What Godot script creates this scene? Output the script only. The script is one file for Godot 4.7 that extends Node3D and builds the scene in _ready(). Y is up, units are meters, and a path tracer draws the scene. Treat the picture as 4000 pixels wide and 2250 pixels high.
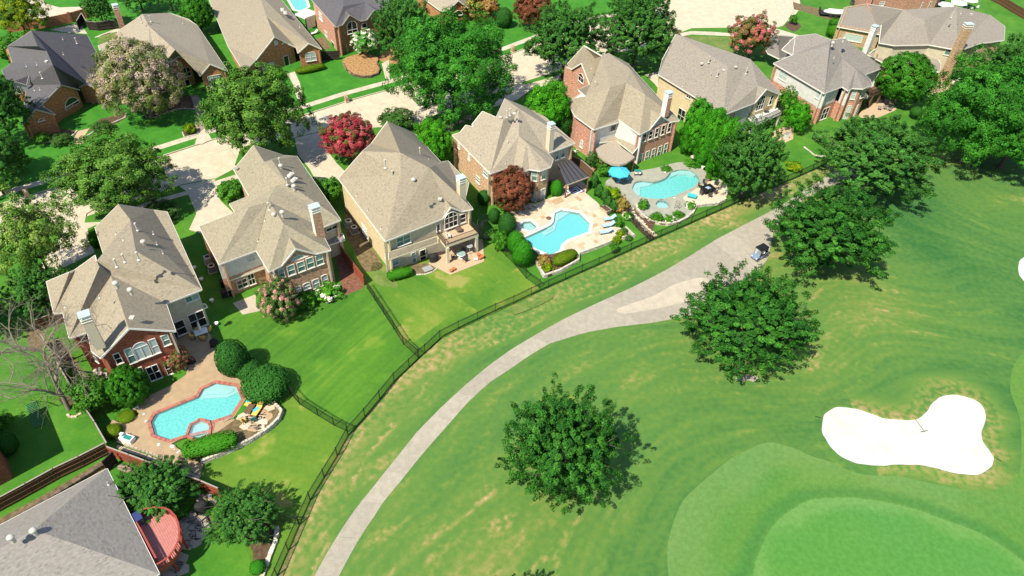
extends Node3D
# A neighbourhood of brick houses with pools beside a golf fairway, seen from the air at midday. Metres, y up.
func _ready() -> void:
	var cam := Camera3D.new()
	cam.name = "camera"
	cam.fov = 43.41
	cam.near = 0.5
	cam.far = 4000.0
	cam.transform = Transform3D(Basis(Vector3(0.999090, 0.031277, -0.029002), Vector3(-0.042654, 0.732615, -0.679306), Vector3(0.000000, 0.679924, 0.733282)), Vector3(0, 66, 0))
	add_child(cam)
	var sky_look := ProceduralSkyMaterial.new()
	sky_look.sky_top_color = Color(0.47, 0.57, 0.74)
	sky_look.sky_horizon_color = Color(0.78, 0.81, 0.84)
	sky_look.sky_curve = 0.2
	sky_look.ground_bottom_color = Color(0.2, 0.25, 0.12)
	sky_look.ground_horizon_color = Color(0.5, 0.55, 0.5)
	sky_look.sky_energy_multiplier = 0.92
	var env := Environment.new()
	env.background_mode = Environment.BG_SKY
	env.sky = Sky.new()
	env.sky.sky_material = sky_look
	env.tonemap_mode = Environment.TONE_MAPPER_LINEAR
	env.tonemap_exposure = 1.58
	env.sdfgi_enabled = true
	env.ssao_enabled = true
	env.ssil_enabled = true
	var we := WorldEnvironment.new()
	we.name = "environment"
	we.environment = env
	add_child(we)
	var sun := DirectionalLight3D.new()
	sun.name = "sun"
	sun.light_energy = 1.5
	sun.light_color = Color(1.0, 0.965, 0.885)
	sun.light_angular_distance = 0.5
	sun.shadow_enabled = true
	sun.basis = Basis.looking_at(Vector3(0.374, -0.804, -0.462))
	add_child(sun)
	materials()
	species()
	build_ground()
	build_houses()
	build_plants()
	build_objects()

var h: Node3D
const FENCE_RING := [72.24, 72.24, 72.22, 72.08, 71.98, 72.17, 72.48, 73.03, 73.75, 74.21, 74.85, 75.22, 75.57, 76.02, 76.26, 76.54, 75.96, 75.46, 75.07, 74.96, 74.95, 75.13, 75.48, 76.07, 76.86, 77.84, 79.03, 80.44, 82.15, 84.1, 86.43, 88.86, 91.87, 94.66, 96.21, 97.91, 100.55, 103.19, 107.69, 112.2, 114.76, 114.76, 114.76, 114.76, 114.76, 114.76, 114.76, 114.76, 114.76]
var BUNKER := V2([35.42,-49.55,35.91,-51.07,36.53,-52.22,37.56,-52.99,38.69,-53.31,40.04,-53.19,41.59,-52.63,43.09,-52,44.5,-51.8,46.09,-51.77,47.4,-52.23,48.8,-53.44,50.19,-54.9,51.51,-55.57,53.06,-55.88,54.34,-55.57,55.33,-54.89,55.67,-53.81,55.38,-52.65,54.62,-51.49,53.78,-50.5,53.37,-49.19,53.61,-48.02,53.64,-47.12,53.05,-46.07,52.04,-45.27,50.74,-44.78,49.13,-44.76,47.62,-44.99,46.21,-45.48,44.47,-45.71,42.25,-45.53,40.25,-45.35,38.37,-45.53,36.84,-46.15,35.94,-47.13,35.54,-48.42])
var APRON := V2([16.07,-29.73,15.96,-32.09,16.14,-34.58,16.66,-36.37,17.41,-38.24,18.5,-40.19,20.07,-41.78,21.92,-43.42,24.44,-45.53,26.9,-46.99,29.01,-47.88,30.6,-47.64,32.09,-47.06,33.32,-46.35,35.19,-45.69,37.71,-44.81,41.8,-44.28,45.91,-43.39,48.88,-42.93,50.97,-42.91,52.75,-43.36,54.63,-44.42,56.09,-46.1,57.77,-49.42,59.27,-52.85,60,-56.55,61.13,-58.93,62.45,-60.92,65.44,-63.75,70.46,-66.11,73.09,-51.56,56.99,-25.35,23.13,-22.42])
var GREEN := V2([23.63,-30.99,23.94,-32.44,24.53,-34.04,25.75,-36.05,26.53,-37.14,27.88,-38.62,29.35,-39.69,30.94,-40.67,32.41,-41.14,34.75,-41.37,37.33,-41.35,39.8,-41.04,42.62,-40.31,45.24,-39.21,47.8,-38.12,49.29,-37.01,50.3,-36.01,51.03,-35.02,52.28,-33.19,49.85,-28.46,33.96,-24.43])

func field(edge: PackedVector2Array, x0: float, z0: float, w: float, d: float, cell: float) -> Array:
	# signed distance to an outline on a coarse grid, negative inside
	var nx := int(w / cell) + 2
	var nz := int(d / cell) + 2
	var f := PackedFloat32Array()
	f.resize(nx * nz)
	for j in nz:
		for i in nx:
			var p := Vector2(x0 + i * cell, z0 + j * cell)
			var m := 1e9
			for k in edge.size():
				m = minf(m, p.distance_squared_to(Geometry2D.get_closest_point_to_segment(p, edge[k], edge[(k + 1) % edge.size()])))
			f[j * nx + i] = sqrt(m) * (-1.0 if Geometry2D.is_point_in_polygon(p, edge) else 1.0)
	return [f, nx, nz, x0, z0, cell]
func look(g: Array, x: float, z: float) -> float:
	var u: float = (x - g[3]) / g[5]
	var v: float = (z - g[4]) / g[5]
	var nx: int = g[1]
	if u < 0.0 or v < 0.0 or u >= nx - 1 or v >= g[2] - 1:
		return 99.0
	var i := int(u)
	var j := int(v)
	var f: PackedFloat32Array = g[0]
	return lerpf(lerpf(f[j * nx + i], f[j * nx + i + 1], u - i), lerpf(f[(j + 1) * nx + i], f[(j + 1) * nx + i + 1], u - i), v - j)
func blend(stops: Array, f: float) -> Color:
	var q := clampf(f, 0.0, 1.0) * (stops.size() - 1)
	var k := mini(int(q), stops.size() - 2)
	return stops[k].lerp(stops[k + 1], q - k)
func fairway_texture() -> ImageTexture:
	# turf in world metres: u = (x + 50) / 170, v = (z + 130) / 115
	var W := 1360
	var H := 920
	var out := PackedByteArray()
	out.resize(W * H * 3)
	var streak := noise(11, 0.05, 3)
	var patch := noise(12, 0.022, 3)
	var warp := noise(15, 0.018, 2)
	var fine := noise(13, 0.5, 3)
	var bare := noise(14, 0.12, 4)
	var sand := field(smooth(BUNKER, 3), 40.0, -80.0, 60.0, 40.0, 0.8)
	var stops := [Color(0.12, 0.37, 0.16), Color(0.215, 0.42, 0.18), Color(0.285, 0.465, 0.2), Color(0.34, 0.495, 0.205), Color(0.45, 0.52, 0.26), Color(0.58, 0.55, 0.37), Color(0.68, 0.62, 0.48)]
	var rng := RandomNumberGenerator.new()
	rng.seed = 3
	var ring: Array = FENCE_RING
	for j in H:
		var z := -130.0 + 115.0 * j / H
		for i in W:
			var x := -50.0 + 170.0 * i / W
			var dx := x - 49.2
			var dz := z + 11.1
			var r := sqrt(dx * dx + dz * dz)
			var a := atan2(dx, -dz)
			var wob := patch.get_noise_2d(x, z)
			var wp := warp.get_noise_2d(x, z)
			var rr := r + wp * (6.0 + 8.0 * smoothstep(10.0, 40.0, x))
			var s := streak.get_noise_2d(rr * 4.0, a * 55.0) * 0.55 + streak.get_noise_2d(rr * 12.0 + 300.0, a * 85.0) * 0.5
			var fn := fine.get_noise_2d(x * 2.0, z * 2.0)
			var f := 0.30 + s * 0.24 + wob * 0.34 + fn * 0.13 + (rng.randf() - 0.5) * 0.07
			var b := bare.get_noise_2d(rr * 3.0, a * 60.0)
			# worn ground under and beside the lone tree, and in the loop of the fairway
			f += 0.20 * exp(-((x - 14.0) * (x - 14.0) + (z + 45.0) * (z + 45.0)) / 220.0) + 0.14 * exp(-((x - 44.0) * (x - 44.0) + (z + 66.0) * (z + 66.0)) / 200.0)
			f += maxf(0.0, b - 0.12) * (0.42 + fn * 0.5) * clampf(0.6 + wob * 2.0, 0.15, 1.3)
			var q := clampf((a + 1.6) / 2.4 * (ring.size() - 1), 0.0, ring.size() - 1.001)
			var k := int(q)
			var gap: float = lerpf(ring[k], ring[k + 1], q - k) - r
			if gap > 0.0:
				f += smoothstep(14.0, 9.0, gap) * 0.07
			if gap > 0.0 and gap < 9.0:
				var dry := smoothstep(5.5, 1.5, gap + wob * 5.0 + fn * 1.4) * 0.42
				dry += smoothstep(0.4, 0.08, absf(gap - 3.7 + wob * 2.2 + fn * 0.5)) * 0.35 * clampf(0.6 + bare.get_noise_2d(x * 2.0, z * 2.0) * 2.0, 0.0, 1.0)
				f += dry * smoothstep(0.75, 0.1, a) * (0.65 + fn * 0.6)
			var d := look(sand, x, z)
			if d < 5.0:
				f += smoothstep(3.4, 0.3, d + fn * 1.6 + wob * 3.0) * (0.34 + fn * 0.3)
			var c := blend(stops, f)
			var o := (j * W + i) * 3
			out[o] = int(c.r * 255.0); out[o + 1] = int(c.g * 255.0); out[o + 2] = int(c.b * 255.0)
	return ImageTexture.create_from_image(Image.create_from_data(W, H, false, Image.FORMAT_RGB8, out))
func green_texture() -> ImageTexture:
	# closely mown turf of apron and green: u = x / 110, v = (z + 80) / 66
	var W := 760
	var H := 456
	var out := PackedByteArray()
	out.resize(W * H * 3)
	var apron := field(smooth(APRON, 3), 0.0, -80.0, 110.0, 66.0, 1.0)
	var green := field(smooth(GREEN, 3), 0.0, -80.0, 110.0, 66.0, 1.0)
	var lo := noise(52, 0.03, 3)
	var mid := noise(53, 0.12, 3)
	var fine := noise(54, 0.7, 2)
	var rng := RandomNumberGenerator.new()
	rng.seed = 5
	for j in H:
		var z := -80.0 + 66.0 * j / H
		for i in W:
			var x := 110.0 * i / W
			var da := -look(apron, x, z)
			var dg := -look(green, x, z)
			var n := lo.get_noise_2d(x, z)
			var m := mid.get_noise_2d(x, z)
			var t := fine.get_noise_2d(x * 2.0, z * 2.0) * 0.03 + (rng.randf() - 0.5) * 0.03
			var c: Color
			if dg > 0.0:
				c = Color(0.305, 0.545, 0.20).lerp(Color(0.285, 0.54, 0.245), clampf(0.5 + n * 1.6, 0.0, 1.0))
				c = c.lerp(Color(0.44, 0.60, 0.36), smoothstep(2.2, 0.1, dg + m * 1.8) * 0.55 + 0.12 * maxf(0.0, m))
			else:
				c = Color(0.255, 0.505, 0.205).lerp(Color(0.335, 0.525, 0.22), clampf(0.5 + n * 1.5 + sin(dg * 2.2 + m) * 0.16, 0.0, 1.0))
				c = c.lerp(Color(0.42, 0.565, 0.35), smoothstep(7.0, 0.5, da + n * 6.0 + m * 2.0) * smoothstep(60.0, 40.0, x) * 0.6)
				c = c.lerp(Color(0.29, 0.49, 0.2), smoothstep(-50.0, -62.0, z) * smoothstep(62.0, 80.0, x) * 0.8)
				c = c.lerp(Color(0.16, 0.42, 0.20), smoothstep(1.2, 0.0, absf(dg + 0.7)) * 0.35)
			var o := (j * W + i) * 3
			out[o] = int((c.r + t) * 255.0); out[o + 1] = int((c.g + t) * 255.0); out[o + 2] = int((c.b + t) * 255.0)
	return ImageTexture.create_from_image(Image.create_from_data(W, H, false, Image.FORMAT_RGB8, out))

func materials() -> void:
	var speck := grain(512, 5, Color(0.86, 0.86, 0.86), Color(1, 1, 1), [0.01, 0.05, 0.2], [1.0, 0.8, 0.6], 1.6, 0.12)
	var tabs := courses(1024, 3, 46, 26, 1, 0.07, 0.09, Color(0.72, 0.7, 0.67))
	var bricks := courses(512, 4, 40, 14, 1, 0.2, 0.25, Color(0.95, 0.9, 0.85), 0.08)
	var turf := grain(1024, 21, Color(0.62, 0.84, 0.55), Color(1, 1, 1), [0.004, 0.012, 0.05, 0.2], [1.0, 0.8, 0.5, 0.4], 2.0, 0.3)
	var dirt := grain(512, 22, Color(0.6, 0.56, 0.5), Color(1, 1, 1), [0.01, 0.05, 0.2], [1.0, 0.8, 0.9], 2.0, 0.4)
	var g := mk("fairway", Color(0.97, 0.94, 0.89), 0.95, fairway_texture())
	g.uv1_scale = Vector3(1.0 / 170.0, 1.0 / 115.0, 1.0)
	g.uv1_offset = Vector3(50.0 / 170.0, 130.0 / 115.0, 0.0)
	mk("lawn", lin(0.078, 0.212, 0.012), 0.95, turf, 1.0 / 23.0, true)
	mk("lawn_yellow", lin(0.13, 0.23, 0.026), 0.95, turf, 1.0 / 29.0, true)
	var mt := mk("lawn_mown", Color(0.9, 0.92, 0.9), 0.95, mown_texture(91, [Color(0.20, 0.42, 0.06), Color(0.27, 0.47, 0.08), Color(0.33, 0.52, 0.10), Color(0.44, 0.55, 0.16)], 0.28, 0.45))
	mt.uv1_scale = Vector3.ONE / 48.0
	mt = mk("lawn_worn", Color(0.92, 0.94, 0.9), 0.95, mown_texture(95, [Color(0.24, 0.44, 0.08), Color(0.33, 0.49, 0.11), Color(0.42, 0.53, 0.15), Color(0.58, 0.57, 0.30)], 0.12, 0.62))
	mt.uv1_scale = Vector3.ONE / 48.0
	mk("lawn_fresh", lin(0.05, 0.215, 0.008), 0.95, turf, 1.0 / 17.0, true)
	mk("lawn_dry", lin(0.19, 0.215, 0.06), 0.95, turf, 1.0 / 13.0, true)
	mk("lawn_dark", lin(0.03, 0.15, 0.01), 0.95, turf, 1.0 / 15.0, true)
	var gt := mk("green_turf", Color(0.94, 0.91, 0.83), 0.95, green_texture())
	gt.uv1_scale = Vector3(1.0 / 110.0, 1.0 / 66.0, 1.0)
	gt.uv1_offset = Vector3(0.0, 80.0 / 66.0, 0.0)
	mk("concrete", lin(0.60, 0.52, 0.38), 0.9, speck, 1.0 / 11.0, true)
	mk("joint", lin(0.30, 0.25, 0.18), 0.95)
	mk("concrete_walk", lin(0.58, 0.51, 0.39), 0.9, speck, 1.0 / 7.0, true)
	mk("concrete_path", lin(0.385, 0.35, 0.28), 0.9, speck, 1.0 / 5.0, true)
	mk("concrete_pale", lin(0.50, 0.44, 0.345), 0.9, speck, 1.0 / 9.0, true)
	mk("deck_tan", lin(0.42, 0.30, 0.18), 0.9, speck, 1.0 / 6.0, true)
	mk("deck_grey", lin(0.36, 0.36, 0.29), 0.9, speck, 1.0 / 6.0, true)
	mk("mulch", lin(0.15, 0.10, 0.06), 1.0, dirt, 1.0 / 3.0, true)
	mk("mulch_orange", lin(0.56, 0.34, 0.15), 1.0, dirt, 1.0 / 3.0, true)
	mk("dirt", lin(0.24, 0.19, 0.10), 1.0, dirt, 1.0 / 4.0, true)
	mk("brick_paving", lin(0.24, 0.11, 0.07), 0.9, bricks, 1.0 / 4.0, true)
	mk("sand", lin(0.57, 0.58, 0.57), 1.0, grain(512, 31, Color(0.9, 0.9, 0.88), Color(1, 1, 1), [0.006, 0.03, 0.2], [1.0, 0.6, 0.3], 1.7, 0.1), 1.0 / 20.0, true)
	for k in [["roof_tan", 0.315, 0.27, 0.195], ["roof_pale", 0.345, 0.30, 0.225], ["roof_beige", 0.305, 0.27, 0.19], ["roof_grey", 0.235, 0.215, 0.195], ["roof_stone", 0.275, 0.245, 0.205], ["roof_dark", 0.105, 0.10, 0.11], ["roof_near", 0.285, 0.262, 0.235]]:
		mk(k[0], lin(k[1], k[2], k[3]), 0.95, tabs, 1.0 / 7.0)
	for k in [["brick_red", 0.36, 0.115, 0.06], ["brick_tan", 0.72, 0.53, 0.34], ["brick_pink", 0.70, 0.40, 0.30], ["brick_brown", 0.58, 0.28, 0.135], ["brick_rose", 0.62, 0.41, 0.28], ["stone_brown", 0.33, 0.21, 0.11], ["stone_gold", 0.58, 0.43, 0.27]]:
		mk(k[0], lin(k[1], k[2], k[3]), 0.9, bricks, 1.0 / 3.6)
	mk("cream", lin(0.72, 0.59, 0.36), 0.9, speck, 0.2)
	mk("cream_siding", lin(0.58, 0.52, 0.38), 0.8, speck, 0.2)
	mk("white_siding", lin(0.72, 0.72, 0.68), 0.7, speck, 0.2)
	mk("grey_siding", lin(0.45, 0.47, 0.44), 0.7, speck, 0.2)
	mk("white_trim", lin(0.75, 0.72, 0.65), 0.6)
	mk("cream_trim", lin(0.62, 0.54, 0.40), 0.6)
	mk("grey_trim", lin(0.40, 0.40, 0.36), 0.6)
	mk("frame", lin(0.70, 0.68, 0.62), 0.5)
	mk("cap", lin(0.55, 0.68, 0.68), 0.35, null, 1.0, false, 0.3)
	mk("vent", lin(0.52, 0.49, 0.43), 0.5)
	mk("glass_teal", lin(0.10, 0.20, 0.18), 0.08)
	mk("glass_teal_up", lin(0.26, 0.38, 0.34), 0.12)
	mk("glass_dark", lin(0.012, 0.014, 0.016), 0.06)
	mk("glass_blind", lin(0.42, 0.50, 0.48), 0.15)
	mk("iron", lin(0.012, 0.016, 0.013), 0.5)
	mk("bark", lin(0.10, 0.08, 0.06), 0.95, speck, 0.7)
	mk("bark_pale", lin(0.26, 0.22, 0.17), 0.95, speck, 0.7)
	mk("fence_wood", lin(0.13, 0.065, 0.03), 0.9, speck, 0.5)
	mk("fence_dark", lin(0.035, 0.025, 0.02), 0.9, speck, 0.5)
	mk("fence_red", lin(0.27, 0.06, 0.03), 0.8, speck, 0.5)
	mk("fence_cap", lin(0.36, 0.32, 0.27), 0.9, speck, 0.5)
	mk("deck_red", lin(0.52, 0.20, 0.17), 0.7, speck, 0.4)
	mk("rail_red", lin(0.30, 0.05, 0.035), 0.7)
	mk("metal_roof", lin(0.085, 0.08, 0.085), 0.45, null, 1.0, false, 0.3)
	mk("wood_grey", lin(0.40, 0.34, 0.26), 0.9, speck, 0.5)
	mk("wood_brown", lin(0.16, 0.09, 0.05), 0.8, speck, 0.5)
	for i in 5:
		var q: Array = [[0.62, 0.57, 0.48], [0.55, 0.50, 0.42], [0.68, 0.64, 0.56], [0.60, 0.53, 0.42], [0.50, 0.46, 0.40]][i]
		mk("white_stone_%d" % i, lin(q[0], q[1], q[2]), 0.95, speck, 0.8)
		q = [[0.62, 0.49, 0.34], [0.55, 0.40, 0.26], [0.66, 0.55, 0.41], [0.48, 0.33, 0.19], [0.60, 0.50, 0.38]][i]
		mk("flag_%d" % i, lin(q[0], q[1], q[2]), 0.9, speck, 0.5)
		q = [[0.50, 0.41, 0.31], [0.44, 0.35, 0.26], [0.54, 0.46, 0.36], [0.40, 0.31, 0.22], [0.47, 0.40, 0.32]][i]
		mk("block_%d" % i, lin(q[0], q[1], q[2]), 0.95, speck, 0.8)
	var lv := mk("leaves", Color.WHITE, 0.6)
	lv.vertex_color_use_as_albedo = true
	lv.metallic_specular = 0.15
	lv.backlight_enabled = true
	lv.backlight = Color(0.10, 0.16, 0.04)
	mk("plaster", lin(0.12, 0.56, 0.50), 0.8, grain(512, 70, Color(0.5, 0.8, 0.84), Color(1, 1, 1), [0.02, 0.07], [0.7, 1.0], 2.4, 0.15), 0.25)  # pool floor; its mottling paints the caustic light of ripples into the colour
	mk("plaster_deep", lin(0.10, 0.52, 0.60), 0.8)
	mk("plaster_step", lin(0.24, 0.47, 0.46), 0.8)
	mk("plaster_mosaic", lin(0.13, 0.54, 0.53), 0.7, grain(512, 71, Color(0.45, 0.85, 0.9), Color(1, 1, 1), [0.03, 0.12], [0.6, 1.0], 2.2, 0.5), 0.25)  # speckle paints the water's sparkle and caustics into the floor colour
	mk("tile_line", lin(0.03, 0.14, 0.17), 0.3)
	mk("coping_white", lin(0.74, 0.70, 0.62), 0.8, speck, 0.5)
	mk("coping_red", lin(0.46, 0.17, 0.12), 0.85, speck, 0.8)
	mk("coping_red_dark", lin(0.36, 0.12, 0.09), 0.85, speck, 0.8)
	var wt := mk("water", Color(0.75, 0.97, 1.0, 0.12), 0.04)
	wt.transparency = BaseMaterial3D.TRANSPARENCY_ALPHA
	var rip := NoiseTexture2D.new()
	rip.width = 512
	rip.height = 512
	rip.seamless = true
	rip.as_normal_map = true
	rip.bump_strength = 5.0
	rip.noise = noise(77, 0.035, 3)
	wt.normal_enabled = true
	wt.normal_texture = rip
	wt.normal_scale = 0.5
	wt.uv1_scale = Vector3.ONE / 4.0
	mk("white_paint", lin(0.78, 0.77, 0.74), 0.5)
	mk("black_paint", lin(0.012, 0.012, 0.013), 0.4)
	mk("black_cover", lin(0.012, 0.012, 0.014), 0.8)
	mk("grey_plastic", lin(0.30, 0.31, 0.31), 0.6)
	mk("dark_grey", lin(0.07, 0.075, 0.08), 0.6)
	mk("steel", lin(0.5, 0.5, 0.5), 0.35, null, 1.0, false, 0.6)
	mk("blue_cloth", lin(0.05, 0.45, 0.62), 0.8)
	mk("blue_light", lin(0.34, 0.52, 0.72), 0.8)
	mk("navy", lin(0.02, 0.035, 0.14), 0.8)
	mk("yellow_cloth", lin(0.72, 0.46, 0.09), 0.8)
	mk("terracotta", lin(0.46, 0.15, 0.06), 0.9)
	mk("teal_paint", lin(0.02, 0.22, 0.19), 0.5)
	mk("cart_blue", lin(0.16, 0.22, 0.33), 0.3)
	mk("skin", lin(0.45, 0.26, 0.18), 0.6)
	mk("rubber", lin(0.02, 0.02, 0.02), 0.8)
	mk("red_paint", lin(0.5, 0.05, 0.04), 0.5)
	for i in 5:
		var q: Array = [[0.12, 0.08, 0.06], [0.16, 0.11, 0.08], [0.10, 0.07, 0.055], [0.19, 0.13, 0.10], [0.14, 0.10, 0.08]][i]
		mk("brown_block_%d" % i, lin(q[0], q[1], q[2]), 0.95, speck, 0.8)
	mk("green_paint", lin(0.05, 0.2, 0.06), 0.7)
	var cl := mk("clear", Color(0.85, 0.95, 1.0, 0.15), 0.05)
	cl.transparency = BaseMaterial3D.TRANSPARENCY_ALPHA
	mk("rock", lin(0.30, 0.24, 0.18), 0.95, speck, 0.6)
	mk("rock_red", lin(0.40, 0.21, 0.14), 0.95, speck, 0.6)

func species() -> void:
	var oak := [lin(0.06, 0.155, 0.02), lin(0.085, 0.19, 0.025), lin(0.045, 0.125, 0.018), lin(0.10, 0.21, 0.035)]
	crowns.oak = {"trunk": 0.2, "forks": 6, "meshes": [crown(1, 1091, 55, 0.106, 0.038, oak, {"ragged": 0.3, "low": -0.55}), crown(2, 1008, 60, 0.112, 0.038, oak, {"ragged": 0.34, "low": -0.5})]}
	var deep := [lin(0.042, 0.145, 0.025), lin(0.06, 0.175, 0.03), lin(0.034, 0.115, 0.02)]
	crowns.elm = {"trunk": 0.2, "forks": 6, "meshes": [crown(3, 1131, 54, 0.095, 0.040, deep, {"ragged": 0.3, "spiky": 1.2, "low": -0.7}), crown(4, 1091, 55, 0.095, 0.040, deep, {"ragged": 0.32, "spiky": 1.2, "low": -0.7})]}
	var golf := [lin(0.030, 0.125, 0.017), lin(0.045, 0.16, 0.02), lin(0.02, 0.085, 0.014)]
	crowns.golf = {"trunk": 0.2, "forks": 6, "meshes": [crown(5, 1259, 55, 0.090, 0.038, golf, {"ragged": 0.3, "spiky": 1.35, "low": -0.75}), crown(6, 1176, 59, 0.095, 0.038, golf, {"ragged": 0.36, "spiky": 1.3, "low": -0.75})]}
	crowns.bright = {"trunk": 0.14, "forks": 5, "meshes": [crown(7, 577, 77, 0.140, 0.046, [lin(0.045, 0.26, 0.012), lin(0.07, 0.31, 0.015), lin(0.035, 0.19, 0.01)], {"ragged": 0.28}), crown(8, 577, 77, 0.140, 0.046, [lin(0.045, 0.25, 0.012), lin(0.075, 0.30, 0.015), lin(0.04, 0.2, 0.01)], {"ragged": 0.24})]}
	crowns.big = {"trunk": 0.2, "forks": 7, "meshes": [crown(9, 1763, 55, 0.084, 0.027, [lin(0.035, 0.17, 0.018), lin(0.05, 0.21, 0.02), lin(0.028, 0.13, 0.015)], {"ragged": 0.26, "low": -0.6})]}
	crowns.sparse = {"trunk": 0.16, "forks": 7, "meshes": [crown(10, 392, 68, 0.140, 0.044, [lin(0.15, 0.26, 0.04), lin(0.2, 0.3, 0.07), lin(0.08, 0.19, 0.025)], {"ragged": 0.4, "low": -0.4, "inside": 0.5})]}
	crowns.yellow = {"trunk": 0.14, "forks": 5, "meshes": [crown(11, 340, 68, 0.140, 0.049, [lin(0.20, 0.26, 0.01), lin(0.16, 0.24, 0.02), lin(0.08, 0.17, 0.02)], {"ragged": 0.35, "low": -0.6})]}
	crowns.crape_red = {"trunk": 0.1, "stems": 4, "forks": 3, "bark": "bark_pale", "meshes": [crown(12, 577, 77, 0.119, 0.044, [lin(0.10, 0.13, 0.03), lin(0.30, 0.05, 0.06)], {"tips": [lin(0.36, 0.035, 0.055), lin(0.46, 0.10, 0.11), lin(0.24, 0.04, 0.04)], "tip_share": 0.72, "ragged": 0.2})]}
	crowns.crape_blush = {"trunk": 0.1, "stems": 5, "forks": 3, "bark": "bark_pale", "meshes": [crown(13, 787, 75, 0.112, 0.032, [lin(0.12, 0.17, 0.04), lin(0.085, 0.14, 0.03), lin(0.16, 0.20, 0.06)], {"tips": [lin(0.44, 0.34, 0.27), lin(0.38, 0.31, 0.20), lin(0.30, 0.27, 0.13)], "tip_share": 0.5, "ragged": 0.2, "low": -0.6})]}
	crowns.crape_pink = {"trunk": 0.08, "stems": 4, "forks": 3, "bark": "bark_pale", "meshes": [crown(14, 525, 71, 0.119, 0.046, [lin(0.06, 0.14, 0.03), lin(0.09, 0.17, 0.04)], {"tips": [lin(0.55, 0.25, 0.22), lin(0.50, 0.30, 0.20)], "tip_share": 0.35, "ragged": 0.22})]}
	crowns.crape_dull = {"trunk": 0.08, "stems": 4, "forks": 3, "bark": "bark_pale", "meshes": [crown(15, 497, 71, 0.126, 0.049, [lin(0.10, 0.15, 0.035), lin(0.15, 0.13, 0.04)], {"tips": [lin(0.45, 0.12, 0.13), lin(0.38, 0.13, 0.08)], "tip_share": 0.4, "ragged": 0.28})]}
	crowns.crape_white = {"trunk": 0.06, "stems": 3, "forks": 3, "bark": "bark_pale", "meshes": [crown(16, 340, 68, 0.140, 0.058, [lin(0.06, 0.24, 0.03), lin(0.08, 0.27, 0.04)], {"tips": [lin(0.7, 0.7, 0.55)], "tip_share": 0.4, "ragged": 0.2})]}
	crowns.plum = {"trunk": 0.12, "forks": 5, "meshes": [crown(17, 630, 77, 0.119, 0.044, [lin(0.17, 0.055, 0.03), lin(0.13, 0.06, 0.03), lin(0.22, 0.075, 0.04), lin(0.09, 0.045, 0.02)], {"ragged": 0.2})]}
	crowns.holly = {"trunk": 0.1, "forks": 4, "meshes": [crown(18, 682, 68, 0.105, 0.046, [lin(0.035, 0.16, 0.012), lin(0.055, 0.2, 0.02), lin(0.03, 0.12, 0.01)], {"ragged": 0.1})]}
	crowns.shrub = {"meshes": [crown(19, 110, 50, 0.24, 0.117, [lin(0.05, 0.19, 0.015), lin(0.075, 0.23, 0.02), lin(0.035, 0.14, 0.012)], {"ragged": 0.25}), crown(20, 100, 50, 0.25, 0.126, [lin(0.05, 0.17, 0.02), lin(0.07, 0.22, 0.02)], {"ragged": 0.3})]}
	crowns.shrub_dark = {"meshes": [crown(21, 110, 50, 0.22, 0.108, [lin(0.035, 0.11, 0.02), lin(0.05, 0.14, 0.025), lin(0.06, 0.12, 0.03)], {"ragged": 0.25})]}
	crowns.shrub_lime = {"meshes": [crown(22, 90, 47, 0.24, 0.135, [lin(0.13, 0.24, 0.005), lin(0.09, 0.21, 0.01), lin(0.19, 0.25, 0.01)], {"ragged": 0.2})]}
	crowns.shrub_rust = {"meshes": [crown(23, 90, 47, 0.24, 0.135, [lin(0.30, 0.15, 0.04), lin(0.22, 0.2, 0.04), lin(0.34, 0.2, 0.07)], {"ragged": 0.25})]}
	crowns.shrub_bloom = {"meshes": [crown(24, 80, 45, 0.24, 0.144, [lin(0.05, 0.2, 0.015), lin(0.08, 0.25, 0.02)], {"tips": [lin(0.75, 0.72, 0.62)], "tip_share": 0.4, "ragged": 0.25})]}
	crowns.hedge = {"meshes": [clipped(25, 3400, 0.11, [lin(0.035, 0.17, 0.012), lin(0.05, 0.2, 0.015), lin(0.03, 0.13, 0.012)], 0.55), clipped(26, 3400, 0.11, [lin(0.04, 0.18, 0.012), lin(0.055, 0.21, 0.015)], 0.55)]}
	crowns.topiary = {"meshes": [clipped(27, 4200, 0.085, [lin(0.03, 0.12, 0.022), lin(0.042, 0.145, 0.025), lin(0.026, 0.10, 0.02)]), clipped(28, 4200, 0.085, [lin(0.03, 0.125, 0.02), lin(0.042, 0.15, 0.025)])]}
	crowns.topiary_bright = {"meshes": [clipped(29, 4200, 0.085, [lin(0.035, 0.22, 0.015), lin(0.055, 0.27, 0.015), lin(0.03, 0.17, 0.012)])]}
	crowns.hedge_olive = {"meshes": [clipped(30, 3600, 0.1, [lin(0.10, 0.18, 0.01), lin(0.13, 0.21, 0.012), lin(0.08, 0.15, 0.012)], 0.3)]}
	crowns.cypress = {"meshes": [crown(31, 150, 45, 0.2, 0.090, [lin(0.03, 0.115, 0.02), lin(0.045, 0.15, 0.025)], {"cone": 0.75, "ragged": 0.08, "low": -0.98, "droop": -0.4})]}
	crowns.tall = {"trunk": 0.12, "forks": 4, "meshes": [crown(32, 1102, 77, 0.105, 0.034, [lin(0.045, 0.24, 0.012), lin(0.065, 0.28, 0.015), lin(0.03, 0.17, 0.012)], {"cone": 0.35, "ragged": 0.16, "low": -0.9})]}
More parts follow.
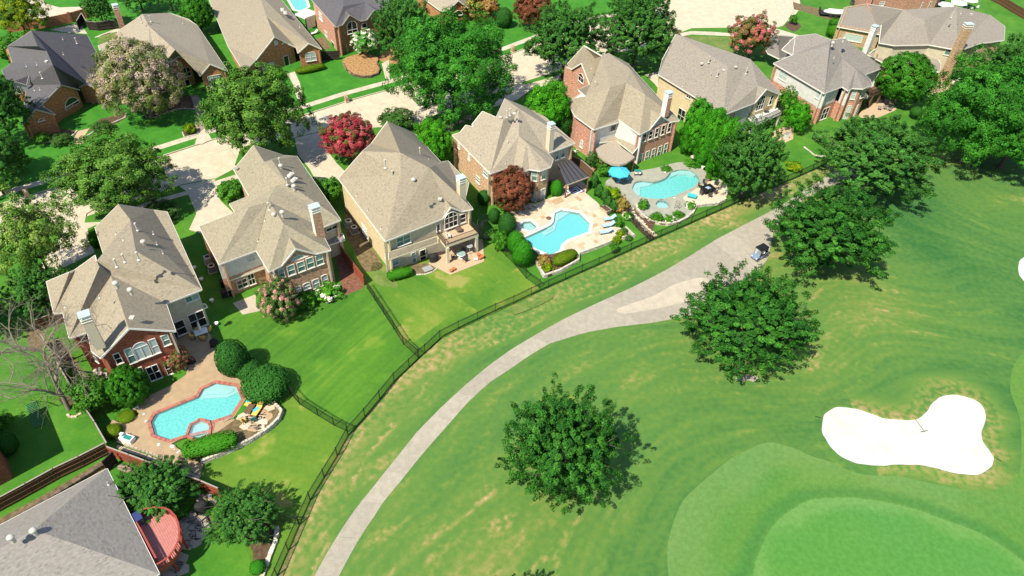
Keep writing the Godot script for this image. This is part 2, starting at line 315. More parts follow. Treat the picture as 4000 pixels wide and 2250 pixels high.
	for kind in ["agave", "fern"]:
		var b := MB.new()
		var rng := RandomNumberGenerator.new()
		rng.seed = 40
		for i in 40:
			var a := i * 2.4
			var e := 0.25 + 0.9 * rng.randf()
			var d := Vector3(cos(a) * cos(e), sin(e), sin(a) * cos(e))
			var s := Vector3(-sin(a), 0, cos(a)) * 0.07
			b.col = pick(rng, [lin(0.10, 0.2, 0.05), lin(0.07, 0.17, 0.04)])
			b.tri(s * 1.2, d * 0.6 + s, d * 0.6 - s)
			b.tri(s, -s, d * 0.6 - s)
			b.tri(d * 0.6 - s, d * 0.6 + s, d * (1.0 + 0.2 * rng.randf()) - Vector3.UP * 0.12)
		crowns[kind] = {"meshes": [b.done()]}
# ---------------------------------------------------------------- mesh builder
class MB:
	var v := PackedVector3Array()
	var n := PackedVector3Array()
	var t := PackedVector2Array()
	var c := PackedColorArray()
	var col := Color(0, 0, 0, 0)
	func _uv(p: Vector3, m: Vector3) -> Vector2:
		if absf(m.y) > 0.98:
			return Vector2(p.x, p.z)
		var u := Vector3.UP.cross(m).normalized()
		var w := m.cross(u)
		return Vector2(p.dot(u), -p.dot(w))
	func tri(a: Vector3, b: Vector3, d: Vector3, m := Vector3.ZERO) -> void:
		if m == Vector3.ZERO:
			m = (b - a).cross(d - a)
			if m.length_squared() < 1e-12:
				return
			m = m.normalized()
		for p in [a, d, b]:
			v.append(p); n.append(m); t.append(_uv(p, m))
			if col.a > 0.0:
				c.append(col)
	func trin(a: Vector3, b: Vector3, d: Vector3, na: Vector3, nb: Vector3, nd: Vector3) -> void:
		v.append(a); v.append(d); v.append(b)
		n.append(na); n.append(nd); n.append(nb)
		t.append(Vector2(a.x, a.z)); t.append(Vector2(d.x, d.z)); t.append(Vector2(b.x, b.z))
		if col.a > 0.0:
			c.append(col); c.append(col); c.append(col)
	func quad(a: Vector3, b: Vector3, d: Vector3, e: Vector3) -> void:
		tri(a, b, d); tri(a, d, e)
	func box(at: Vector3, s: Vector3, turn := 0.0, basis := Basis()) -> MB:
		var bs := Basis(Vector3.UP, turn) * basis
		var h := s * 0.5
		var k := []
		for i in 8:
			k.append(at + bs * Vector3(h.x * (1 if i & 1 else -1), h.y * (1 if i & 2 else -1), h.z * (1 if i & 4 else -1)))
		quad(k[4], k[5], k[7], k[6]); quad(k[1], k[0], k[2], k[3]); quad(k[5], k[1], k[3], k[7])
		quad(k[0], k[4], k[6], k[2]); quad(k[6], k[7], k[3], k[2]); quad(k[0], k[1], k[5], k[4])
		return self
	func bar(a: Vector3, b: Vector3, w: float, h: float) -> MB:
		var d := (b - a)
		var l := d.length()
		if l < 0.001:
			return self
		d /= l
		var up := Vector3.UP if absf(d.y) < 0.95 else Vector3.RIGHT
		var s := d.cross(up).normalized()
		var q := s.cross(d).normalized()
		return box((a + b) * 0.5, Vector3(l, h, w), 0.0, Basis(d, q, s))
	func tube(a: Vector3, b: Vector3, ra: float, rb: float, sides := 8, caps := true) -> MB:
		var d := (b - a).normalized()
		var up := Vector3.UP if absf(d.y) < 0.9 else Vector3.RIGHT
		var s := d.cross(up).normalized()
		var q := d.cross(s)
		for i in sides:
			var a0 := TAU * i / sides
			var a1 := TAU * (i + 1) / sides
			var n0 := s * cos(a0) + q * sin(a0)
			var n1 := s * cos(a1) + q * sin(a1)
			trin(a + n0 * ra, b + n1 * rb, b + n0 * rb, n0, n1, n0)
			trin(a + n0 * ra, a + n1 * ra, b + n1 * rb, n0, n1, n1)
			if caps:
				tri(b, b + n0 * rb, b + n1 * rb, d)
				tri(a, a + n1 * ra, a + n0 * ra, -d)
		return self
	func ball(at: Vector3, r: Vector3, rings := 6, sides := 10, bs := Basis(), lump := 0.0, sd := 0) -> MB:
		var f := func(i: int, j: int) -> Vector3:
			var th := PI * i / rings
			var ph := TAU * (j % sides) / sides
			var p := Vector3(sin(th) * cos(ph), cos(th), sin(th) * sin(ph))
			return p * (1.0 + lump * sin(p.x * 5.1 + sd) * cos(p.y * 4.3 + sd * 2.0) * sin(p.z * 4.7 - sd))
		for i in rings:
			for j in sides:
				var a: Vector3 = f.call(i, j)
				var b: Vector3 = f.call(i, j + 1)
				var d: Vector3 = f.call(i + 1, j + 1)
				var e: Vector3 = f.call(i + 1, j)
				var g := func(p: Vector3) -> Vector3: return at + bs * (p * r)
				var m := func(p: Vector3) -> Vector3: return (bs * (p / r)).normalized()
				trin(g.call(a), g.call(b), g.call(d), m.call(a), m.call(b), m.call(d))
				trin(g.call(a), g.call(d), g.call(e), m.call(a), m.call(d), m.call(e))
		return self
	func lathe(at: Vector3, prof: Array, sides := 12) -> MB:
		for i in prof.size() - 1:
			var p: Vector2 = prof[i]
			var q: Vector2 = prof[i + 1]
			var sl := Vector2(q.y - p.y, p.x - q.x).normalized()
			for j in sides:
				var a0 := TAU * j / sides
				var a1 := TAU * (j + 1) / sides
				var d0 := Vector3(cos(a0), 0, sin(a0))
				var d1 := Vector3(cos(a1), 0, sin(a1))
				var n0 := d0 * sl.x + Vector3.UP * sl.y
				var n1 := d1 * sl.x + Vector3.UP * sl.y
				trin(at + d0 * p.x + Vector3.UP * p.y, at + d0 * q.x + Vector3.UP * q.y, at + d1 * q.x + Vector3.UP * q.y, n0, n0, n1)
				trin(at + d0 * p.x + Vector3.UP * p.y, at + d1 * q.x + Vector3.UP * q.y, at + d1 * p.x + Vector3.UP * p.y, n0, n1, n1)
		return self
	func poly(pts: PackedVector2Array, y: float, up := true) -> MB:
		var ix := Geometry2D.triangulate_polygon(pts)
		for i in range(0, ix.size(), 3):
			var k := [Vector3(pts[ix[i]].x, y, pts[ix[i]].y), Vector3(pts[ix[i + 1]].x, y, pts[ix[i + 1]].y), Vector3(pts[ix[i + 2]].x, y, pts[ix[i + 2]].y)]
			if ((k[1] - k[0]).cross(k[2] - k[0]).y > 0.0) == up:
				tri(k[0], k[1], k[2])
			else:
				tri(k[0], k[2], k[1])
		return self
	func prism(pts: PackedVector2Array, y0: float, y1: float, bottom := false) -> MB:
		poly(pts, y1, true)
		if bottom:
			poly(pts, y0, false)
		var cw := Geometry2D.is_polygon_clockwise(pts)
		for i in pts.size():
			var p := pts[i]
			var q := pts[(i + 1) % pts.size()]
			if not cw:
				var z := p; p = q; q = z
			quad(Vector3(p.x, y0, p.y), Vector3(q.x, y0, q.y), Vector3(q.x, y1, q.y), Vector3(p.x, y1, p.y))
		return self
	func face(pts: Array) -> MB:
		for i in range(1, pts.size() - 1):
			tri(pts[0], pts[i], pts[i + 1])
		return self
	func done() -> ArrayMesh:
		var a := []
		a.resize(Mesh.ARRAY_MAX)
		a[Mesh.ARRAY_VERTEX] = v
		a[Mesh.ARRAY_NORMAL] = n
		a[Mesh.ARRAY_TEX_UV] = t
		if c.size() == v.size():
			a[Mesh.ARRAY_COLOR] = c
		var m := ArrayMesh.new()
		if v.size():
			m.add_surface_from_arrays(Mesh.PRIMITIVE_TRIANGLES, a)
		return m

# ---------------------------------------------------------------- naming
var used := {}
func numbered(called: String) -> String:
	if not used.has(called):
		used[called] = 0
		return called
	used[called] += 1
	return "%s_%03d" % [called, used[called]]
func tag(o: Node, label: String, category: String, group := "") -> Node:
	o.set_meta("label", label)
	o.set_meta("category", category)
	if group:
		o.set_meta("group", group)
	return o
func thing(called: String, label: String, category: String, at := Vector3.ZERO, turn := 0.0, group := "") -> Node3D:
	var o := Node3D.new()
	o.name = numbered(called)
	add_child(o, true)
	o.position = at
	o.rotation.y = turn
	tag(o, label, category, group)
	return o
func part(parent: Node, called: String, mesh: Mesh, m: Material) -> MeshInstance3D:
	var o := MeshInstance3D.new()
	o.name = called
	o.mesh = mesh
	o.material_override = m
	parent.add_child(o, true)
	return o
func solo(called: String, mesh: Mesh, m: Material, label: String, category: String, at := Vector3.ZERO, turn := 0.0, group := "") -> MeshInstance3D:
	var o := part(self, numbered(called), mesh, m)
	o.position = at
	o.rotation.y = turn
	tag(o, label, category, group)
	return o
func ground(called: String, mesh: Mesh, m: Material, label := "") -> MeshInstance3D:
	var o := part(self, numbered(called), mesh, m)
	o.set_meta("kind", "structure")
	if label:
		o.set_meta("label", label)
	return o
func copy(o: Node3D, label: String, at: Vector3, turn: float) -> Node3D:
	var r: Node3D = o.duplicate()
	r.name = numbered(str(o.name).rstrip("0123456789").trim_suffix("_"))
	add_child(r, true)
	r.position = at
	r.rotation.y = turn
	r.set_meta("label", label)
	return r
func V(x: float, y: float, z: float) -> Vector3:
	return Vector3(x, y, z)
func tones(called: String) -> Array:
	return range(5).map(func(i: int) -> Material: return M["%s_%d" % [called, i]])
func V2(a: Array) -> PackedVector2Array:
	var r := PackedVector2Array()
	for i in range(0, a.size(), 2):
		r.append(Vector2(a[i], a[i + 1]))
	return r
func V3(a: Array) -> Array:
	var r := []
	for i in range(0, a.size(), 3):
		r.append(Vector3(a[i], a[i + 1], a[i + 2]))
	return r
func smooth(p: PackedVector2Array, k := 5, closed := true) -> PackedVector2Array:
	var r := PackedVector2Array()
	var s := p.size()
	for i in (s if closed else s - 1):
		var a := p[(i - 1 + s) % s] if closed or i > 0 else p[0]
		var b := p[i]
		var d := p[(i + 1) % s]
		var e := p[(i + 2) % s] if closed or i < s - 2 else p[s - 1]
		for j in k:
			r.append(b.cubic_interpolate(d, a, e, float(j) / k))
	if not closed:
		r.append(p[s - 1])
	return r

# ---------------------------------------------------------------- materials
var M := {}
func lin(r: float, g: float, b: float) -> Color:
	return Color(r, g, b).linear_to_srgb()
func mk(called: String, c: Color, rough := 0.8, tex: Texture2D = null, scale := 1.0, world := false, metal := 0.0) -> StandardMaterial3D:
	var m := StandardMaterial3D.new()
	m.resource_name = called
	m.albedo_color = c
	m.roughness = rough
	m.metallic = metal
	if tex:
		m.albedo_texture = tex
		m.uv1_scale = Vector3.ONE * scale
		if world:
			m.uv1_triplanar = true
			m.uv1_world_triplanar = true
	M[called] = m
	return m
func noise(sd: int, f: float, oct := 4, type := FastNoiseLite.TYPE_SIMPLEX_SMOOTH) -> FastNoiseLite:
	var k := FastNoiseLite.new()
	k.seed = sd
	k.frequency = f
	k.fractal_octaves = oct
	k.noise_type = type
	return k
func grain(w: int, sd: int, lo: Color, hi: Color, fs: Array, weights: Array, contrast := 1.0, specks := 0.0) -> ImageTexture:
	# seamless layered noise between two colours
	var layers := []
	for i in fs.size():
		var k := noise(sd + i, fs[i], 3)
		layers.append(k.get_seamless_image(w, w).get_data())
	var out := PackedByteArray()
	out.resize(w * w * 3)
	var rng := RandomNumberGenerator.new()
	rng.seed = sd
	var l0 := lo
	var tot := 0.0
	for x in weights:
		tot += x
	for i in w * w:
		var f := 0.0
		for j in layers.size():
			f += float(layers[j][i]) * weights[j]
		f = clampf((f / 255.0 / tot - 0.5) * contrast + 0.5 + (rng.randf() - 0.5) * specks, 0.0, 1.0)
		out[i * 3] = int(255.0 * (l0.r + (hi.r - l0.r) * f))
		out[i * 3 + 1] = int(255.0 * (l0.g + (hi.g - l0.g) * f))
		out[i * 3 + 2] = int(255.0 * (l0.b + (hi.b - l0.b) * f))
	return ImageTexture.create_from_image(Image.create_from_data(w, w, false, Image.FORMAT_RGB8, out))
func courses(w: int, sd: int, rows: int, cols: int, gap: int, dark: float, spread: float, mortar: Color, hue := 0.0) -> ImageTexture:
	# staggered courses (shingle tabs, brick) of uneven tone
	var rng := RandomNumberGenerator.new()
	rng.seed = sd
	var im := Image.create(w, w, false, Image.FORMAT_RGB8)
	im.fill(mortar)
	var rh := float(w) / rows
	var cw := float(w) / cols
	for r in rows:
		var off := (0.5 if r % 2 else 0.0) * cw + (rng.randf() - 0.5) * cw * 0.3
		for q in cols:
			var f := 1.0 - spread * rng.randf()
			if rng.randf() < 0.12:
				f -= dark
			var cc := Color(f, f * (1.0 - hue * rng.randf()), f * (1.0 - hue * 1.5 * rng.randf()))
			var x := int(q * cw + off)
			var y := int(r * rh)
			var ww := int(ceil(cw)) - gap
			var hh := int(ceil(rh)) - gap
			for dx in ww:
				for dy in hh:
					im.set_pixel((x + dx + w) % w, mini(y + dy, w - 1), cc)
	return ImageTexture.create_from_image(im)

# ---------------------------------------------------------------- leaves
func leaf(b: MB, rng: RandomNumberGenerator, p: Vector3, out: Vector3, s: float, tilt: float, droop: float, single := false) -> void:
	var up := (out + Vector3(rng.randf() - 0.5, rng.randf() - 0.5, rng.randf() - 0.5) * tilt * 2.0).normalized()
	var d := Vector3(rng.randf() - 0.5, (rng.randf() - 0.5) - droop, rng.randf() - 0.5)
	d = (d - up * d.dot(up))
	if d.length_squared() < 0.001:
		d = up.cross(Vector3(0.3, 0.9, 0.1))
	d = d.normalized()
	var w := up.cross(d)
	var l := s * (0.75 + 0.6 * rng.randf())
	var hw := l * 0.33
	var a := p - d * l * 0.5
	var e := p + d * l * 0.5
	var m0 := p + w * hw + up * l * 0.1
	var m1 := p - w * hw + up * l * 0.1
	var nn := (up * 0.8 + out * 0.5).normalized()
	if single:
		b.v.append(p - d * l * 0.5 + w * hw * 1.3); b.v.append(e); b.v.append(p - d * l * 0.5 - w * hw * 1.3)
		for i in 3:
			b.n.append(nn); b.c.append(b.col); b.t.append(Vector2.ZERO)
		return
	b.v.append(a); b.v.append(m0); b.v.append(e)
	b.v.append(a); b.v.append(e); b.v.append(m1)
	for i in 6:
		b.n.append(nn); b.c.append(b.col); b.t.append(Vector2.ZERO)
func pick(rng: RandomNumberGenerator, cols: Array) -> Color:
	var a: Color = cols[rng.randi() % cols.size()].srgb_to_linear()
	var k := 0.72 + 0.5 * rng.randf()
	return Color(a.r * k, a.g * k, a.b * k, 1.0)
# a crown of unit half-size 1 x 1 x 1: leaf clumps spread over an uneven shell, scaled to size by its user
func crown(sd: int, clumps: int, each: int, clump_r: float, size: float, cols: Array, opt := {}) -> ArrayMesh:
	var rng := RandomNumberGenerator.new()
	rng.seed = sd
	var b := MB.new()
	var tips: Array = opt.get("tips", [])
	var ragged: float = opt.get("ragged", 0.25)
	var squash: float = opt.get("flat", 0.0)
	var dense: float = opt.get("inside", 0.35)
	var cone: float = opt.get("cone", 0.0)
	var lift: float = opt.get("low", -0.75)
	var nz := noise(sd, 1.1, 2)
	for i in clumps:
		var y := 1.0 - (1.0 - lift) * (i + 0.5) / clumps
		var ph := i * 2.39996 + rng.randf() * 0.5
		var rr := sqrt(maxf(0.0, 1.0 - y * y))
		var d := Vector3(rr * cos(ph), y, rr * sin(ph))
		var r := 1.0 + nz.get_noise_3dv(d * 1.6) * ragged * 2.2 - clump_r * 0.6
		if rng.randf() < dense:
			r *= 0.45 + 0.4 * rng.randf()
		var at := d * r
		if cone > 0.0:
			var k := (1.0 - cone * (at.y + 1.0) * 0.5)
			at.x *= k; at.z *= k
		if squash > 0.0:
			at = Vector3(signf(at.x) * pow(absf(at.x), 1.0 - squash), signf(at.y) * pow(absf(at.y), 1.0 - squash), signf(at.z) * pow(absf(at.z), 1.0 - squash))
		var cr := clump_r * (0.7 + 0.6 * rng.randf())
		var tint := pick(rng, cols)
		if tips and rng.randf() < opt.get("tip_share", 0.4) and r > 0.7:
			tint = pick(rng, tips)
		var axis := (d + Vector3(0, 0.35, 0)).normalized()
		for j in each:
			var u := Vector3(rng.randfn(), rng.randfn(), rng.randfn()).normalized()
			if u.dot(axis) < -0.35:
				u = -u
			var q := at + u * cr * (0.55 + 0.45 * rng.randf())
			if opt.has("spiky"):
				q = at + (axis * rng.randf() * opt.spiky + u * 0.55) * cr
			var k2 := 0.6 + 0.8 * rng.randf()
			b.col = Color(tint.r * k2, tint.g * k2, tint.b * k2, 1.0)
			leaf(b, rng, q, (u * 0.6 + axis * 0.8).normalized(), size, opt.get("tilt", 0.55), opt.get("droop", 0.2), opt.has("ragged") and clumps > 120)
	# fit to the unit box
	for k in 3:
		var s := PackedFloat32Array()
		for i in range(0, b.v.size(), 9):
			s.append(absf(b.v[i][k]))
		s.sort()
		var f := 1.0 / maxf(0.2, s[int(s.size() * (0.997))])
		for i in b.v.size():
			b.v[i][k] *= f
	return b.done()
# clipped hedge or topiary: leaves all over a smooth rounded shell of half-size 1
func clipped(sd: int, count: int, size: float, cols: Array, box := 0.0, low := -0.9) -> ArrayMesh:
	var rng := RandomNumberGenerator.new()
	rng.seed = sd
	var b := MB.new()
	b.col = pick(rng, [cols[0]])
	var nz := noise(sd, 1.3, 2)
	b.ball(Vector3.ZERO, Vector3.ONE * 0.9 * (1.0 - 0.12 * box), 8, 12)
	for i in count:
		var y := 1.0 - (1.0 - low) * (i + 0.5) / count
		var ph := i * 2.39996 + rng.randf()
		var rr := sqrt(maxf(0.0, 1.0 - y * y))
		var d := Vector3(rr * cos(ph), y, rr * sin(ph))
		var p := d
		if box > 0.0:
			var mx := maxf(absf(d.x), maxf(absf(d.y), absf(d.z)))
			p = d * lerpf(1.0, 1.0 / mx, box) * (1.0 - 0.25 * box)
		p *= 0.96 + 0.05 * rng.randf() + nz.get_noise_3dv(d * 2.0) * 0.07
		b.col = pick(rng, cols)
		leaf(b, rng, p, d, size, 0.5, 0.1)
	return b.done()
func limbs(sd: int, top: float, spread: float, r: float, forks: int, rise := 0.35, multi := 1) -> ArrayMesh:
	# tapered trunk (or several stems) with forking limbs; crown centre at y = top
	var rng := RandomNumberGenerator.new()
	rng.seed = sd
	var b := MB.new()
	for s in multi:
		var lean := Vector3.ZERO if multi == 1 else Vector3(cos(TAU * s / multi), 0, sin(TAU * s / multi)) * 0.25 * top
		var base := lean * 0.25
		var fork := lean + Vector3(rng.randf() - 0.5, 0, rng.randf() - 0.5) * r * 2.0 + Vector3.UP * top * (0.6 if multi == 1 else 0.7)
		b.tube(base - Vector3.UP * 0.05, base.lerp(fork, 0.15) , r * 1.5, r * 1.05, 9, false)
		b.tube(base.lerp(fork, 0.15), fork, r * 1.05, r * 0.75, 9, false)
		for i in forks:
			var a := TAU * (i + rng.randf() * 0.6) / forks
			var e := fork + Vector3(cos(a), rise + rng.randf() * 0.8, sin(a)) * spread * (0.45 + 0.25 * rng.randf())
			b.tube(fork - Vector3.UP * top * 0.08 * rng.randf(), e, r * 0.5, r * 0.22, 6, false)
			for j in 2:
				var g := e + Vector3(cos(a + (j - 0.5) * 1.3), 0.2 + rng.randf() * 0.7, sin(a + (j - 0.5) * 1.3)) * spread * 0.3
				b.tube(e, g, r * 0.22, r * 0.08, 5, false)
	return b.done()
var crowns := {}
var barks := {}
func plant(called: String, kind: String, label: String, category: String, at: Vector3, size: Vector3, low: float, turn: float, group := "") -> Node3D:
	# size: half-sizes of the crown; low: height of the crown's middle above the base
	var o := thing(called, label, category, at, turn, group)
	var k: Dictionary = crowns[kind]
	if k.has("trunk"):
		var key := kind + str(int(low * 2.0)) + str(int(size.x))
		if not barks.has(key):
			barks[key] = limbs(hash(key), low, size.x, k.trunk * (0.6 + 0.12 * size.x), k.get("forks", 5), 0.35, k.get("stems", 1))
		part(o, "trunk", barks[key], M[k.get("bark", "bark")])
	var list: Array = k.meshes
	var c := part(o, "crown" if k.has("trunk") else "foliage", list[absi(hash(label)) % list.size()], M.leaves)
	c.position.y = low
	c.scale = size
	return o

# ---------------------------------------------------------------- houses
func inset(p: Array, d: float, closed := false) -> Array:
	# moves a run of plan points to its left by d
	var r := []
	var s := p.size()
	for i in s:
		var has_a := closed or i > 0
		var has_b := closed or i < s - 1
		var a: Vector3 = p[(i - 1 + s) % s]
		var b: Vector3 = p[i]
		var e: Vector3 = p[(i + 1) % s]
		var d0 := Vector3(b.x - a.x, 0, b.z - a.z).normalized() if has_a else Vector3.ZERO
		var d1 := Vector3(e.x - b.x, 0, e.z - b.z).normalized() if has_b else Vector3.ZERO
		if not has_a:
			d0 = d1
		if not has_b:
			d1 = d0
		var n0 := Vector3(d0.z, 0, -d0.x)
		var n1 := Vector3(d1.z, 0, -d1.x)
		var m := (n0 + n1)
		var q := 1.0 + n0.dot(n1)
		r.append(b + (m / q * d if q > 0.2 else n0 * d))
	return r
func shift(p: Array, by: Vector3) -> Array:
	var r := []
	for q in p:
		r.append(q - by)
	return r
func roof(h: Node3D, flat: Array, faces: Array, m: Material, trim: Material, called := "roof", deep := 0.2) -> MeshInstance3D:
	var V := shift(V3(flat), h.position)
	var b := MB.new()
	var count := {}
	for f: String in faces:
		var ix := f.split(" ")
		var pts := []
		for i in ix:
			pts.append(V[int(i)])
		var nn := Vector3.ZERO
		for i in range(1, pts.size() - 1):
			nn += (pts[i] - pts[0]).cross(pts[i + 1] - pts[0])
		if nn.y < 0.0:
			pts.reverse()
			ix.reverse()
		var fl := PackedVector2Array()
		for q: Vector3 in pts:
			fl.append(Vector2(q.x, q.z))
		nn = (nn if nn.y > 0.0 else -nn).normalized()
		var tr := Geometry2D.triangulate_polygon(fl)
		if tr.is_empty():
			b.face(pts)
		for i in range(0, tr.size(), 3):
			var k := [pts[tr[i]], pts[tr[i + 1]], pts[tr[i + 2]]]
			if (k[1] - k[0]).cross(k[2] - k[0]).y > 0.0:
				b.tri(k[0], k[1], k[2])
			else:
				b.tri(k[0], k[2], k[1])
		for i in ix.size():
			var e0 := int(ix[i])
			var e1 := int(ix[(i + 1) % ix.size()])
			var key := Vector2i(mini(e0, e1), maxi(e0, e1))
			count[key] = count.get(key, 0) + 1
	var o := part(h, called, b.done(), m)
	var g := MB.new()
	for key: Vector2i in count:
		if count[key] == 1:
			var a: Vector3 = V[key.x]
			var e: Vector3 = V[key.y]
			g.bar(a - Vector3.UP * (deep * 0.5 + 0.01), e - Vector3.UP * (deep * 0.5 + 0.01), 0.09, deep)
	part(o, "fascia", g.done(), trim)
	return o
func wall(h: Node3D, flat: Array, y0: float, y1: float, m: Material, d := 0.45, called := "wall", closed := false) -> void:
	var p := inset(V3(flat), d, closed)
	var q := inset(p, 0.2, closed)
	var b := MB.new()
	for i in (p.size() if closed else p.size() - 1):
		var k := (i + 1) % p.size()
		var a: Vector3 = p[i] - h.position
		var e: Vector3 = p[k] - h.position
		var a2: Vector3 = q[i] - h.position
		var e2: Vector3 = q[k] - h.position
		a.y = y0; e.y = y0; a2.y = y0; e2.y = y0
		var up := Vector3.UP * (y1 - y0)
		b.quad(a, e, e + up, a + up)
		b.quad(e2, a2, a2 + up, e2 + up)
		b.quad(a + up, e + up, e2 + up, a2 + up)
		if not closed and i == 0:
			b.quad(a2, a, a + up, a2 + up)
		if not closed and i == p.size() - 2:
			b.quad(e, e2, e2 + up, e + up)
	part(h, called, b.done(), m)
func soffit(h: Node3D, flat: Array, y: float, m: Material) -> void:
	var p := PackedVector2Array()
	for q: Vector3 in V3(flat):
		p.append(Vector2(q.x - h.position.x, q.z - h.position.z))
	p = grown(p, -0.5)
	part(h, "soffit", MB.new().poly(p, y, false).poly(p, y + 0.05, true).done(), m)
func gable(h: Node3D, flat: Array, base: float, m: Material, back := 0.3, side := 0.3) -> void:
	# brick or boarded gable end under a rake: left eave, right eave, peak; set back under the roof edge
	var k := shift(V3(flat), h.position)
	var l: Vector3 = k[0]
	var r: Vector3 = k[1]
	var pk: Vector3 = k[2]
	var d := Vector3(r.x - l.x, 0, r.z - l.z).normalized()
	var inn := Vector3(d.z, 0, -d.x)
	var l2 := l + d * side + inn * back
	var r2 := r - d * side + inn * back
	var sl := (pk.y - l.y) / maxf(0.3, (pk - l).dot(d))
	var sr := (pk.y - r.y) / maxf(0.3, (r - pk).dot(d))
	l2.y += sl * side - 0.14
	r2.y += sr * side - 0.14
	var p2 := pk + inn * back - Vector3.UP * 0.14
	var lb := Vector3(l2.x, base, l2.z)
	var rb := Vector3(r2.x, base, r2.z)
	var b := MB.new()
	b.face([lb, rb, r2, p2, l2])
	var t := inn * 0.2
	b.face([l2 + t, p2 + t, r2 + t, rb + t, lb + t])
	b.quad(lb + t, lb, l2, l2 + t)
	b.quad(rb, rb + t, r2 + t, r2)
	part(h, "gable_wall", b.done(), m)
var panes := {}
func arch_pts(w: float, hh: float, rise: float) -> PackedVector2Array:
	var p := PackedVector2Array([Vector2(-w / 2, 0), Vector2(w / 2, 0)])
	if rise <= 0.0:
		p.append(Vector2(w / 2, hh)); p.append(Vector2(-w / 2, hh))
	else:
		for i in 9:
			var a := PI * i / 8.0
			p.append(Vector2(cos(a) * w / 2, hh - rise + sin(a) * rise))
	return p
func window(h: Node3D, at: Vector3, turn: float, w: float, hh: float, style := "sash", glass := "glass_teal", rise := 0.0, called := "window") -> void:
	# at: middle of the sill on the wall's face; the window looks along local +z
	var key := "%s %.2f %.2f %s %.2f" % [style, w, hh, glass, rise]
	if not panes.has(key):
		var fr := MB.new()
		var out := arch_pts(w, hh, rise)
		var t := 0.07
		var inn := arch_pts(w - t * 2, hh - t * 2, maxf(0.0, rise - t * 0.5) if rise > 0.0 else 0.0)
		for i in inn.size():
			inn[i].y += t
		for i in out.size():
			var k := (i + 1) % out.size()
			var a := Vector3(out[i].x, out[i].y, 0.08)
			var e := Vector3(out[k].x, out[k].y, 0.08)
			var a2 := Vector3(inn[i].x, inn[i].y, 0.08)
			var e2 := Vector3(inn[k].x, inn[k].y, 0.08)
			var z := Vector3(0, 0, -0.1)
			fr.quad(a, e, e2, a2)
			fr.quad(e, a, a + z, e + z)
			fr.quad(a2, e2, e2 + z, a2 + z)
		var bars := []
		var body := hh - rise
		if style == "sash":
			bars = [[-w / 2 + t, hh * 0.48, w / 2 - t, hh * 0.48]]
		elif style == "cross":
			bars = [[-w / 2 + t, body * 0.5, w / 2 - t, body * 0.5], [0, t, 0, hh - t]]
		elif style == "wide":
			bars = [[0, t, 0, hh - t]]
		elif style == "grid":
			bars = [[-w / 2 + t, hh * 0.35, w / 2 - t, hh * 0.35], [-w / 2 + t, hh * 0.67, w / 2 - t, hh * 0.67], [-w / 6, t, -w / 6, hh - t], [w / 6, t, w / 6, hh - t]]
		elif style == "transom":
			bars = [[-w / 2 + t, body, w / 2 - t, body], [0, t, 0, body]]
		for k in bars:
			fr.bar(Vector3(k[0], k[1], 0.035), Vector3(k[2], k[3], 0.035), 0.07, 0.06)
		fr.box(Vector3(0, -0.04, 0.07), Vector3(w + 0.1, 0.07, 0.16))
		# glass, one pane each side of a bar
		var gl := []
		if style == "sash":
			gl = [Rect2(-w / 2 + t, t, w - 2 * t, hh * 0.48 - t), Rect2(-w / 2 + t, hh * 0.48, w - 2 * t, hh * 0.52 - t)]
		elif style == "wide":
			gl = [Rect2(-w / 2 + t, t, w / 2 - t, hh - 2 * t), Rect2(0, t, w / 2 - t, hh - 2 * t)]
		var ms := []
		if gl.is_empty() or rise > 0.0:
			var g := MB.new()
			var f := []
			for q in inn:
				f.append(Vector3(q.x, q.y, 0.02))
			g.face(f)
			ms.append(g.done())
		else:
			for r: Rect2 in gl:
				var g := MB.new()
				g.quad(Vector3(r.position.x, r.position.y, 0.02), Vector3(r.end.x, r.position.y, 0.02), Vector3(r.end.x, r.end.y, 0.02), Vector3(r.position.x, r.end.y, 0.02))
				ms.append(g.done())
		panes[key] = [fr.done(), ms]
	var o := part(h, called, panes[key][0], M.frame if not M.has(style + "_frame") else M[style + "_frame"])
	o.position = at - h.position
	o.rotation.y = turn
	var i := 0
	for m in panes[key][1]:
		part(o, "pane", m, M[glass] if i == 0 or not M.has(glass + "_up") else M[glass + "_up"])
		i += 1
func chimney(h: Node3D, at: Vector3, turn: float, w: float, d: float, y0: float, y1: float, m: Material, cap := true, mside: Material = null) -> void:
	var o := part(h, "chimney", MB.new().box(Vector3(0, (y0 + y1) / 2, 0), Vector3(w, y1 - y0, d)).done(), m)
	o.position = at - h.position
	o.rotation.y = turn
	if mside:
		part(o, "chimney_front", MB.new().box(Vector3(0, (y0 + y1) / 2 - 0.2, d / 2 + 0.01), Vector3(w * 0.96, y1 - y0 - 0.4, 0.06)).done(), mside)
	part(o, "collar", MB.new().box(Vector3(0, y1 - 0.35, 0), Vector3(w + 0.08, 0.1, d + 0.08)).box(Vector3(0, y1 + 0.02, 0), Vector3(w + 0.12, 0.06, d + 0.12)).done(), M.white_trim)
	if cap:
		var b := MB.new()
		for x in [-1, 1]:
			for z in [-1, 1]:
				b.box(Vector3(x * (w / 2 - 0.06), y1 + 0.22, z * (d / 2 - 0.06)), Vector3(0.1, 0.36, 0.1))
		b.box(Vector3(0, y1 + 0.2, 0), Vector3(w * 0.7, 0.3, d * 0.7))
		part(o, "cap_posts", b.done(), M.white_trim)
		part(o, "cap", MB.new().box(Vector3(0, y1 + 0.44, 0), Vector3(w + 0.16, 0.08, d + 0.16)).done(), M.cap)
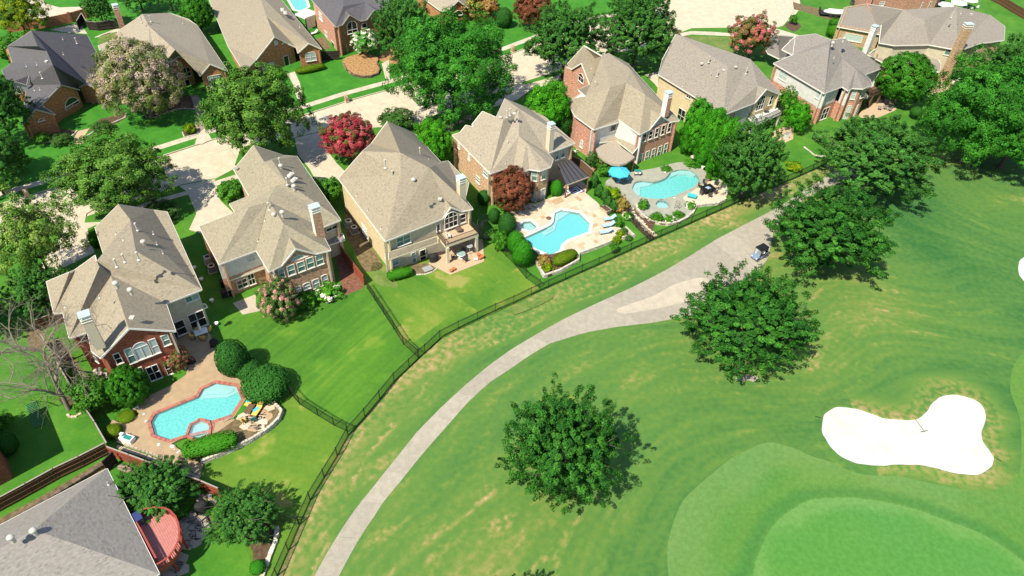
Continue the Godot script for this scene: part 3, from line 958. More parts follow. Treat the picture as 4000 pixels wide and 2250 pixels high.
func vent(h: Node3D, kind: String, at: Vector3, turn := 0.0) -> void:
	if not panes.has(kind):
		var b := MB.new()
		if kind == "pipe_vent":
			b.tube(Vector3(0, -0.1, 0), Vector3(0, 0.45, 0), 0.05, 0.05, 8).ball(Vector3(0, 0.02, 0.05), Vector3(0.14, 0.08, 0.16), 4, 8)
		elif kind == "flue_vent":
			b.tube(Vector3(0, -0.2, 0), Vector3(0, 1.0, 0), 0.085, 0.085, 8).tube(Vector3(0, 1.0, 0), Vector3(0, 1.16, 0), 0.15, 0.13, 10).ball(Vector3(0, 0.05, 0.05), Vector3(0.22, 0.1, 0.25), 4, 8)
		elif kind == "turbine_vent":
			b.tube(Vector3(0, -0.25, 0), Vector3(0, 0.3, 0), 0.2, 0.18, 10).ball(Vector3(0, 0.48, 0), Vector3(0.31, 0.24, 0.31), 8, 14)
			for i in 14:
				var a := TAU * i / 14
				b.bar(Vector3(cos(a) * 0.3, 0.36, sin(a) * 0.3), Vector3(cos(a + 0.25) * 0.3, 0.6, sin(a + 0.25) * 0.3), 0.03, 0.03)
		elif kind == "box_vent":
			b.box(Vector3(0, 0.1, 0), Vector3(0.42, 0.2, 0.42)).box(Vector3(0, 0.21, 0), Vector3(0.5, 0.05, 0.5))
		elif kind == "skylight":
			b.box(Vector3(0, 0.12, 0), Vector3(0.65, 0.2, 1.5)).ball(Vector3(0, 0.2, 0), Vector3(0.3, 0.16, 0.7), 6, 10)
		elif kind == "dish":
			b.tube(Vector3(0, -0.2, 0), Vector3(0, 0.5, 0), 0.04, 0.04, 6).ball(Vector3(0, 0.7, 0.1), Vector3(0.36, 0.36, 0.07), 6, 14)
		panes[kind] = b.done()
	var o := part(h, kind, panes[kind], M.vent_dark if kind == "dark_vent" else M.vent)
	o.position = at - h.position
	o.rotation.y = turn

# ---------------------------------------------------------------- fences
func iron_fence(label: String, flat: Array, hh := 1.5, group := "", gap := 0.13) -> void:
	var P := V3(flat)
	var o := thing("iron_fence", label, "fence", P[0], 0.0, group)
	var pk := MB.new()
	if not panes.has("post"):
		panes.post = MB.new().box(Vector3(0, hh / 2 + 0.03, 0), Vector3(0.075, hh + 0.06, 0.075)).box(Vector3(0, hh + 0.07, 0), Vector3(0.1, 0.03, 0.1)).done()
	for i in P.size():
		var a: Vector3 = P[i] - o.position
		part(o, "post", panes.post, M.iron).position = a
		if i < P.size() - 1:
			var e: Vector3 = P[i + 1] - o.position
			for y in [0.12, hh - 0.2, hh - 0.02]:
				part(o, "rail", MB.new().bar(a + Vector3.UP * y, e + Vector3.UP * y, 0.035, 0.04).done(), M.iron)
			var k := int(a.distance_to(e) / gap)
			for j in range(1, k):
				var q := a.lerp(e, float(j) / k)
				pk.box(q + Vector3.UP * (hh / 2 + 0.04), Vector3(0.022, hh - 0.12, 0.022), atan2(-(e - a).z, (e - a).x))
	var s := part(o, "pickets", pk.done(), M.iron)
	s.set_meta("kind", "stuff")
func board_fence(label: String, flat: Array, hh: float, m: Material, cap: Material, group := "", boards := true) -> void:
	var P := V3(flat)
	var o := thing("wood_fence", label, "fence", P[0], 0.0, group)
	for i in P.size() - 1:
		var a: Vector3 = P[i] - o.position
		var e: Vector3 = P[i + 1] - o.position
		var l := a.distance_to(e)
		var tn := atan2(-(e - a).z, (e - a).x)
		var k := maxi(1, int(l / 0.3))
		var key := "board%.1f" % hh
		if not panes.has(key):
			panes[key] = MB.new().box(Vector3(0, hh / 2, 0), Vector3(0.285, hh, 0.025)).done()
		for j in k:
			var q := a.lerp(e, (j + 0.5) / k)
			var bd := part(o, "board", panes[key], m)
			bd.position = q + Vector3.UP * (0.02 * ((j * 7) % 3))
			bd.rotation.y = tn
			bd.scale.x = l / k * 0.985 / 0.285
		for y in [0.3, hh * 0.55, hh - 0.25]:
			part(o, "rail", MB.new().bar(a + Vector3(sin(tn), 0, cos(tn)) * 0.05 + Vector3.UP * y, e + Vector3(sin(tn), 0, cos(tn)) * 0.05 + Vector3.UP * y, 0.06, 0.09).done(), m)
		part(o, "cap", MB.new().bar(a + Vector3.UP * (hh + 0.05), e + Vector3.UP * (hh + 0.05), 0.14, 0.04).done(), cap)
		part(o, "post", MB.new().box(Vector3(0, hh / 2 + 0.05, 0) + a, Vector3(0.11, hh + 0.1, 0.11), tn).done(), m)
func stone_row(parent: Node, called: String, flat: Array, size: Vector3, rows: int, mats: Array, y0: float, sd := 1, uneven := 0.25, closed := false) -> void:
	# a wall or edging of single stones laid in courses along a line
	var rng := RandomNumberGenerator.new()
	rng.seed = sd
	var P := V3(flat)
	if closed:
		P.append(P[0])
	if not panes.has("stone"):
		panes.stone = []
		for i in 4:
			var m := MB.new()
			m.ball(Vector3.ZERO, Vector3(0.56, 0.56, 0.56), 4, 6, Basis(Vector3.UP, 0.5), 0.0)
			var q := MB.new().box(Vector3.ZERO, Vector3.ONE)
			for k in q.v.size():
				var c0 := q.v[k]
				q.v[k] = c0 * (1.0 - 0.12 * fposmod(sin(c0.x * 12.9 + c0.y * 78.2 + c0.z * 37.7 + i * 3.1) * 43.7, 1.0))
			panes.stone.append(q.done())
	for r in rows:
		for i in P.size() - 1:
			var a: Vector3 = P[i]
			var e: Vector3 = P[i + 1]
			var l := a.distance_to(e)
			var d := (e - a) / maxf(l, 0.001)
			var s := -0.3 * size.x * (r % 2)
			while s < l - size.x * 0.3:
				var w := size.x * (1.0 + (rng.randf() - 0.5) * uneven * 2.0)
				var q := a + d * (s + w * 0.5)
				var o := part(parent, called, panes.stone[rng.randi() % 4], mats[rng.randi() % mats.size()])
				o.position = Vector3(q.x, y0 + size.y * (r + 0.5), q.z) - (parent.position if parent != self else Vector3.ZERO)
				o.rotation = Vector3((rng.randf() - 0.5) * 0.08, atan2(-d.z, d.x) + (rng.randf() - 0.5) * 0.12, 0)
				o.scale = Vector3(w * 0.97, size.y * (0.94 + 0.1 * rng.randf()), size.z * (0.9 + 0.25 * rng.randf()))
				s += w
func strip(flat: Array, w: float, y0: float, y1: float) -> ArrayMesh:
	# a kerb: a band of width w to the left of a line
	var P := V3(flat)
	var q := inset(P, w)
	var b := MB.new()
	for i in P.size() - 1:
		var a := Vector3(P[i].x, y0, P[i].z)
		var e := Vector3(P[i + 1].x, y0, P[i + 1].z)
		var a2 := Vector3(q[i].x, y0, q[i].z)
		var e2 := Vector3(q[i + 1].x, y0, q[i + 1].z)
		var up := Vector3.UP * (y1 - y0)
		b.quad(a, e, e + up, a + up)
		b.quad(e2, a2, a2 + up, e2 + up)
		b.quad(a + up, e + up, e2 + up, a2 + up)
	return b.done()
func slabs(parent: Node, fa: Array, fb: Array, step: float, m: Material, gap := 0.02, y := 0.135) -> void:
	# a walk between two edge lines, cast in separate slabs
	var A := V3(fa)
	var B := V3(fb)
	var run := func(L: Array, f: float) -> Vector3:
		var tot := 0.0
		for i in L.size() - 1:
			tot += L[i].distance_to(L[i + 1])
		var s := f * tot
		for i in L.size() - 1:
			var l: float = L[i].distance_to(L[i + 1])
			if s <= l or i == L.size() - 2:
				return L[i].lerp(L[i + 1], s / maxf(l, 0.001))
			s -= l
		return L[0]
	var ln := 0.0
	for i in A.size() - 1:
		ln += A[i].distance_to(A[i + 1])
	var k := maxi(1, int(round(ln / step)))
	var rng := RandomNumberGenerator.new()
	rng.seed = int(ln * 10.0)
	for i in k:
		var g := gap / step * 0.5
		var pts := PackedVector2Array()
		var sub := 3
		for j in sub + 1:
			var q: Vector3 = run.call(A, lerpf((i + g) / k, (i + 1 - g) / k, float(j) / sub))
			pts.append(Vector2(q.x, q.z))
		for j in sub + 1:
			var q: Vector3 = run.call(B, lerpf((i + 1 - g) / k, (i + g) / k, float(j) / sub))
			pts.append(Vector2(q.x, q.z))
		var key := "%s tone %d" % [m.resource_name, rng.randi() % 4]
		if not M.has(key):
			var t: StandardMaterial3D = m.duplicate()
			var f: float = [0.97, 1.0, 1.025, 0.985][int(key.right(1))]
			t.albedo_color = Color(m.albedo_color.r * f, m.albedo_color.g * f, m.albedo_color.b * f)
			t.resource_name = key
			M[key] = t
		part(parent, "slab", MB.new().prism(pts, y - 0.1, y).done(), M[key])
func holed(outer: PackedVector2Array, holes: Array) -> Array:
	# pieces of a polygon with holes, cut so that no piece has one
	var cuts := []
	for q: PackedVector2Array in holes:
		var x := 0.0
		for p in q:
			x += p.x / q.size()
		cuts.append(x)
	cuts.sort()
	cuts.push_front(-3000.0)
	cuts.append(3000.0)
	var r := []
	for i in cuts.size() - 1:
		var list: Array = Geometry2D.intersect_polygons(outer, PackedVector2Array([Vector2(cuts[i], -3000), Vector2(cuts[i + 1], -3000), Vector2(cuts[i + 1], 3000), Vector2(cuts[i], 3000)]))
		for q in holes:
			var next := []
			for p in list:
				next.append_array(Geometry2D.clip_polygons(p, q))
			list = next
		r.append_array(list)
	return r
func raised(called: String, outer: PackedVector2Array, holes: Array, y0: float, y1: float, m: Material, label := "") -> void:
	var b := MB.new()
	for p in holed(outer, holes):
		b.prism(p, y0, y1)
	ground(called, b.done(), m, label)
func ring_band(outer: PackedVector2Array, inner: PackedVector2Array, y0: float, y1: float) -> MB:
	var b := MB.new()
	for p in holed(outer, [inner]):
		b.prism(p, y0, y1)
	return b
func grown(p: PackedVector2Array, d: float) -> PackedVector2Array:
	var r := Geometry2D.offset_polygon(p, d, Geometry2D.JOIN_MITER)
	return r[0] if r.size() else p
func pool(label: String, edge: PackedVector2Array, y: float, cope: float, copes: Array, brick: float, floor_mat: Material) -> Node3D:
	# edge: the water's outline; y: deck height. The basin is sunk into the deck.
	var c := Vector3.ZERO
	for p in edge:
		c += Vector3(p.x, 0, p.y) / edge.size()
	var o := thing("swimming_pool", label, "pool", c)
	var rel := PackedVector2Array()
	for p in edge:
		rel.append(p - Vector2(c.x, c.z))
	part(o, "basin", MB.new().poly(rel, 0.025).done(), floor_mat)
	var w := MB.new()
	w.poly(rel, y - 0.09)
	part(o, "water", w.done(), M.water)
	# coping laid stone by stone
	var out := grown(rel, cope)
	if Geometry2D.is_polygon_clockwise(rel):
		rel.reverse()
	var inn := grown(rel, -0.04)
	var n := 0
	var rng := RandomNumberGenerator.new()
	rng.seed = 9
	for i in rel.size():
		var a := rel[i]
		var e := rel[(i + 1) % rel.size()]
		var l := a.distance_to(e)
		var k := maxi(1, int(round(l / brick)))
		var pa := rel[(i - 1 + rel.size()) % rel.size()]
		var pe := rel[(i + 2) % rel.size()]
		var na := _miter(pa, a, e)
		var ne := _miter(a, e, pe)
		for j in k:
			var f0 := (j + 0.02) / k
			var f1 := (j + 0.98) / k
			var q0 := a.lerp(e, f0)
			var q1 := a.lerp(e, f1)
			var m0 := na.lerp(ne, f0) * cope
			var m1 := na.lerp(ne, f1) * cope
			var t := 0.04
			part(o, "coping_stone", MB.new().prism(PackedVector2Array([q0 - m0 * t / cope, q1 - m1 * t / cope, q1 + m1, q0 + m0]), y - 0.12, y + 0.03).done(), copes[rng.randi() % copes.size()])
			n += 1
	# basin wall
	var b := MB.new()
	for i in rel.size():
		var a := rel[i]
		var e := rel[(i + 1) % rel.size()]
		b.quad(Vector3(e.x, 0.02, e.y), Vector3(a.x, 0.02, a.y), Vector3(a.x, y - 0.1, a.y), Vector3(e.x, y - 0.1, e.y))
	part(o, "basin_wall", b.done(), M.tile_line)
	return o
func _miter(a: Vector2, b: Vector2, e: Vector2) -> Vector2:
	var d0 := (b - a).normalized()
	var d1 := (e - b).normalized()
	var n0 := Vector2(d0.y, -d0.x)
	var n1 := Vector2(d1.y, -d1.x)
	var q := 1.0 + n0.dot(n1)
	return (n0 + n1) / maxf(q, 0.35)
func steps(o: Node3D, outline: PackedVector2Array, ys: Array, shrink: float, m: Material) -> void:
	var rel := PackedVector2Array()
	for p in outline:
		rel.append(p - Vector2(o.position.x, o.position.z))
	for y in ys:
		part(o, "step", MB.new().prism(rel, 0.0, y).done(), m)
		var r := Geometry2D.offset_polygon(rel, -shrink)
		if r.is_empty():
			return
		rel = r[0]
func bunker(edge: PackedVector2Array) -> void:
	var e := smooth(edge, 5)
	if Geometry2D.is_polygon_clockwise(e):
		e.reverse()
	var lip := MB.new()
	var sand := MB.new()
	var n := e.size()
	var k := noise(8, 0.3, 2)
	for i in n:
		var q := []
		for s in 2:
			var j := (i + s) % n
			var m := _miter(e[(j - 1 + n) % n], e[j], e[(j + 1) % n])
			if m.length() > 1.3:
				m = m.normalized() * 1.3
			var wob := 0.12 * k.get_noise_2d(e[j].x * 1.2, e[j].y * 1.2)
			var r := []
			for t in [[-0.5, 0.03], [-0.06 + wob, 0.05], [0.0 + wob, 0.12], [0.12 + wob, 0.14], [0.5 + wob, 0.09], [1.2 + wob, 0.008]]:
				var p: Vector2 = e[j] + m * t[0]
				r.append(Vector3(p.x, t[1], p.y))
			q.append(r)
		for t in 5:
			(sand if t == 0 else lip).quad(q[0][t], q[1][t], q[1][t + 1], q[0][t + 1])
	for mesh in [lip, sand]:
		for i in mesh.n.size():
			if mesh.n[i].y < 0.0:
				mesh.n[i] = -mesh.n[i]
	sand.poly(grown(e, -0.4), 0.028)
	for i in lip.v.size():
		lip.t[i] = Vector2(lip.v[i].x, lip.v[i].z)
	ground("bunker_sand", sand.done(), M.sand, "white sand bunker shaped like a kidney beside the green")
	ground("bunker_lip", lip.done(), M.fairway, "worn grass lip round the bunker")
func flagstones(called: String, outer: PackedVector2Array, holes: Array, y: float) -> void:
	# random ashlar paving: stones of a few sizes laid on a turned grid, each a piece of its own
	var o := Node3D.new()
	o.name = numbered(called)
	add_child(o, true)
	o.set_meta("kind", "structure")
	var rng := RandomNumberGenerator.new()
	rng.seed = 14
	var t := 0.62
	var ux := Vector2(cos(t), -sin(t))
	var uy := Vector2(sin(t), cos(t))
	var c := outer[0]
	var cell := 0.62
	var taken := {}
	var keep := []
	for q in holes:
		keep.append(grown(q, 0.45))
	for j in range(-40, 40):
		for i in range(-40, 40):
			if taken.has(Vector2i(i, j)):
				continue
			var sz: Vector2i = [Vector2i(1, 1), Vector2i(2, 1), Vector2i(1, 2), Vector2i(2, 2), Vector2i(3, 2), Vector2i(1, 1)][rng.randi() % 6]
			for a in sz.x:
				for d in sz.y:
					if taken.has(Vector2i(i + a, j + d)):
						sz = Vector2i(1, 1)
			for a in sz.x:
				for d in sz.y:
					taken[Vector2i(i + a, j + d)] = true
			var p0 := c + (ux * i + uy * j) * cell
			var g := 0.012
			var q := PackedVector2Array([p0 + ux * g + uy * g, p0 + ux * (sz.x * cell - g) + uy * g, p0 + ux * (sz.x * cell - g) + uy * (sz.y * cell - g), p0 + ux * g + uy * (sz.y * cell - g)])
			var list: Array = Geometry2D.intersect_polygons(q, outer)
			for k in keep:
				var next := []
				for p in list:
					next.append_array(Geometry2D.clip_polygons(p, k))
				list = next
			for p in list:
				if p.size() >= 3:
					part(o, "paving_stone", MB.new().prism(p, y - 0.03, y + 0.02 + 0.006 * rng.randf()).done(), M["flag_%d" % [0, 2, 2, 4, 1, 2, 0, 3, 4][rng.randi() % 9]])
# ---------------------------------------------------------------- things in the yards
func chair(label: String, at: Vector3, turn: float, seat: Material, frame: Material, group := "", called := "patio_chair") -> Node3D:
	var o := thing(called, label, "chair", at, turn, group)
	if not panes.has("chair"):
		panes.chair = [MB.new().box(Vector3(0, 0.44, 0), Vector3(0.54, 0.06, 0.52)).done(), MB.new().box(Vector3(-0.27, 0.72, 0), Vector3(0.05, 0.56, 0.5), 0.0, Basis(Vector3(0, 0, 1), 0.16)).done(),
			MB.new().box(Vector3(0, 0.22, 0), Vector3(0.04, 0.44, 0.04)).done(), MB.new().bar(Vector3(-0.26, 0.64, 0), Vector3(0.24, 0.64, 0), 0.05, 0.04).bar(Vector3(0.24, 0.44, 0), Vector3(0.24, 0.64, 0), 0.04, 0.04).done()]
	part(o, "seat", panes.chair[0], seat)
	part(o, "backrest", panes.chair[1], seat)
	for x in [-0.24, 0.24]:
		for z in [-0.24, 0.24]:
			part(o, "leg", panes.chair[2], frame).position = Vector3(x, 0, z)
	for z in [-0.27, 0.27]:
		part(o, "armrest", panes.chair[3], frame).position.z = z
	return o
func lounger(label: String, at: Vector3, turn: float, cloth: Material, frame: Material, group := "") -> Node3D:
	# foot at local -x, raised back at +x
	var o := thing("sun_lounger", label, "lounger", at, turn, group)
	part(o, "frame", MB.new().box(Vector3(-0.1, 0.27, 0.3), Vector3(1.9, 0.06, 0.05)).box(Vector3(-0.1, 0.27, -0.3), Vector3(1.9, 0.06, 0.05)).box(Vector3(-1.02, 0.27, 0), Vector3(0.05, 0.06, 0.6)).done(), frame)
	part(o, "seat", MB.new().box(Vector3(-0.4, 0.34, 0), Vector3(1.25, 0.1, 0.62)).done(), cloth)
	part(o, "backrest", MB.new().box(Vector3(0.53, 0.55, 0), Vector3(0.78, 0.1, 0.62), 0.0, Basis(Vector3(0, 0, 1), 0.6)).done(), cloth)
	for x in [-0.9, 0.75]:
		for z in [-0.28, 0.28]:
			part(o, "leg", MB.new().box(Vector3(x, 0.13, z), Vector3(0.05, 0.26, 0.05)).done(), frame)
	return o
func table(label: String, at: Vector3, turn: float, size: Vector3, top: Material, leg: Material, round_top := false, called := "patio_table") -> Node3D:
	var o := thing(called, label, "table", at, turn)
	if round_top:
		part(o, "tabletop", MB.new().tube(Vector3(0, size.y - 0.05, 0), Vector3(0, size.y, 0), size.x / 2, size.x / 2, 20).done(), top)
		part(o, "rim", MB.new().lathe(Vector3(0, size.y - 0.07, 0), [Vector2(size.x / 2, 0), Vector2(size.x / 2 + 0.05, 0.03), Vector2(size.x / 2, 0.08)], 20).done(), leg)
		part(o, "pedestal", MB.new().lathe(Vector3.ZERO, [Vector2(size.x * 0.28, 0.0), Vector2(size.x * 0.26, 0.05), Vector2(0.05, 0.1), Vector2(0.04, size.y - 0.05)], 12).done(), leg)
	else:
		part(o, "tabletop", MB.new().box(Vector3(0, size.y - 0.03, 0), Vector3(size.x, 0.06, size.z)).done(), top)
		for x in [-1, 1]:
			for z in [-1, 1]:
				part(o, "leg", MB.new().box(Vector3(x * (size.x / 2 - 0.08), (size.y - 0.06) / 2, z * (size.z / 2 - 0.08)), Vector3(0.06, size.y - 0.06, 0.06)).done(), leg)
	return o
func umbrella(label: String, at: Vector3, r: float, hh: float, cloth: Material, pole: Material) -> void:
	var o := thing("patio_umbrella", label, "umbrella", at)
	part(o, "base", MB.new().lathe(Vector3.ZERO, [Vector2(0.26, 0), Vector2(0.26, 0.06), Vector2(0.05, 0.12), Vector2(0.0, 0.13)], 12).done(), pole)
	part(o, "pole", MB.new().tube(Vector3.ZERO, Vector3(0, hh, 0), 0.025, 0.025, 8).done(), pole)
	var b := MB.new()
	for i in 8:
		var p := Vector3(cos(TAU * i / 8), 0, sin(TAU * i / 8)) * r + Vector3.UP * (hh - 0.5)
		var q := Vector3(cos(TAU * (i + 1) / 8), 0, sin(TAU * (i + 1) / 8)) * r + Vector3.UP * (hh - 0.5)
		var m := (p + q) * 0.48 + Vector3.UP * ((hh - 0.5) * 0.04 + 0.02)
		var top := Vector3(0, hh, 0)
		b.tri(top, q, m); b.tri(top, m, p)
		b.quad(p, m, m - Vector3.UP * 0.16, p - Vector3.UP * 0.14)
		b.quad(m, q, q - Vector3.UP * 0.14, m - Vector3.UP * 0.16)
		part(o, "rib", MB.new().bar(Vector3(0, hh - 0.03, 0), p - Vector3.UP * 0.02, 0.025, 0.025).done(), pole)
	part(o, "canopy", b.done(), cloth)
	part(o, "finial", MB.new().ball(Vector3(0, hh + 0.03, 0), Vector3(0.05, 0.06, 0.05)).done(), pole)
func air_unit(label: String, at: Vector3, turn: float, body: Material) -> void:
	var o := thing("air_conditioner", label, "air conditioner", at, turn, "air conditioners between the houses")
	part(o, "pad", MB.new().box(Vector3(0, 0.04, 0), Vector3(1.15, 0.08, 1.15)).done(), M.concrete_walk)
	part(o, "cabinet", MB.new().box(Vector3(0, 0.5, 0), Vector3(0.9, 0.84, 0.9)).done(), body)
	for i in 8:
		part(o, "louvre", MB.new().box(Vector3(0, 0.16 + i * 0.09, 0), Vector3(0.93, 0.02, 0.93)).done(), M.grey_plastic)
	part(o, "top", MB.new().lathe(Vector3(0, 0.92, 0), [Vector2(0.46, 0), Vector2(0.45, 0.07), Vector2(0.32, 0.09), Vector2(0.32, 0.02)], 16).done(), M.vent)
	part(o, "fan_grille", MB.new().tube(Vector3(0, 0.93, 0), Vector3(0, 0.95, 0), 0.33, 0.33, 16).done(), M.black_cover)
func pot(label: String, at: Vector3, r: float, m: Material, green := "") -> void:
	var o := thing("plant_pot", label, "pot", at)
	part(o, "pot", MB.new().lathe(Vector3.ZERO, [Vector2(r * 0.6, 0), Vector2(r * 0.92, r * 1.3), Vector2(r * 1.05, r * 1.3), Vector2(r * 1.05, r * 1.55), Vector2(r * 0.88, r * 1.55), Vector2(r * 0.85, r * 1.3), Vector2(0, r * 1.3)], 14).done(), m)
	if green:
		var c := part(o, "plant", crowns[green].meshes[0], M.leaves)
		c.position.y = r * 2.2
		c.scale = Vector3.ONE * r * 1.3
func covered_grill(label: String, at: Vector3, turn: float, s := 1.0) -> void:
	var o := thing("covered_grill", label, "grill", at, turn)
	part(o, "cover", MB.new().lathe(Vector3.ZERO, [Vector2(0.62, 0.08), Vector2(0.58, 0.7), Vector2(0.5, 1.0), Vector2(0.3, 1.17), Vector2(0, 1.2)], 12).done(), M.black_cover).scale = Vector3(s * 1.1, s, s * 0.8)
	part(o, "hem", MB.new().lathe(Vector3.ZERO, [Vector2(0.66, 0.02), Vector2(0.63, 0.1)], 12).done(), M.dark_grey).scale = Vector3(s * 1.1, s, s * 0.8)
func mailbox(label: String, at: Vector3, turn: float, m: Material) -> void:
	var o := thing("brick_mailbox", label, "mailbox", at, turn, "brick mailboxes along the street")
	part(o, "pillar", MB.new().box(Vector3(0, 0.55, 0), Vector3(0.6, 1.1, 0.62)).done(), m)
	var b := MB.new()
	b.tube(Vector3(0, 1.1, -0.31), Vector3(0, 1.1, 0.31), 0.3, 0.3, 16)
	part(o, "arched_top", b.done(), m)
	part(o, "mailbox_door", MB.new().box(Vector3(0, 1.02, 0.32), Vector3(0.26, 0.26, 0.04)).tube(Vector3(0, 1.15, 0.3), Vector3(0, 1.15, 0.34), 0.13, 0.13, 12).done(), M.white_paint)
	part(o, "base", MB.new().box(Vector3(0, 0.05, 0), Vector3(0.75, 0.1, 0.77)).done(), M.concrete_walk)
func rake(label: String, a: Vector3, e: Vector3) -> void:
	var o := thing("bunker_rake", label, "rake", a, 0.0, "rakes by the bunker")
	var d := e - a
	var s := Vector3(-d.z, 0, d.x).normalized()
	part(o, "handle", MB.new().tube(Vector3(0, 0.06, 0), d + Vector3(0, 0.05, 0), 0.02, 0.02, 6).done(), M.dark_grey)
	var b := MB.new().bar(d + s * 0.4 + Vector3.UP * 0.06, d - s * 0.4 + Vector3.UP * 0.06, 0.06, 0.05)
	for i in 9:
		b.bar(d + s * (0.1 * (i - 4)) + Vector3.UP * 0.06, d + s * (0.1 * (i - 4)) + Vector3.UP * 0.0, 0.015, 0.015)
	part(o, "head", b.done(), M.black_paint)
func railing(o: Node3D, flat: Array, y: float, hh: float, m: Material, gap := 0.12, thick := 0.025, top := 0.06, called := "railing") -> void:
	var pts := V3(flat)
	var b := MB.new()
	for i in pts.size() - 1:
		var a: Vector3 = pts[i] - Vector3(o.position.x, 0, o.position.z)
		var e: Vector3 = pts[i + 1] - Vector3(o.position.x, 0, o.position.z)
		a.y = y; e.y = y
		part(o, "handrail", MB.new().bar(a + Vector3.UP * hh, e + Vector3.UP * hh, top, 0.05).done(), m)
		part(o, "bottom_rail", MB.new().bar(a + Vector3.UP * 0.1, e + Vector3.UP * 0.1, thick * 1.4, 0.04).done(), m)
		part(o, "post", MB.new().box(a + Vector3.UP * hh / 2, Vector3(thick * 2.4, hh, thick * 2.4)).done(), m)
		var k := maxi(1, int(a.distance_to(e) / gap))
		for j in k:
			b.box(a.lerp(e, (j + 0.5) / k) + Vector3.UP * hh * 0.53, Vector3(thick, hh * 0.9, thick), atan2(-(e - a).z, (e - a).x))
	part(o, "balusters", b.done(), m).set_meta("kind", "stuff")
func rocks(called: String, label: String, flat: Array, r: float, mats: Array, group: String, cat := "rock") -> void:
	var rng := RandomNumberGenerator.new()
	rng.seed = hash(label)
	var pts := V3(flat)
	for i in pts.size():
		var b := MB.new()
		b.ball(Vector3.ZERO, Vector3(1, 0.6, 0.8), 5, 7, Basis(), 0.25, i)
		var nth: String = ["first", "second", "third", "fourth", "fifth", "sixth", "seventh", "eighth", "ninth", "tenth"][i]
		var o := solo(called, b.done(), mats[i % mats.size()], label % nth if "%s" in label else label, cat, pts[i] + Vector3.UP * r * 0.2, rng.randf() * 6.0, group)
		o.scale = Vector3.ONE * r * (0.7 + 0.6 * rng.randf())
func pads(called: String, label: String, flat: Array, r: float, mats: Array) -> void:
	# stepping stones, each an irregular slab of its own
	var o := Node3D.new()
	o.name = numbered(called)
	add_child(o, true)
	o.set_meta("kind", "structure")
	o.set_meta("label", label)
	var rng := RandomNumberGenerator.new()
	var pts := V3(flat)
	rng.seed = pts.size() * 7
	for p: Vector3 in pts:
		var q := PackedVector2Array()
		var n := 6
		var t := rng.randf() * 6.0
		for i in n:
			var rr := r * (0.8 + 0.4 * rng.randf())
			q.append(Vector2(p.x + cos(t + TAU * i / n) * rr * 1.15, p.z + sin(t + TAU * i / n) * rr * 0.8))
		part(o, "stone", MB.new().prism(q, p.y - 0.05, p.y + 0.05).done(), mats[rng.randi() % mats.size()])
func plot(called: String, flat: Array, y0: float, y1: float, m: Material, label := "", sm := true) -> void:
	var p := V2(flat)
	ground(called, MB.new().prism(smooth(p, 4) if sm else p, y0, y1).done(), m, label)
func net(bones: Array, cell: float, col_mat: Material, parent: Node, called: String) -> void:
	# one continuous skin round tapered bones [from, to, radius, radius], meshed as surface nets
	var lo := Vector3.ONE * 1e9
	var hi := -lo
	for k in bones:
		lo = lo.min(k[0] - Vector3.ONE * (k[2] + cell * 2)).min(k[1] - Vector3.ONE * (k[3] + cell * 2))
		hi = hi.max(k[0] + Vector3.ONE * (k[2] + cell * 2)).max(k[1] + Vector3.ONE * (k[3] + cell * 2))
	var n := Vector3i(((hi - lo) / cell).ceil()) + Vector3i.ONE
	var f := PackedFloat32Array()
	f.resize(n.x * n.y * n.z)
	for z in n.z:
		for y in n.y:
			for x in n.x:
				var p := lo + Vector3(x, y, z) * cell
				var d := 1e9
				for k in bones:
					var ab: Vector3 = k[1] - k[0]
					var t := clampf((p - k[0]).dot(ab) / maxf(1e-6, ab.length_squared()), 0.0, 1.0)
					var e: float = (p - k[0] - ab * t).length() - lerpf(k[2], k[3], t)
					var hh := clampf(0.5 + 0.5 * (d - e) / 0.03, 0.0, 1.0)
					d = lerpf(d, e, hh) - 0.03 * hh * (1.0 - hh) if d < 1e8 else e
				f[x + n.x * (y + n.y * z)] = d
	var vid := {}
	var pos := []
	var off := [Vector3i(0, 0, 0), Vector3i(1, 0, 0), Vector3i(0, 1, 0), Vector3i(1, 1, 0), Vector3i(0, 0, 1), Vector3i(1, 0, 1), Vector3i(0, 1, 1), Vector3i(1, 1, 1)]
	var at := func(c: Vector3i) -> float: return f[c.x + n.x * (c.y + n.y * c.z)]
	for z in n.z - 1:
		for y in n.y - 1:
			for x in n.x - 1:
				var c := Vector3i(x, y, z)
				var s := Vector3.ZERO
				var cnt := 0
				for e in [[0, 1], [2, 3], [4, 5], [6, 7], [0, 2], [1, 3], [4, 6], [5, 7], [0, 4], [1, 5], [2, 6], [3, 7]]:
					var a: float = at.call(c + off[e[0]])
					var b: float = at.call(c + off[e[1]])
					if (a < 0.0) != (b < 0.0):
						s += Vector3(c + off[e[0]]).lerp(Vector3(c + off[e[1]]), a / (a - b))
						cnt += 1
				if cnt:
					vid[c] = pos.size()
					pos.append(lo + s / cnt * cell)
	var mb := MB.new()
	for c: Vector3i in vid:
		for ax in 3:
			var u := Vector3i.ZERO
			u[ax] = 1
			var v1 := Vector3i.ZERO
			v1[(ax + 1) % 3] = 1
			var v2 := Vector3i.ZERO
			v2[(ax + 2) % 3] = 1
			var a: float = at.call(c)
			var b: float = at.call(c + u)
			if (a < 0.0) != (b < 0.0) and vid.has(c - v1) and vid.has(c - v2) and vid.has(c - v1 - v2):
				var q := [pos[vid[c]], pos[vid[c - v1]], pos[vid[c - v1 - v2]], pos[vid[c - v2]]]
				if a < 0.0:
					mb.quad(q[0], q[1], q[2], q[3])
				else:
					mb.quad(q[3], q[2], q[1], q[0])
	part(parent, called, mb.done(), col_mat)
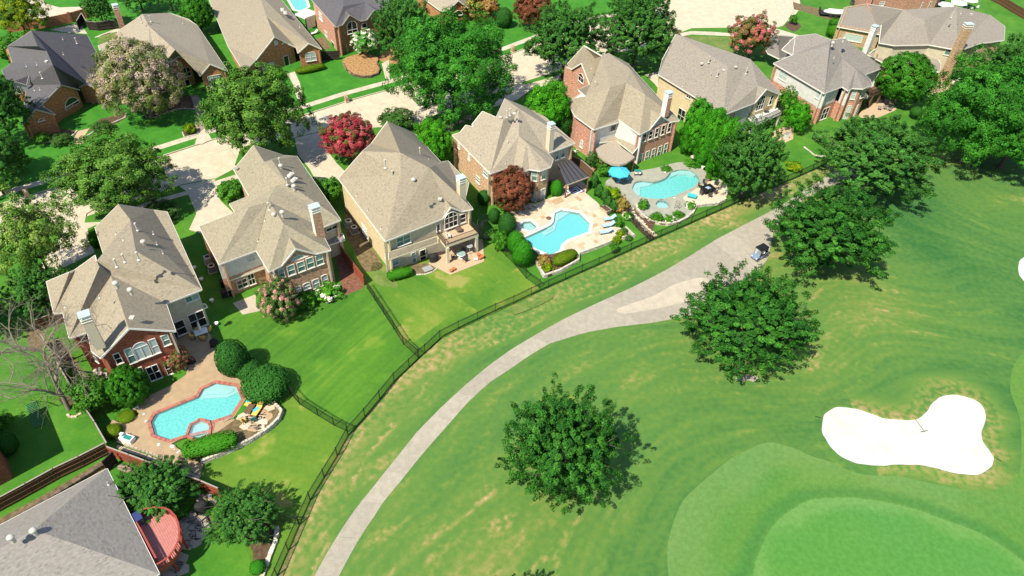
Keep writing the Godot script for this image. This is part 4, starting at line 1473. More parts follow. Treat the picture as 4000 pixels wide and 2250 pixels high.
func seated_person(label: String, at: Vector3, turn: float, shirt: Material, legs: Material, reach: float) -> void:
	# facing local +x, hips on a seat 0.45 above at
	var o := thing("person", label, "person", at, turn)
	var hip := Vector3(0, 0.55, 0)
	var neck := Vector3(0.02, 1.07, 0)
	var B := []
	B.append([hip, Vector3(0, 0.8, 0), 0.15, 0.14])
	B.append([Vector3(0, 0.8, 0), Vector3(0, 0.97, 0), 0.15, 0.15])
	for s in [-1, 1]:
		B.append([Vector3(0, 0.98, s * 0.08), Vector3(0, 1.0, s * 0.19), 0.1, 0.075])
		B.append([Vector3(0, 1.0, s * 0.2), Vector3(0.12, 0.78, s * 0.25), 0.06, 0.047])
	net(B, 0.03, shirt, o, "shirt")
	var L := []
	for s in [-1, 1]:
		L.append([hip + Vector3(0, -0.02, s * 0.09), Vector3(0.45, 0.53, s * 0.11), 0.095, 0.065])
		L.append([Vector3(0.45, 0.53, s * 0.11), Vector3(0.5, 0.1, s * 0.11), 0.06, 0.042])
		L.append([Vector3(0.48, 0.06, s * 0.11), Vector3(0.64, 0.04, s * 0.11), 0.04, 0.03])
	L.append([hip + Vector3(0, 0, -0.08), hip + Vector3(0, 0, 0.08), 0.12, 0.12])
	net(L, 0.03, legs, o, "trousers")
	var K := []
	K.append([neck + Vector3(0, -0.03, 0), neck + Vector3(0.01, 0.08, 0), 0.055, 0.05])
	K.append([neck + Vector3(0.02, 0.17, 0), neck + Vector3(0.04, 0.13, 0), 0.105, 0.085])
	K.append([neck + Vector3(0.125, 0.16, 0), neck + Vector3(0.14, 0.14, 0), 0.02, 0.018])
	for s in [-1, 1]:
		K.append([Vector3(0.12, 0.78, s * 0.25), Vector3(reach, 0.86, s * 0.16), 0.042, 0.03])
		K.append([Vector3(reach, 0.86, s * 0.16), Vector3(reach + 0.1, 0.88, s * 0.14), 0.035, 0.03])
		K.append([neck + Vector3(0.02, 0.15, s * 0.1), neck + Vector3(0.02, 0.12, s * 0.105), 0.022, 0.015])
	net(K, 0.022, M.skin, o, "skin")
	part(o, "cap", MB.new().ball(neck + Vector3(0.01, 0.22, 0), Vector3(0.12, 0.09, 0.115)).box(neck + Vector3(0.13, 0.21, 0), Vector3(0.12, 0.015, 0.16)).done(), M.white_paint)
func golf_cart(label: String, at: Vector3, turn: float) -> void:
	# front towards local +x
	var o := thing("golf_cart", label, "golf cart", at, turn)
	var b := MB.new()
	var prof := [Vector2(-1.2, 0.35), Vector2(-1.2, 0.75), Vector2(-0.55, 0.78), Vector2(-0.5, 0.62), Vector2(-0.05, 0.6), Vector2(0.0, 0.32), Vector2(0.55, 0.32), Vector2(0.62, 0.78), Vector2(1.0, 0.68), Vector2(1.2, 0.5), Vector2(1.2, 0.3)]
	var pl := PackedVector2Array(prof)
	var ix := Geometry2D.triangulate_polygon(pl)
	for s in [-0.58, 0.58]:
		for i in range(0, ix.size(), 3):
			var q := [Vector3(pl[ix[i]].x, pl[ix[i]].y, s), Vector3(pl[ix[i + 1]].x, pl[ix[i + 1]].y, s), Vector3(pl[ix[i + 2]].x, pl[ix[i + 2]].y, s)]
			if ((q[1] - q[0]).cross(q[2] - q[0]).z > 0.0) == (s > 0.0):
				b.tri(q[0], q[1], q[2])
			else:
				b.tri(q[0], q[2], q[1])
	for i in prof.size():
		var p: Vector2 = prof[i]
		var q: Vector2 = prof[(i + 1) % prof.size()]
		b.quad(Vector3(p.x, p.y, -0.58), Vector3(p.x, p.y, 0.58), Vector3(q.x, q.y, 0.58), Vector3(q.x, q.y, -0.58))
	part(o, "body", b.done(), M.cart_blue)
	part(o, "seat", MB.new().box(Vector3(-0.25, 0.66, 0), Vector3(0.5, 0.12, 1.05)).box(Vector3(-0.52, 0.92, 0), Vector3(0.1, 0.42, 1.05)).done(), M.black_cover)
	part(o, "roof", MB.new().box(Vector3(-0.1, 1.86, 0), Vector3(1.7, 0.06, 1.16)).box(Vector3(-0.1, 1.91, 0), Vector3(1.5, 0.05, 0.98)).done(), M.black_paint)
	for s in [-1, 1]:
		part(o, "roof_post", MB.new().bar(Vector3(0.66, 0.75, s * 0.53), Vector3(0.55, 1.84, s * 0.53), 0.04, 0.04).done(), M.black_paint)
		part(o, "roof_post", MB.new().bar(Vector3(-0.8, 0.7, s * 0.53), Vector3(-0.85, 1.84, s * 0.53), 0.04, 0.04).done(), M.black_paint)
		part(o, "headlight", MB.new().ball(Vector3(1.15, 0.58, s * 0.4), Vector3(0.06, 0.07, 0.1)).done(), M.white_paint)
		for x in [-0.85, 0.85]:
			var w := part(o, "wheel", MB.new().tube(Vector3(x, 0.23, s * 0.46), Vector3(x, 0.23, s * 0.62), 0.23, 0.23, 14).done(), M.rubber)
			part(w, "rim", MB.new().tube(Vector3(x, 0.23, s * 0.6), Vector3(x, 0.23, s * 0.63), 0.12, 0.12, 12).done(), M.grey_plastic)
	part(o, "windshield", MB.new().box(Vector3(0.61, 1.3, 0), Vector3(0.02, 0.95, 1.0), 0.0, Basis(Vector3(0, 0, 1), 0.1)).done(), M.clear)
	part(o, "steering_wheel", MB.new().lathe(Vector3.ZERO, [Vector2(0.15, 0), Vector2(0.18, 0.02), Vector2(0.15, 0.04)], 14).done(), M.black_paint).transform = Transform3D(Basis(Vector3(0, 0, 1), 0.6), Vector3(0.4, 0.9, -0.27))
	part(o, "bag", MB.new().tube(Vector3(-1.08, 0.55, -0.22), Vector3(-1.18, 1.25, -0.22), 0.13, 0.14, 10).tube(Vector3(-1.08, 0.55, 0.22), Vector3(-1.18, 1.25, 0.22), 0.13, 0.14, 10).done(), M.navy)
func bare_tree(label: String, at: Vector3, hh: float, lean: Vector3, sd: int) -> void:
	var o := thing("bare_tree", label, "tree", at)
	var rng := RandomNumberGenerator.new()
	rng.seed = sd
	var b := MB.new()
	var todo := [[Vector3.ZERO, (Vector3.UP + lean).normalized(), hh * 0.24, 0.27, 0]]
	var twigs := MB.new()
	while todo.size():
		var k: Array = todo.pop_back()
		var p: Vector3 = k[0]
		var d: Vector3 = k[1]
		var l: float = k[2]
		var r: float = k[3]
		var lv: int = k[4]
		var mid := p + d * l * 0.5 + Vector3(rng.randf() - 0.5, rng.randf() - 0.5, rng.randf() - 0.5) * l * 0.12
		var e := p + d * l
		var m := b if lv < 3 else twigs
		m.tube(p, mid, r, r * 0.85, 7 if lv < 2 else 5, false)
		m.tube(mid, e, r * 0.85, r * 0.7, 7 if lv < 2 else 5, false)
		if lv < 6:
			for i in (4 if lv < 1 else 3):
				var nd := (d + Vector3(rng.randfn(), rng.randfn() * 0.5 + 0.05, rng.randfn()) * (0.8 if lv < 1 else 0.6)).normalized()
				todo.append([e if i < 2 else mid, nd, l * (0.66 + 0.24 * rng.randf()), r * (0.66 if i == 0 else 0.5), lv + 1])
	part(o, "trunk", b.done(), M.bark_pale)
	part(o, "branches", twigs.done(), M.bark_pale)
func planks(o: Node3D, pts: PackedVector2Array, turn: float, wide: float, y0: float, y1: float, m: Material, called: String) -> void:
	# boards running along the turn direction, trimmed to an outline
	var d := Vector2(cos(turn), -sin(turn))
	var s := Vector2(-d.y, d.x)
	var lo := 1e9
	var hi := -1e9
	for p in pts:
		lo = minf(lo, p.dot(s))
		hi = maxf(hi, p.dot(s))
	var k := int(ceil((hi - lo) / wide))
	for i in k:
		var a := lo + i * wide + 0.008
		var b := lo + (i + 1) * wide - 0.008
		var q := PackedVector2Array([d * -50 + s * a, d * 50 + s * a, d * 50 + s * b, d * -50 + s * b])
		for p in Geometry2D.intersect_polygons(q, pts):
			part(o, called, MB.new().prism(p, y0, y1 - 0.008 * ((i * 5) % 3) * 0.5, true).done(), m)
func spiral_stair(label: String, at: Vector3, hh: float) -> void:
	var o := thing("spiral_stair", label, "stair", at)
	part(o, "column", MB.new().tube(Vector3.ZERO, Vector3(0, hh + 1.0, 0), 0.07, 0.07, 10).done(), M.iron)
	var n := 14
	var last := Vector3.ZERO
	for i in n:
		var a := -0.6 + TAU * 0.95 * i / n
		var y := hh * (i + 1) / n
		var q := PackedVector2Array([Vector2(cos(a), sin(a)) * 0.06, Vector2(cos(a), sin(a)) * 0.95, Vector2(cos(a + 0.46), sin(a + 0.46)) * 0.95, Vector2(cos(a + 0.46), sin(a + 0.46)) * 0.06])
		part(o, "tread", MB.new().prism(q, y - 0.04, y, true).done(), M.iron)
		var e := Vector3(cos(a + 0.2) * 0.95, y, sin(a + 0.2) * 0.95)
		part(o, "baluster", MB.new().tube(e, e + Vector3.UP * 0.95, 0.015, 0.015, 5, false).done(), M.iron)
		if i:
			part(o, "handrail", MB.new().bar(last + Vector3.UP * 0.95, e + Vector3.UP * 0.95, 0.05, 0.04).done(), M.iron)
		last = e
func spa_ring(label: String, edge: PackedVector2Array, cope: float, y: float) -> void:
	var c := Vector2.ZERO
	for p in edge:
		c += p / edge.size()
	var rel := PackedVector2Array()
	for p in edge:
		rel.append(p - c)
	if Geometry2D.is_polygon_clockwise(rel):
		rel.reverse()
	var o := thing("spa", label, "spa", Vector3(c.x, 0, c.y))
	part(o, "wall", ring_band(grown(rel, cope - 0.03), grown(rel, -0.02), 0.02, y - 0.06).done(), M.coping_red)
	part(o, "basin", MB.new().poly(rel, 0.14).done(), M.plaster_step)
	part(o, "water", MB.new().poly(rel, y - 0.1).done(), M.water)
	for i in rel.size():
		var a := rel[i]
		var e := rel[(i + 1) % rel.size()]
		var na := _miter(rel[(i - 1 + rel.size()) % rel.size()], a, e)
		var ne := _miter(a, e, rel[(i + 2) % rel.size()])
		var k := maxi(1, int(a.distance_to(e) / 0.24))
		for j in k:
			var f0 := (j + 0.03) / k
			var f1 := (j + 0.97) / k
			part(o, "coping_stone", MB.new().prism(PackedVector2Array([a.lerp(e, f0), a.lerp(e, f1), a.lerp(e, f1) + na.lerp(ne, f1) * cope, a.lerp(e, f0) + na.lerp(ne, f0) * cope]), y - 0.06, y).done(), M.coping_red_dark if (j + i) % 3 == 0 else M.coping_red)
func joints(fu: Array, fl: Array) -> void:
	# sawn joints across and along the street
	var A := V3(fu)
	var B := V3(fl)
	var mid := []
	for i in A.size() - 1:
		var l: float = A[i].distance_to(A[i + 1])
		var n := int(l / 6.0)
		for j in n:
			var p: Vector3 = A[i].lerp(A[i + 1], float(j) / n)
			var d: Vector3 = (A[i + 1] - A[i]).normalized()
			var q := p + Vector3(-d.z, 0, d.x) * 8.2
			mid.append(p.lerp(q, 0.5))
			ground("joint", MB.new().bar(p + Vector3.UP * 0.013, q + Vector3.UP * 0.013, 0.06, 0.01).done(), M.joint)
	for i in mid.size() - 1:
		ground("joint", MB.new().bar(mid[i] + Vector3.UP * 0.013, mid[i + 1] + Vector3.UP * 0.013, 0.05, 0.011).done(), M.joint)
func turf(m: Material, pts: PackedVector2Array, y: float, ang: float, label: String) -> void:
	# lawn whose mower tracks run along an angle
	var b := MB.new().poly(pts, y)
	for i in b.v.size():
		b.t[i] = Vector2(b.v[i].x * cos(ang) + b.v[i].z * sin(ang), -b.v[i].x * sin(ang) + b.v[i].z * cos(ang))
	ground("lawn", b.done(), m, label)
func mown_texture(sd: int, stops: Array, strip_w: float, patchy: float) -> ImageTexture:
	# 48 m square: tracks along u, worn and lush patches, grain
	var W := 640
	var out := PackedByteArray()
	out.resize(W * W * 3)
	var st := noise(sd, 1.0, 2)
	var pa := noise(sd + 1, 0.05, 4)
	var fi := noise(sd + 2, 0.7, 2)
	var ba := noise(sd + 3, 0.16, 4)
	var rng := RandomNumberGenerator.new()
	rng.seed = sd
	for j in W:
		for i in W:
			var x := 48.0 * i / W
			var z := 48.0 * j / W
			var p := pa.get_noise_2d(x, z)
			var f := 0.42 + p * patchy + st.get_noise_2d(x * 0.05, z * 0.9 + p * 0.5) * strip_w + fi.get_noise_2d(x * 2.0, z * 2.0) * 0.12 + (rng.randf() - 0.5) * 0.14
			f += maxf(0.0, ba.get_noise_2d(x, z) - 0.22) * patchy * 2.6
			var c := blend(stops, f)
			var o := (j * W + i) * 3
			out[o] = int(c.r * 255.0); out[o + 1] = int(c.g * 255.0); out[o + 2] = int(c.b * 255.0)
	return ImageTexture.create_from_image(Image.create_from_data(W, W, false, Image.FORMAT_RGB8, out))


func build_ground() -> void:
	var b := MB.new()
	b.poly(V2([-1500, -1500, 1500, -1500, 1500, 1500, -1500, 1500]), 0.0)
	ground("ground", b.done(), M.fairway, "golf course turf streaked green and straw")
	ground("street", MB.new().poly(V2([-81.88,-77.27,-76.03,-84.44,-70.27,-88.85,-64.47,-93.17,-57.4,-99.14,-50.02,-105.54,-38.19,-113.7,-30.91,-119.92,-24.57,-124.49,-2.05,-141.9,0.77,-144.75,10.64,-154.43,17.5,-159.91,22.55,-161.53,29.12,-168.17,36.58,-178.7,32.23,-190.16,69.86,-194.58,65.79,-173.29,61.54,-165.9,57.9,-162.2,52.13,-160.53,37.53,-158.6,31.36,-153.18,26.24,-147.72,16.46,-142.99,8.87,-136.42,-0.15,-129.48,-2.75,-126.64,-16.9,-114.27,-17.53,-112.16,-33.59,-108.86,-37.91,-106.23,-45.89,-102.46,-45.2,-96.31,-47.24,-93.37,-52.05,-91.17,-57.38,-86.58,-62.55,-82.3,-71.75,-76.63,-77.23,-69.76]), 0.012).done(), M.concrete, "pale concrete residential street with a turning circle")
	raised("lawn", V2([-22.91,-15.49,-21.77,-22.99,-21.02,-27.99,-20.64,-30.49,-20.26,-32.99,-19.86,-35.69,-19.44,-38.41,-18.62,-41.1,-17.8,-43.75,-17.18,-46.37,-15.8,-48.97,-14.55,-51.56,-13.32,-54.23,-11.85,-56.5,-10.86,-58.06,-10.24,-58.91,-8.66,-61.32,-6.52,-63.07,-4.25,-64.79,-2.04,-66.46,0.29,-68.08,2.55,-69.83,4.88,-71.52,7.17,-73.16,9.5,-74.84,11.91,-76.52,14.29,-78.26,16.7,-80.01,19.09,-81.75,20.04,-82.49,21.38,-83.39,23.97,-85.26,26.42,-86.99,28.92,-88.76,31.43,-90.53,33.94,-92.38,36.48,-94.14,43.84,-99.2,46.4,-100.96,48.94,-102.76,51.93,-105.08,63.08,-107.64,74.71,-111.07,91.59,-117.74,101.74,-119.96,133.69,-162.39,146.96,-203.64,74.13,-195.08,65.79,-173.29,61.54,-165.9,57.9,-162.2,52.13,-160.53,37.53,-158.6,31.36,-153.18,26.24,-147.72,16.46,-142.99,8.87,-136.42,-0.15,-129.48,-2.75,-126.64,-16.9,-114.27,-17.53,-112.16,-33.59,-108.86,-37.91,-106.23,-45.89,-102.46,-45.2,-96.31,-47.24,-93.37,-52.05,-91.17,-57.38,-86.58,-62.55,-82.3,-71.75,-76.63,-77.23,-69.76,-137.23,-29.76,-82.91,4.51]), [V2([-33.59,-52.63,-31.16,-52.33,-29.93,-50.46,-30.4,-48.21,-32.23,-47.27,-31.97,-46.16,-34.64,-45.19,-35.85,-44.56,-37.75,-45.15,-38.79,-46.79,-38.7,-47.91,-34.88,-50.56,-34.8,-51.63]), V2([1.38,-81.43,5.31,-84.64,5.69,-85.43,5.91,-87.65,7.01,-88.52,9.67,-88.06,11.2,-85.58,10.75,-83.3,7.72,-81.36,6.83,-80.18,6.52,-78.83,5.24,-77.7,4.41,-78.25,3.28,-78.83,2.57,-79.44]), V2([1.31,-85.25,2.3,-85.49,3.23,-84.31,3.05,-83.4,2.11,-83.01,1.15,-83.45,0.89,-84.38]), smooth(V2([18.26,-95.03,18.94,-96.73,20.1,-97.23,22,-97.1,23.89,-98.22,24.91,-99.86,26.51,-100.85,28.29,-100.79,29.31,-99.48,29.28,-97.78,28.21,-96.04,26.41,-94.55,24.33,-93.06,22.54,-92.35,20.53,-92.39,19.04,-92.94,18.44,-93.96]), 4), smooth(V2([21.56,-91.3,22.19,-92.07,23.18,-91.98,23.6,-91.06,23.18,-90.13,22.09,-89.92,21.55,-90.52]), 3)], -0.3, 0.12, M.lawn, "lawns of the yards that back on to the golf course")
	raised("lawn",V2([-81.88,-77.27,-76.03,-84.44,-70.27,-88.85,-64.47,-93.17,-57.4,-99.14,-50.02,-105.54,-38.19,-113.7,-30.91,-119.92,-24.57,-124.49,-2.05,-141.9,0.77,-144.75,10.64,-154.43,17.5,-159.91,22.55,-161.53,29.12,-168.17,36.58,-178.7,32.23,-190.16,20.55,-234.75,-145.79,-211.63,-165.25,-152.73]),[V2([-55.4,-168.1,-51.35,-168.55,-48.58,-161.22,-49.66,-158.74,-51.14,-159.37])],-0.3,0.12,M.lawn_fresh,"front lawns along the far side of the street")
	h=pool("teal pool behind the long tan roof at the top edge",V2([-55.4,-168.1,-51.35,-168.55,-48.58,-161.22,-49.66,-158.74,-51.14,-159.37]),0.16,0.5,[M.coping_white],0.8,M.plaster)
	turf(M.lawn_mown,V2([-35.43,-58.82,-35.87,-63.22,-34.43,-65.09,-23.34,-69.54,-21.81,-68.48,-19.17,-69.8,-17.8,-67.59,-16.2,-65.08,-14.58,-62.53,-13.02,-60.03,-10.84,-57.96,-11.83,-56.37,-13.29,-54.1,-14.52,-51.47,-15.77,-48.88,-17.25,-46.79,-18.92,-47.53,-20.95,-48.75,-23.36,-50.22,-24.81,-51.71,-26.49,-53.98,-29.34,-53.82,-31.33,-53.71]),0.122,-1,"big mown lawn of the rosy house")
	turf(M.lawn_worn,V2([-19.17,-69.8,-17.8,-67.59,-16.2,-65.08,-14.58,-62.53,-13.02,-60.03,-10.84,-57.96,-10.22,-58.8,-8.65,-61.21,-6.51,-62.95,-4.24,-64.67,-2.04,-66.34,0.09,-67.85,2.55,-69.7,3.73,-71.24,1.84,-73.09,0.28,-75.67,-1.03,-77.5,-3.12,-80.22,-9.83,-79.77,-17.43,-73.89,-23.59,-81.1,-21.74,-75.07]),0.122,0.7,"lawn of the stucco house")
	turf(M.lawn_worn,V2([-24.81,-51.71,-23.36,-50.22,-20.95,-48.75,-18.92,-47.53,-17.23,-46.74,-17.15,-46.29,-17.77,-43.67,-18.59,-41.02,-19.4,-38.34,-19.82,-35.63,-20.19,-32.98,-20.74,-30.43,-22.43,-29.87,-27.81,-38.93,-31.56,-40.72,-30.13,-42.96,-26.95,-45.52]),0.122,0.2,"lawn below the octagonal pool")
	ground("kerb", strip([-76.03,0,-84.44,-70.27,0,-88.85,-64.47,0,-93.17,-57.4,0,-99.14,-50.02,0,-105.54,-38.19,0,-113.7,-30.91,0,-119.92,-24.57,0,-124.49,-2.05,0,-141.9,0.77,0,-144.75,10.64,0,-154.43,17.5,0,-159.91,22.55,0,-161.53], 0.2, 0.0, 0.15), M.concrete_walk)
	ground("kerb", strip([-52.05,0,-91.17,-57.38,0,-86.58,-57.56,0,-86.32], 0.2, 0.0, 0.15), M.concrete_walk)
	ground("kerb", strip([-45.2,0,-96.31,-47.24,0,-93.37], 0.2, 0.0, 0.15), M.concrete_walk)
	ground("kerb", strip([8.87,0,-136.42,-0.15,0,-129.48], 0.2, 0.0, 0.15), M.concrete_walk)
	h = Node3D.new(); h.name = numbered("sidewalk"); add_child(h, true); h.set_meta("kind", "structure")
	slabs(h, [-77.31,0,-86.11,-71.54,0,-90.52,-65.78,0,-94.81,-58.77,0,-100.73,-51.29,0,-107.22,-39.45,0,-115.38,-32.22,0,-121.57,-25.85,0,-126.16,-3.36,0,-143.54,-0.7,0,-146.25,9.23,0,-155.98,16.43,0,-161.71,21.9,0,-163.53], [-78.16,0,-87.22,-72.38,0,-91.64,-66.65,0,-95.9,-59.68,0,-101.8,-52.14,0,-108.33,-40.29,0,-116.5,-33.08,0,-122.67,-26.69,0,-127.28,-4.24,0,-144.63,-1.69,0,-147.24,8.29,0,-157.02,15.71,0,-162.92,21.48,0,-164.86], 1.6, M.concrete_walk)
	h = Node3D.new(); h.name = numbered("sidewalk"); add_child(h, true); h.set_meta("kind", "structure")
	slabs(h, [-56.63,0,-85.14,-53.7,0,-87.48,-50.18,0,-89.8], [-56.03,0,-84.4,-53.06,0,-86.59,-49.69,0,-88.87], 1.60, M.concrete_walk)
	h = Node3D.new(); h.name = numbered("sidewalk"); add_child(h, true); h.set_meta("kind", "structure")
	slabs(h, [-47.16,0,-92.42,-44.22,0,-94.7], [-46.47,0,-91.26,-43.58,0,-93.64], 1.60, M.concrete_walk)
	h = Node3D.new(); h.name = numbered("sidewalk"); add_child(h, true); h.set_meta("kind", "structure")
	slabs(h, [34.51,0,-155.55,37.13,0,-156.96,41.55,0,-157.05,47.18,0,-156.57], [34.49,0,-153.9,36.86,0,-155.17,41.23,0,-155.2,47.12,0,-155.17], 1.60, M.concrete_walk)
	ground("driveway", MB.new().poly(V2([-50.43,-89.74,-51.94,-90.95,-47.08,-93.2,-47,-92.26,-46.16,-91.11,-44.64,-87.84,-41.66,-84.82,-44.09,-81.31,-44.53,-79.67,-46.65,-80.44,-46.9,-84.2,-49.53,-88.51]), 0.128).done(), M.concrete_walk, "driveway beside the second house")
	ground("driveway", MB.new().poly(V2([-36.15,-101.21,-37.84,-106.04,-33.53,-108.66,-32.26,-103.66,-29.32,-99.07,-27.17,-96.37,-28.77,-92.67,-31.82,-94.48,-33.21,-97.04]), 0.128).done(), M.concrete_walk)
	ground("driveway", MB.new().poly(V2([-65.23,-83.15,-61.35,-85.88,-62.58,-83.09,-61.91,-81.01,-59.37,-81.42,-60.87,-79.69,-57.58,-74.62,-60.89,-70.48,-61.09,-68.49,-63.39,-69.92,-63.66,-77.25]), 0.128).done(), M.concrete_walk, "driveway shaded by bare branches")
	ground("driveway", MB.new().poly(V2([-2.74,-126.41,-0.15,-129.25,1.01,-128.74,8.81,-134.23,8.94,-131.93,1.8,-126.61,-0.39,-122.74,-5.04,-119.35]), 0.128).done(), M.concrete_walk)
	ground("driveway", MB.new().poly(V2([24.66,-135.05,27.52,-136.61,26.56,-129.42,26.17,-131.01]), 0.128).done(), M.concrete_walk)
	ground("driveway", MB.new().poly(V2([31.91,-157.63,34.97,-157.41,35.19,-155.86,35.84,-154.38,39.93,-147.83,42.6,-140.88,41.89,-139.26,33.34,-155.16]), 0.128).done(), M.dirt)
	ground("driveway", MB.new().poly(V2([54.83,-159.97,57,-160.2,61.01,-157.17,57.04,-154.46,56.22,-156.95,53.72,-155.15]), 0.128).done(), M.concrete_walk)
	ground("driveway", MB.new().poly(V2([64.64,-176.5,67.66,-174.39,70.08,-172.86,74.33,-169.79,72.48,-166.74,70.59,-166.54,64.82,-171.7,63.77,-172.18]), 0.128).done(), M.dirt)
	ground("sidewalk", MB.new().poly(V2([60.75,-177.31,63.72,-177.63,64.31,-175.24,63.61,-171.57,61.83,-167.32,58.67,-161.99,54.7,-159.43,54.04,-160.43,56.99,-163.45,59.32,-169.35]), 0.132).done(), M.concrete_walk)
	ground("walkway", MB.new().poly(V2([-73.67,-102.49,-74.32,-105.29,-72.81,-106.38,-72.49,-103.52,-71.61,-101.45,-73.11,-101.33]), 0.132).done(), M.flag_1)
	ground("walkway", MB.new().poly(V2([-60.05,-119.02,-58.82,-119.12,-55.89,-114.27,-55.25,-110.85,-53.74,-107.96,-54.24,-105.96,-55.4,-107.82,-57.08,-113.11]), 0.132).done(), M.rock)
	ground("walkway", MB.new().poly(V2([-54.24,-105.96,-53.74,-107.96,-51.43,-104.6,-51.87,-103.93,-52.54,-102.97,-53.67,-102.88]), 0.132).done(), M.concrete_walk)
	ground("walkway", MB.new().poly(V2([-45.11,-129.04,-43.82,-129.99,-41.8,-125.68,-39.43,-118.96,-39.97,-118.17,-41.31,-120.67,-42.99,-125.17]), 0.132).done(), M.concrete_walk)
	ground("walkway", MB.new().poly(V2([-27.74,-134.92,-26.65,-136.79,-25.16,-128.4,-26.07,-128.73]), 0.132).done(), M.concrete_walk)
	ground("driveway", MB.new().poly(V2([-6.28,-171.14,0,-174.29,14.36,-156.37,23.14,-161.59,21.87,-168.26,19.87,-172.81]), 0.128).done(), M.concrete_walk)
	ground("street", MB.new().poly(V2([-110.38,-158.47,-107.23,-158.81,-105.31,-156.76,-101.69,-155.2,-96.53,-156.31,-95.48,-154.5,-98.99,-151.42,-102.06,-148.99,-105.51,-147.08,-106.71,-150.61]), 0.128).done(), M.concrete_walk)
	ground("bare_soil", MB.new().poly(smooth(V2([-25.71,-88.19,-23.49,-84.4,-20.73,-79.48,-18.21,-75.3,-18.07,-73.65,-20.02,-73.11,-20.99,-74.7,-22.54,-77.81,-24.3,-81.05]), 3), 0.124).done(), M.dirt)
	ground("dry_grass", MB.new().poly(smooth(V2([-19.26,-75.02,-17.06,-74.12,-15.38,-71,-15.5,-70.03,-18.61,-71.19]), 3), 0.124).done(), M.lawn_dry)
	ground("dry_grass", MB.new().poly(smooth(V2([0.11,-67.39,4,-69.32,5.59,-70.18,4.78,-68.8,0.66,-66.13]), 3), 0.124).done(), M.lawn_dry)
	ground("flower_bed", MB.new().poly(smooth(V2([-72.44,-107.07,-72.47,-109.4,-70.74,-110.57,-68.84,-111.42,-68.37,-110.09,-69.28,-107.99,-71.5,-106.49,-72.56,-105.11]), 3), 0.124).done(), M.mulch)
	ground("flower_bed", MB.new().poly(smooth(V2([-77.81,-101.54,-75.47,-102.81,-74.38,-104,-74.64,-105.26,-77.2,-105.7,-79.97,-104.5,-80.16,-102.28]), 3), 0.124).done(), M.mulch)
	ground("flower_bed", MB.new().poly(smooth(V2([-65.39,-111.71,-64.27,-110.43,-62.27,-111.97,-60.35,-113.89,-57.84,-114.28,-59.7,-119.05,-63.38,-117.24]), 3), 0.124).done(), M.mulch)
	ground("flower_bed", MB.new().poly(smooth(V2([-57.32,-107.01,-56.42,-105.46,-54.49,-105.94,-55.62,-108.46]), 3), 0.124).done(), M.mulch)
	ground("flower_bed", MB.new().poly(smooth(V2([-27.52,-143.14,-25.56,-143.81,-24.26,-136.13,-25.89,-135.1,-28.78,-137.03]), 3), 0.124).done(), M.mulch_orange)
	ground("bare_soil", MB.new().poly(V2([-43.18,-144.95,-41.56,-146.09,-38.94,-140.61,-40.63,-139.98]), 0.124).done(), M.dirt)
	ground("walkway", MB.new().poly(smooth(V2([-87.64,-141.47,-85.14,-145.64,-84.33,-144.73,-86.85,-141.55]), 3), 0.124).done(), M.concrete_walk)
	ground("dry_grass", MB.new().poly(smooth(V2([-86.22,-139.23,-86.86,-142.03,-84.73,-144.2,-82.74,-141.48,-85.05,-138.41]), 3), 0.124).done(), M.lawn_dry)
	ground("patio", MB.new().poly(V2([-98.2,-143.81,-93.86,-147.78,-89.84,-142.7,-93.59,-142.81]), 0.124).done(), M.concrete_walk)
	ground("bare_soil", MB.new().poly(V2([-56.5,-142.18,-67.46,-154.23,-65.95,-157.66,-56.95,-146.52,-50.67,-134.5,-51.94,-130.08]), 0.124).done(), M.dirt)
	ground("flower_bed", MB.new().poly(smooth(V2([59.27,-162.59,61.24,-165.01,62.58,-164.04,62.69,-161.86,60.37,-158.94,59.41,-160.44]), 3), 0.132).done(), M.mulch)
	ground("lawn", MB.new().poly(smooth(V2([45.91,-156.95,52.11,-159.16,53.72,-155.15,50.94,-151.85,48.21,-149.12,46.25,-149.91]), 3), 0.124).done(), M.lawn_dark)
	ground("dry_grass", MB.new().poly(smooth(V2([35.77,-153.86,46.51,-154.43,44.9,-151.75,45.75,-147.44,41.55,-145.14,38.03,-149.1]), 3), 0.124).done(), M.lawn_dry)
	ground("brick_walk", MB.new().poly(V2([-43.61,-73.43,-41.95,-73.75,-38.5,-68.59,-37.54,-65.64,-37.77,-63.28,-37.07,-64.21,-38.53,-66.31,-39.91,-68.5]), 0.124).done(), M.brick_paving)
	ground("brick_patio", MB.new().poly(V2([-24.67,-75.94,-23.92,-77.72,-21.15,-72.63,-19.59,-69.95,-19.69,-69.76,-21.77,-68.29,-22.43,-69.59,-23.54,-72.48]), 0.128).done(), M.brick_paving)
	ground("patio", MB.new().poly(V2([-35.84,-65.92,-33.37,-67.76,-32.84,-65.92,-31.88,-65.25,-32.1,-64.69,-33.96,-63.95]), 0.128).done(), M.concrete_pale)
	ground("bare_soil", MB.new().poly(V2([-55.22,-57.02,-54.21,-58.38,-48.74,-53.04,-48.74,-52.3,-51.5,-54.71]), 0.124).done(), M.dirt)
	ground("bare_soil", MB.new().poly(smooth(V2([-59.03,-59.76,-57.95,-60.51,-55.81,-57.96,-56.56,-56.15,-57.86,-57.52]), 3), 0.124).done(), M.dirt)
	ground("flower_bed", MB.new().poly(smooth(V2([-50.29,-49.62,-49.29,-50.09,-48.03,-49.32,-48.35,-48.6,-49.35,-48.83]), 3), 0.124).done(), M.mulch)
	h = Node3D.new(); h.name = numbered("cart_path"); add_child(h, true); h.set_meta("kind", "structure"); h.set_meta("label", "curving concrete cart path across the golf course")
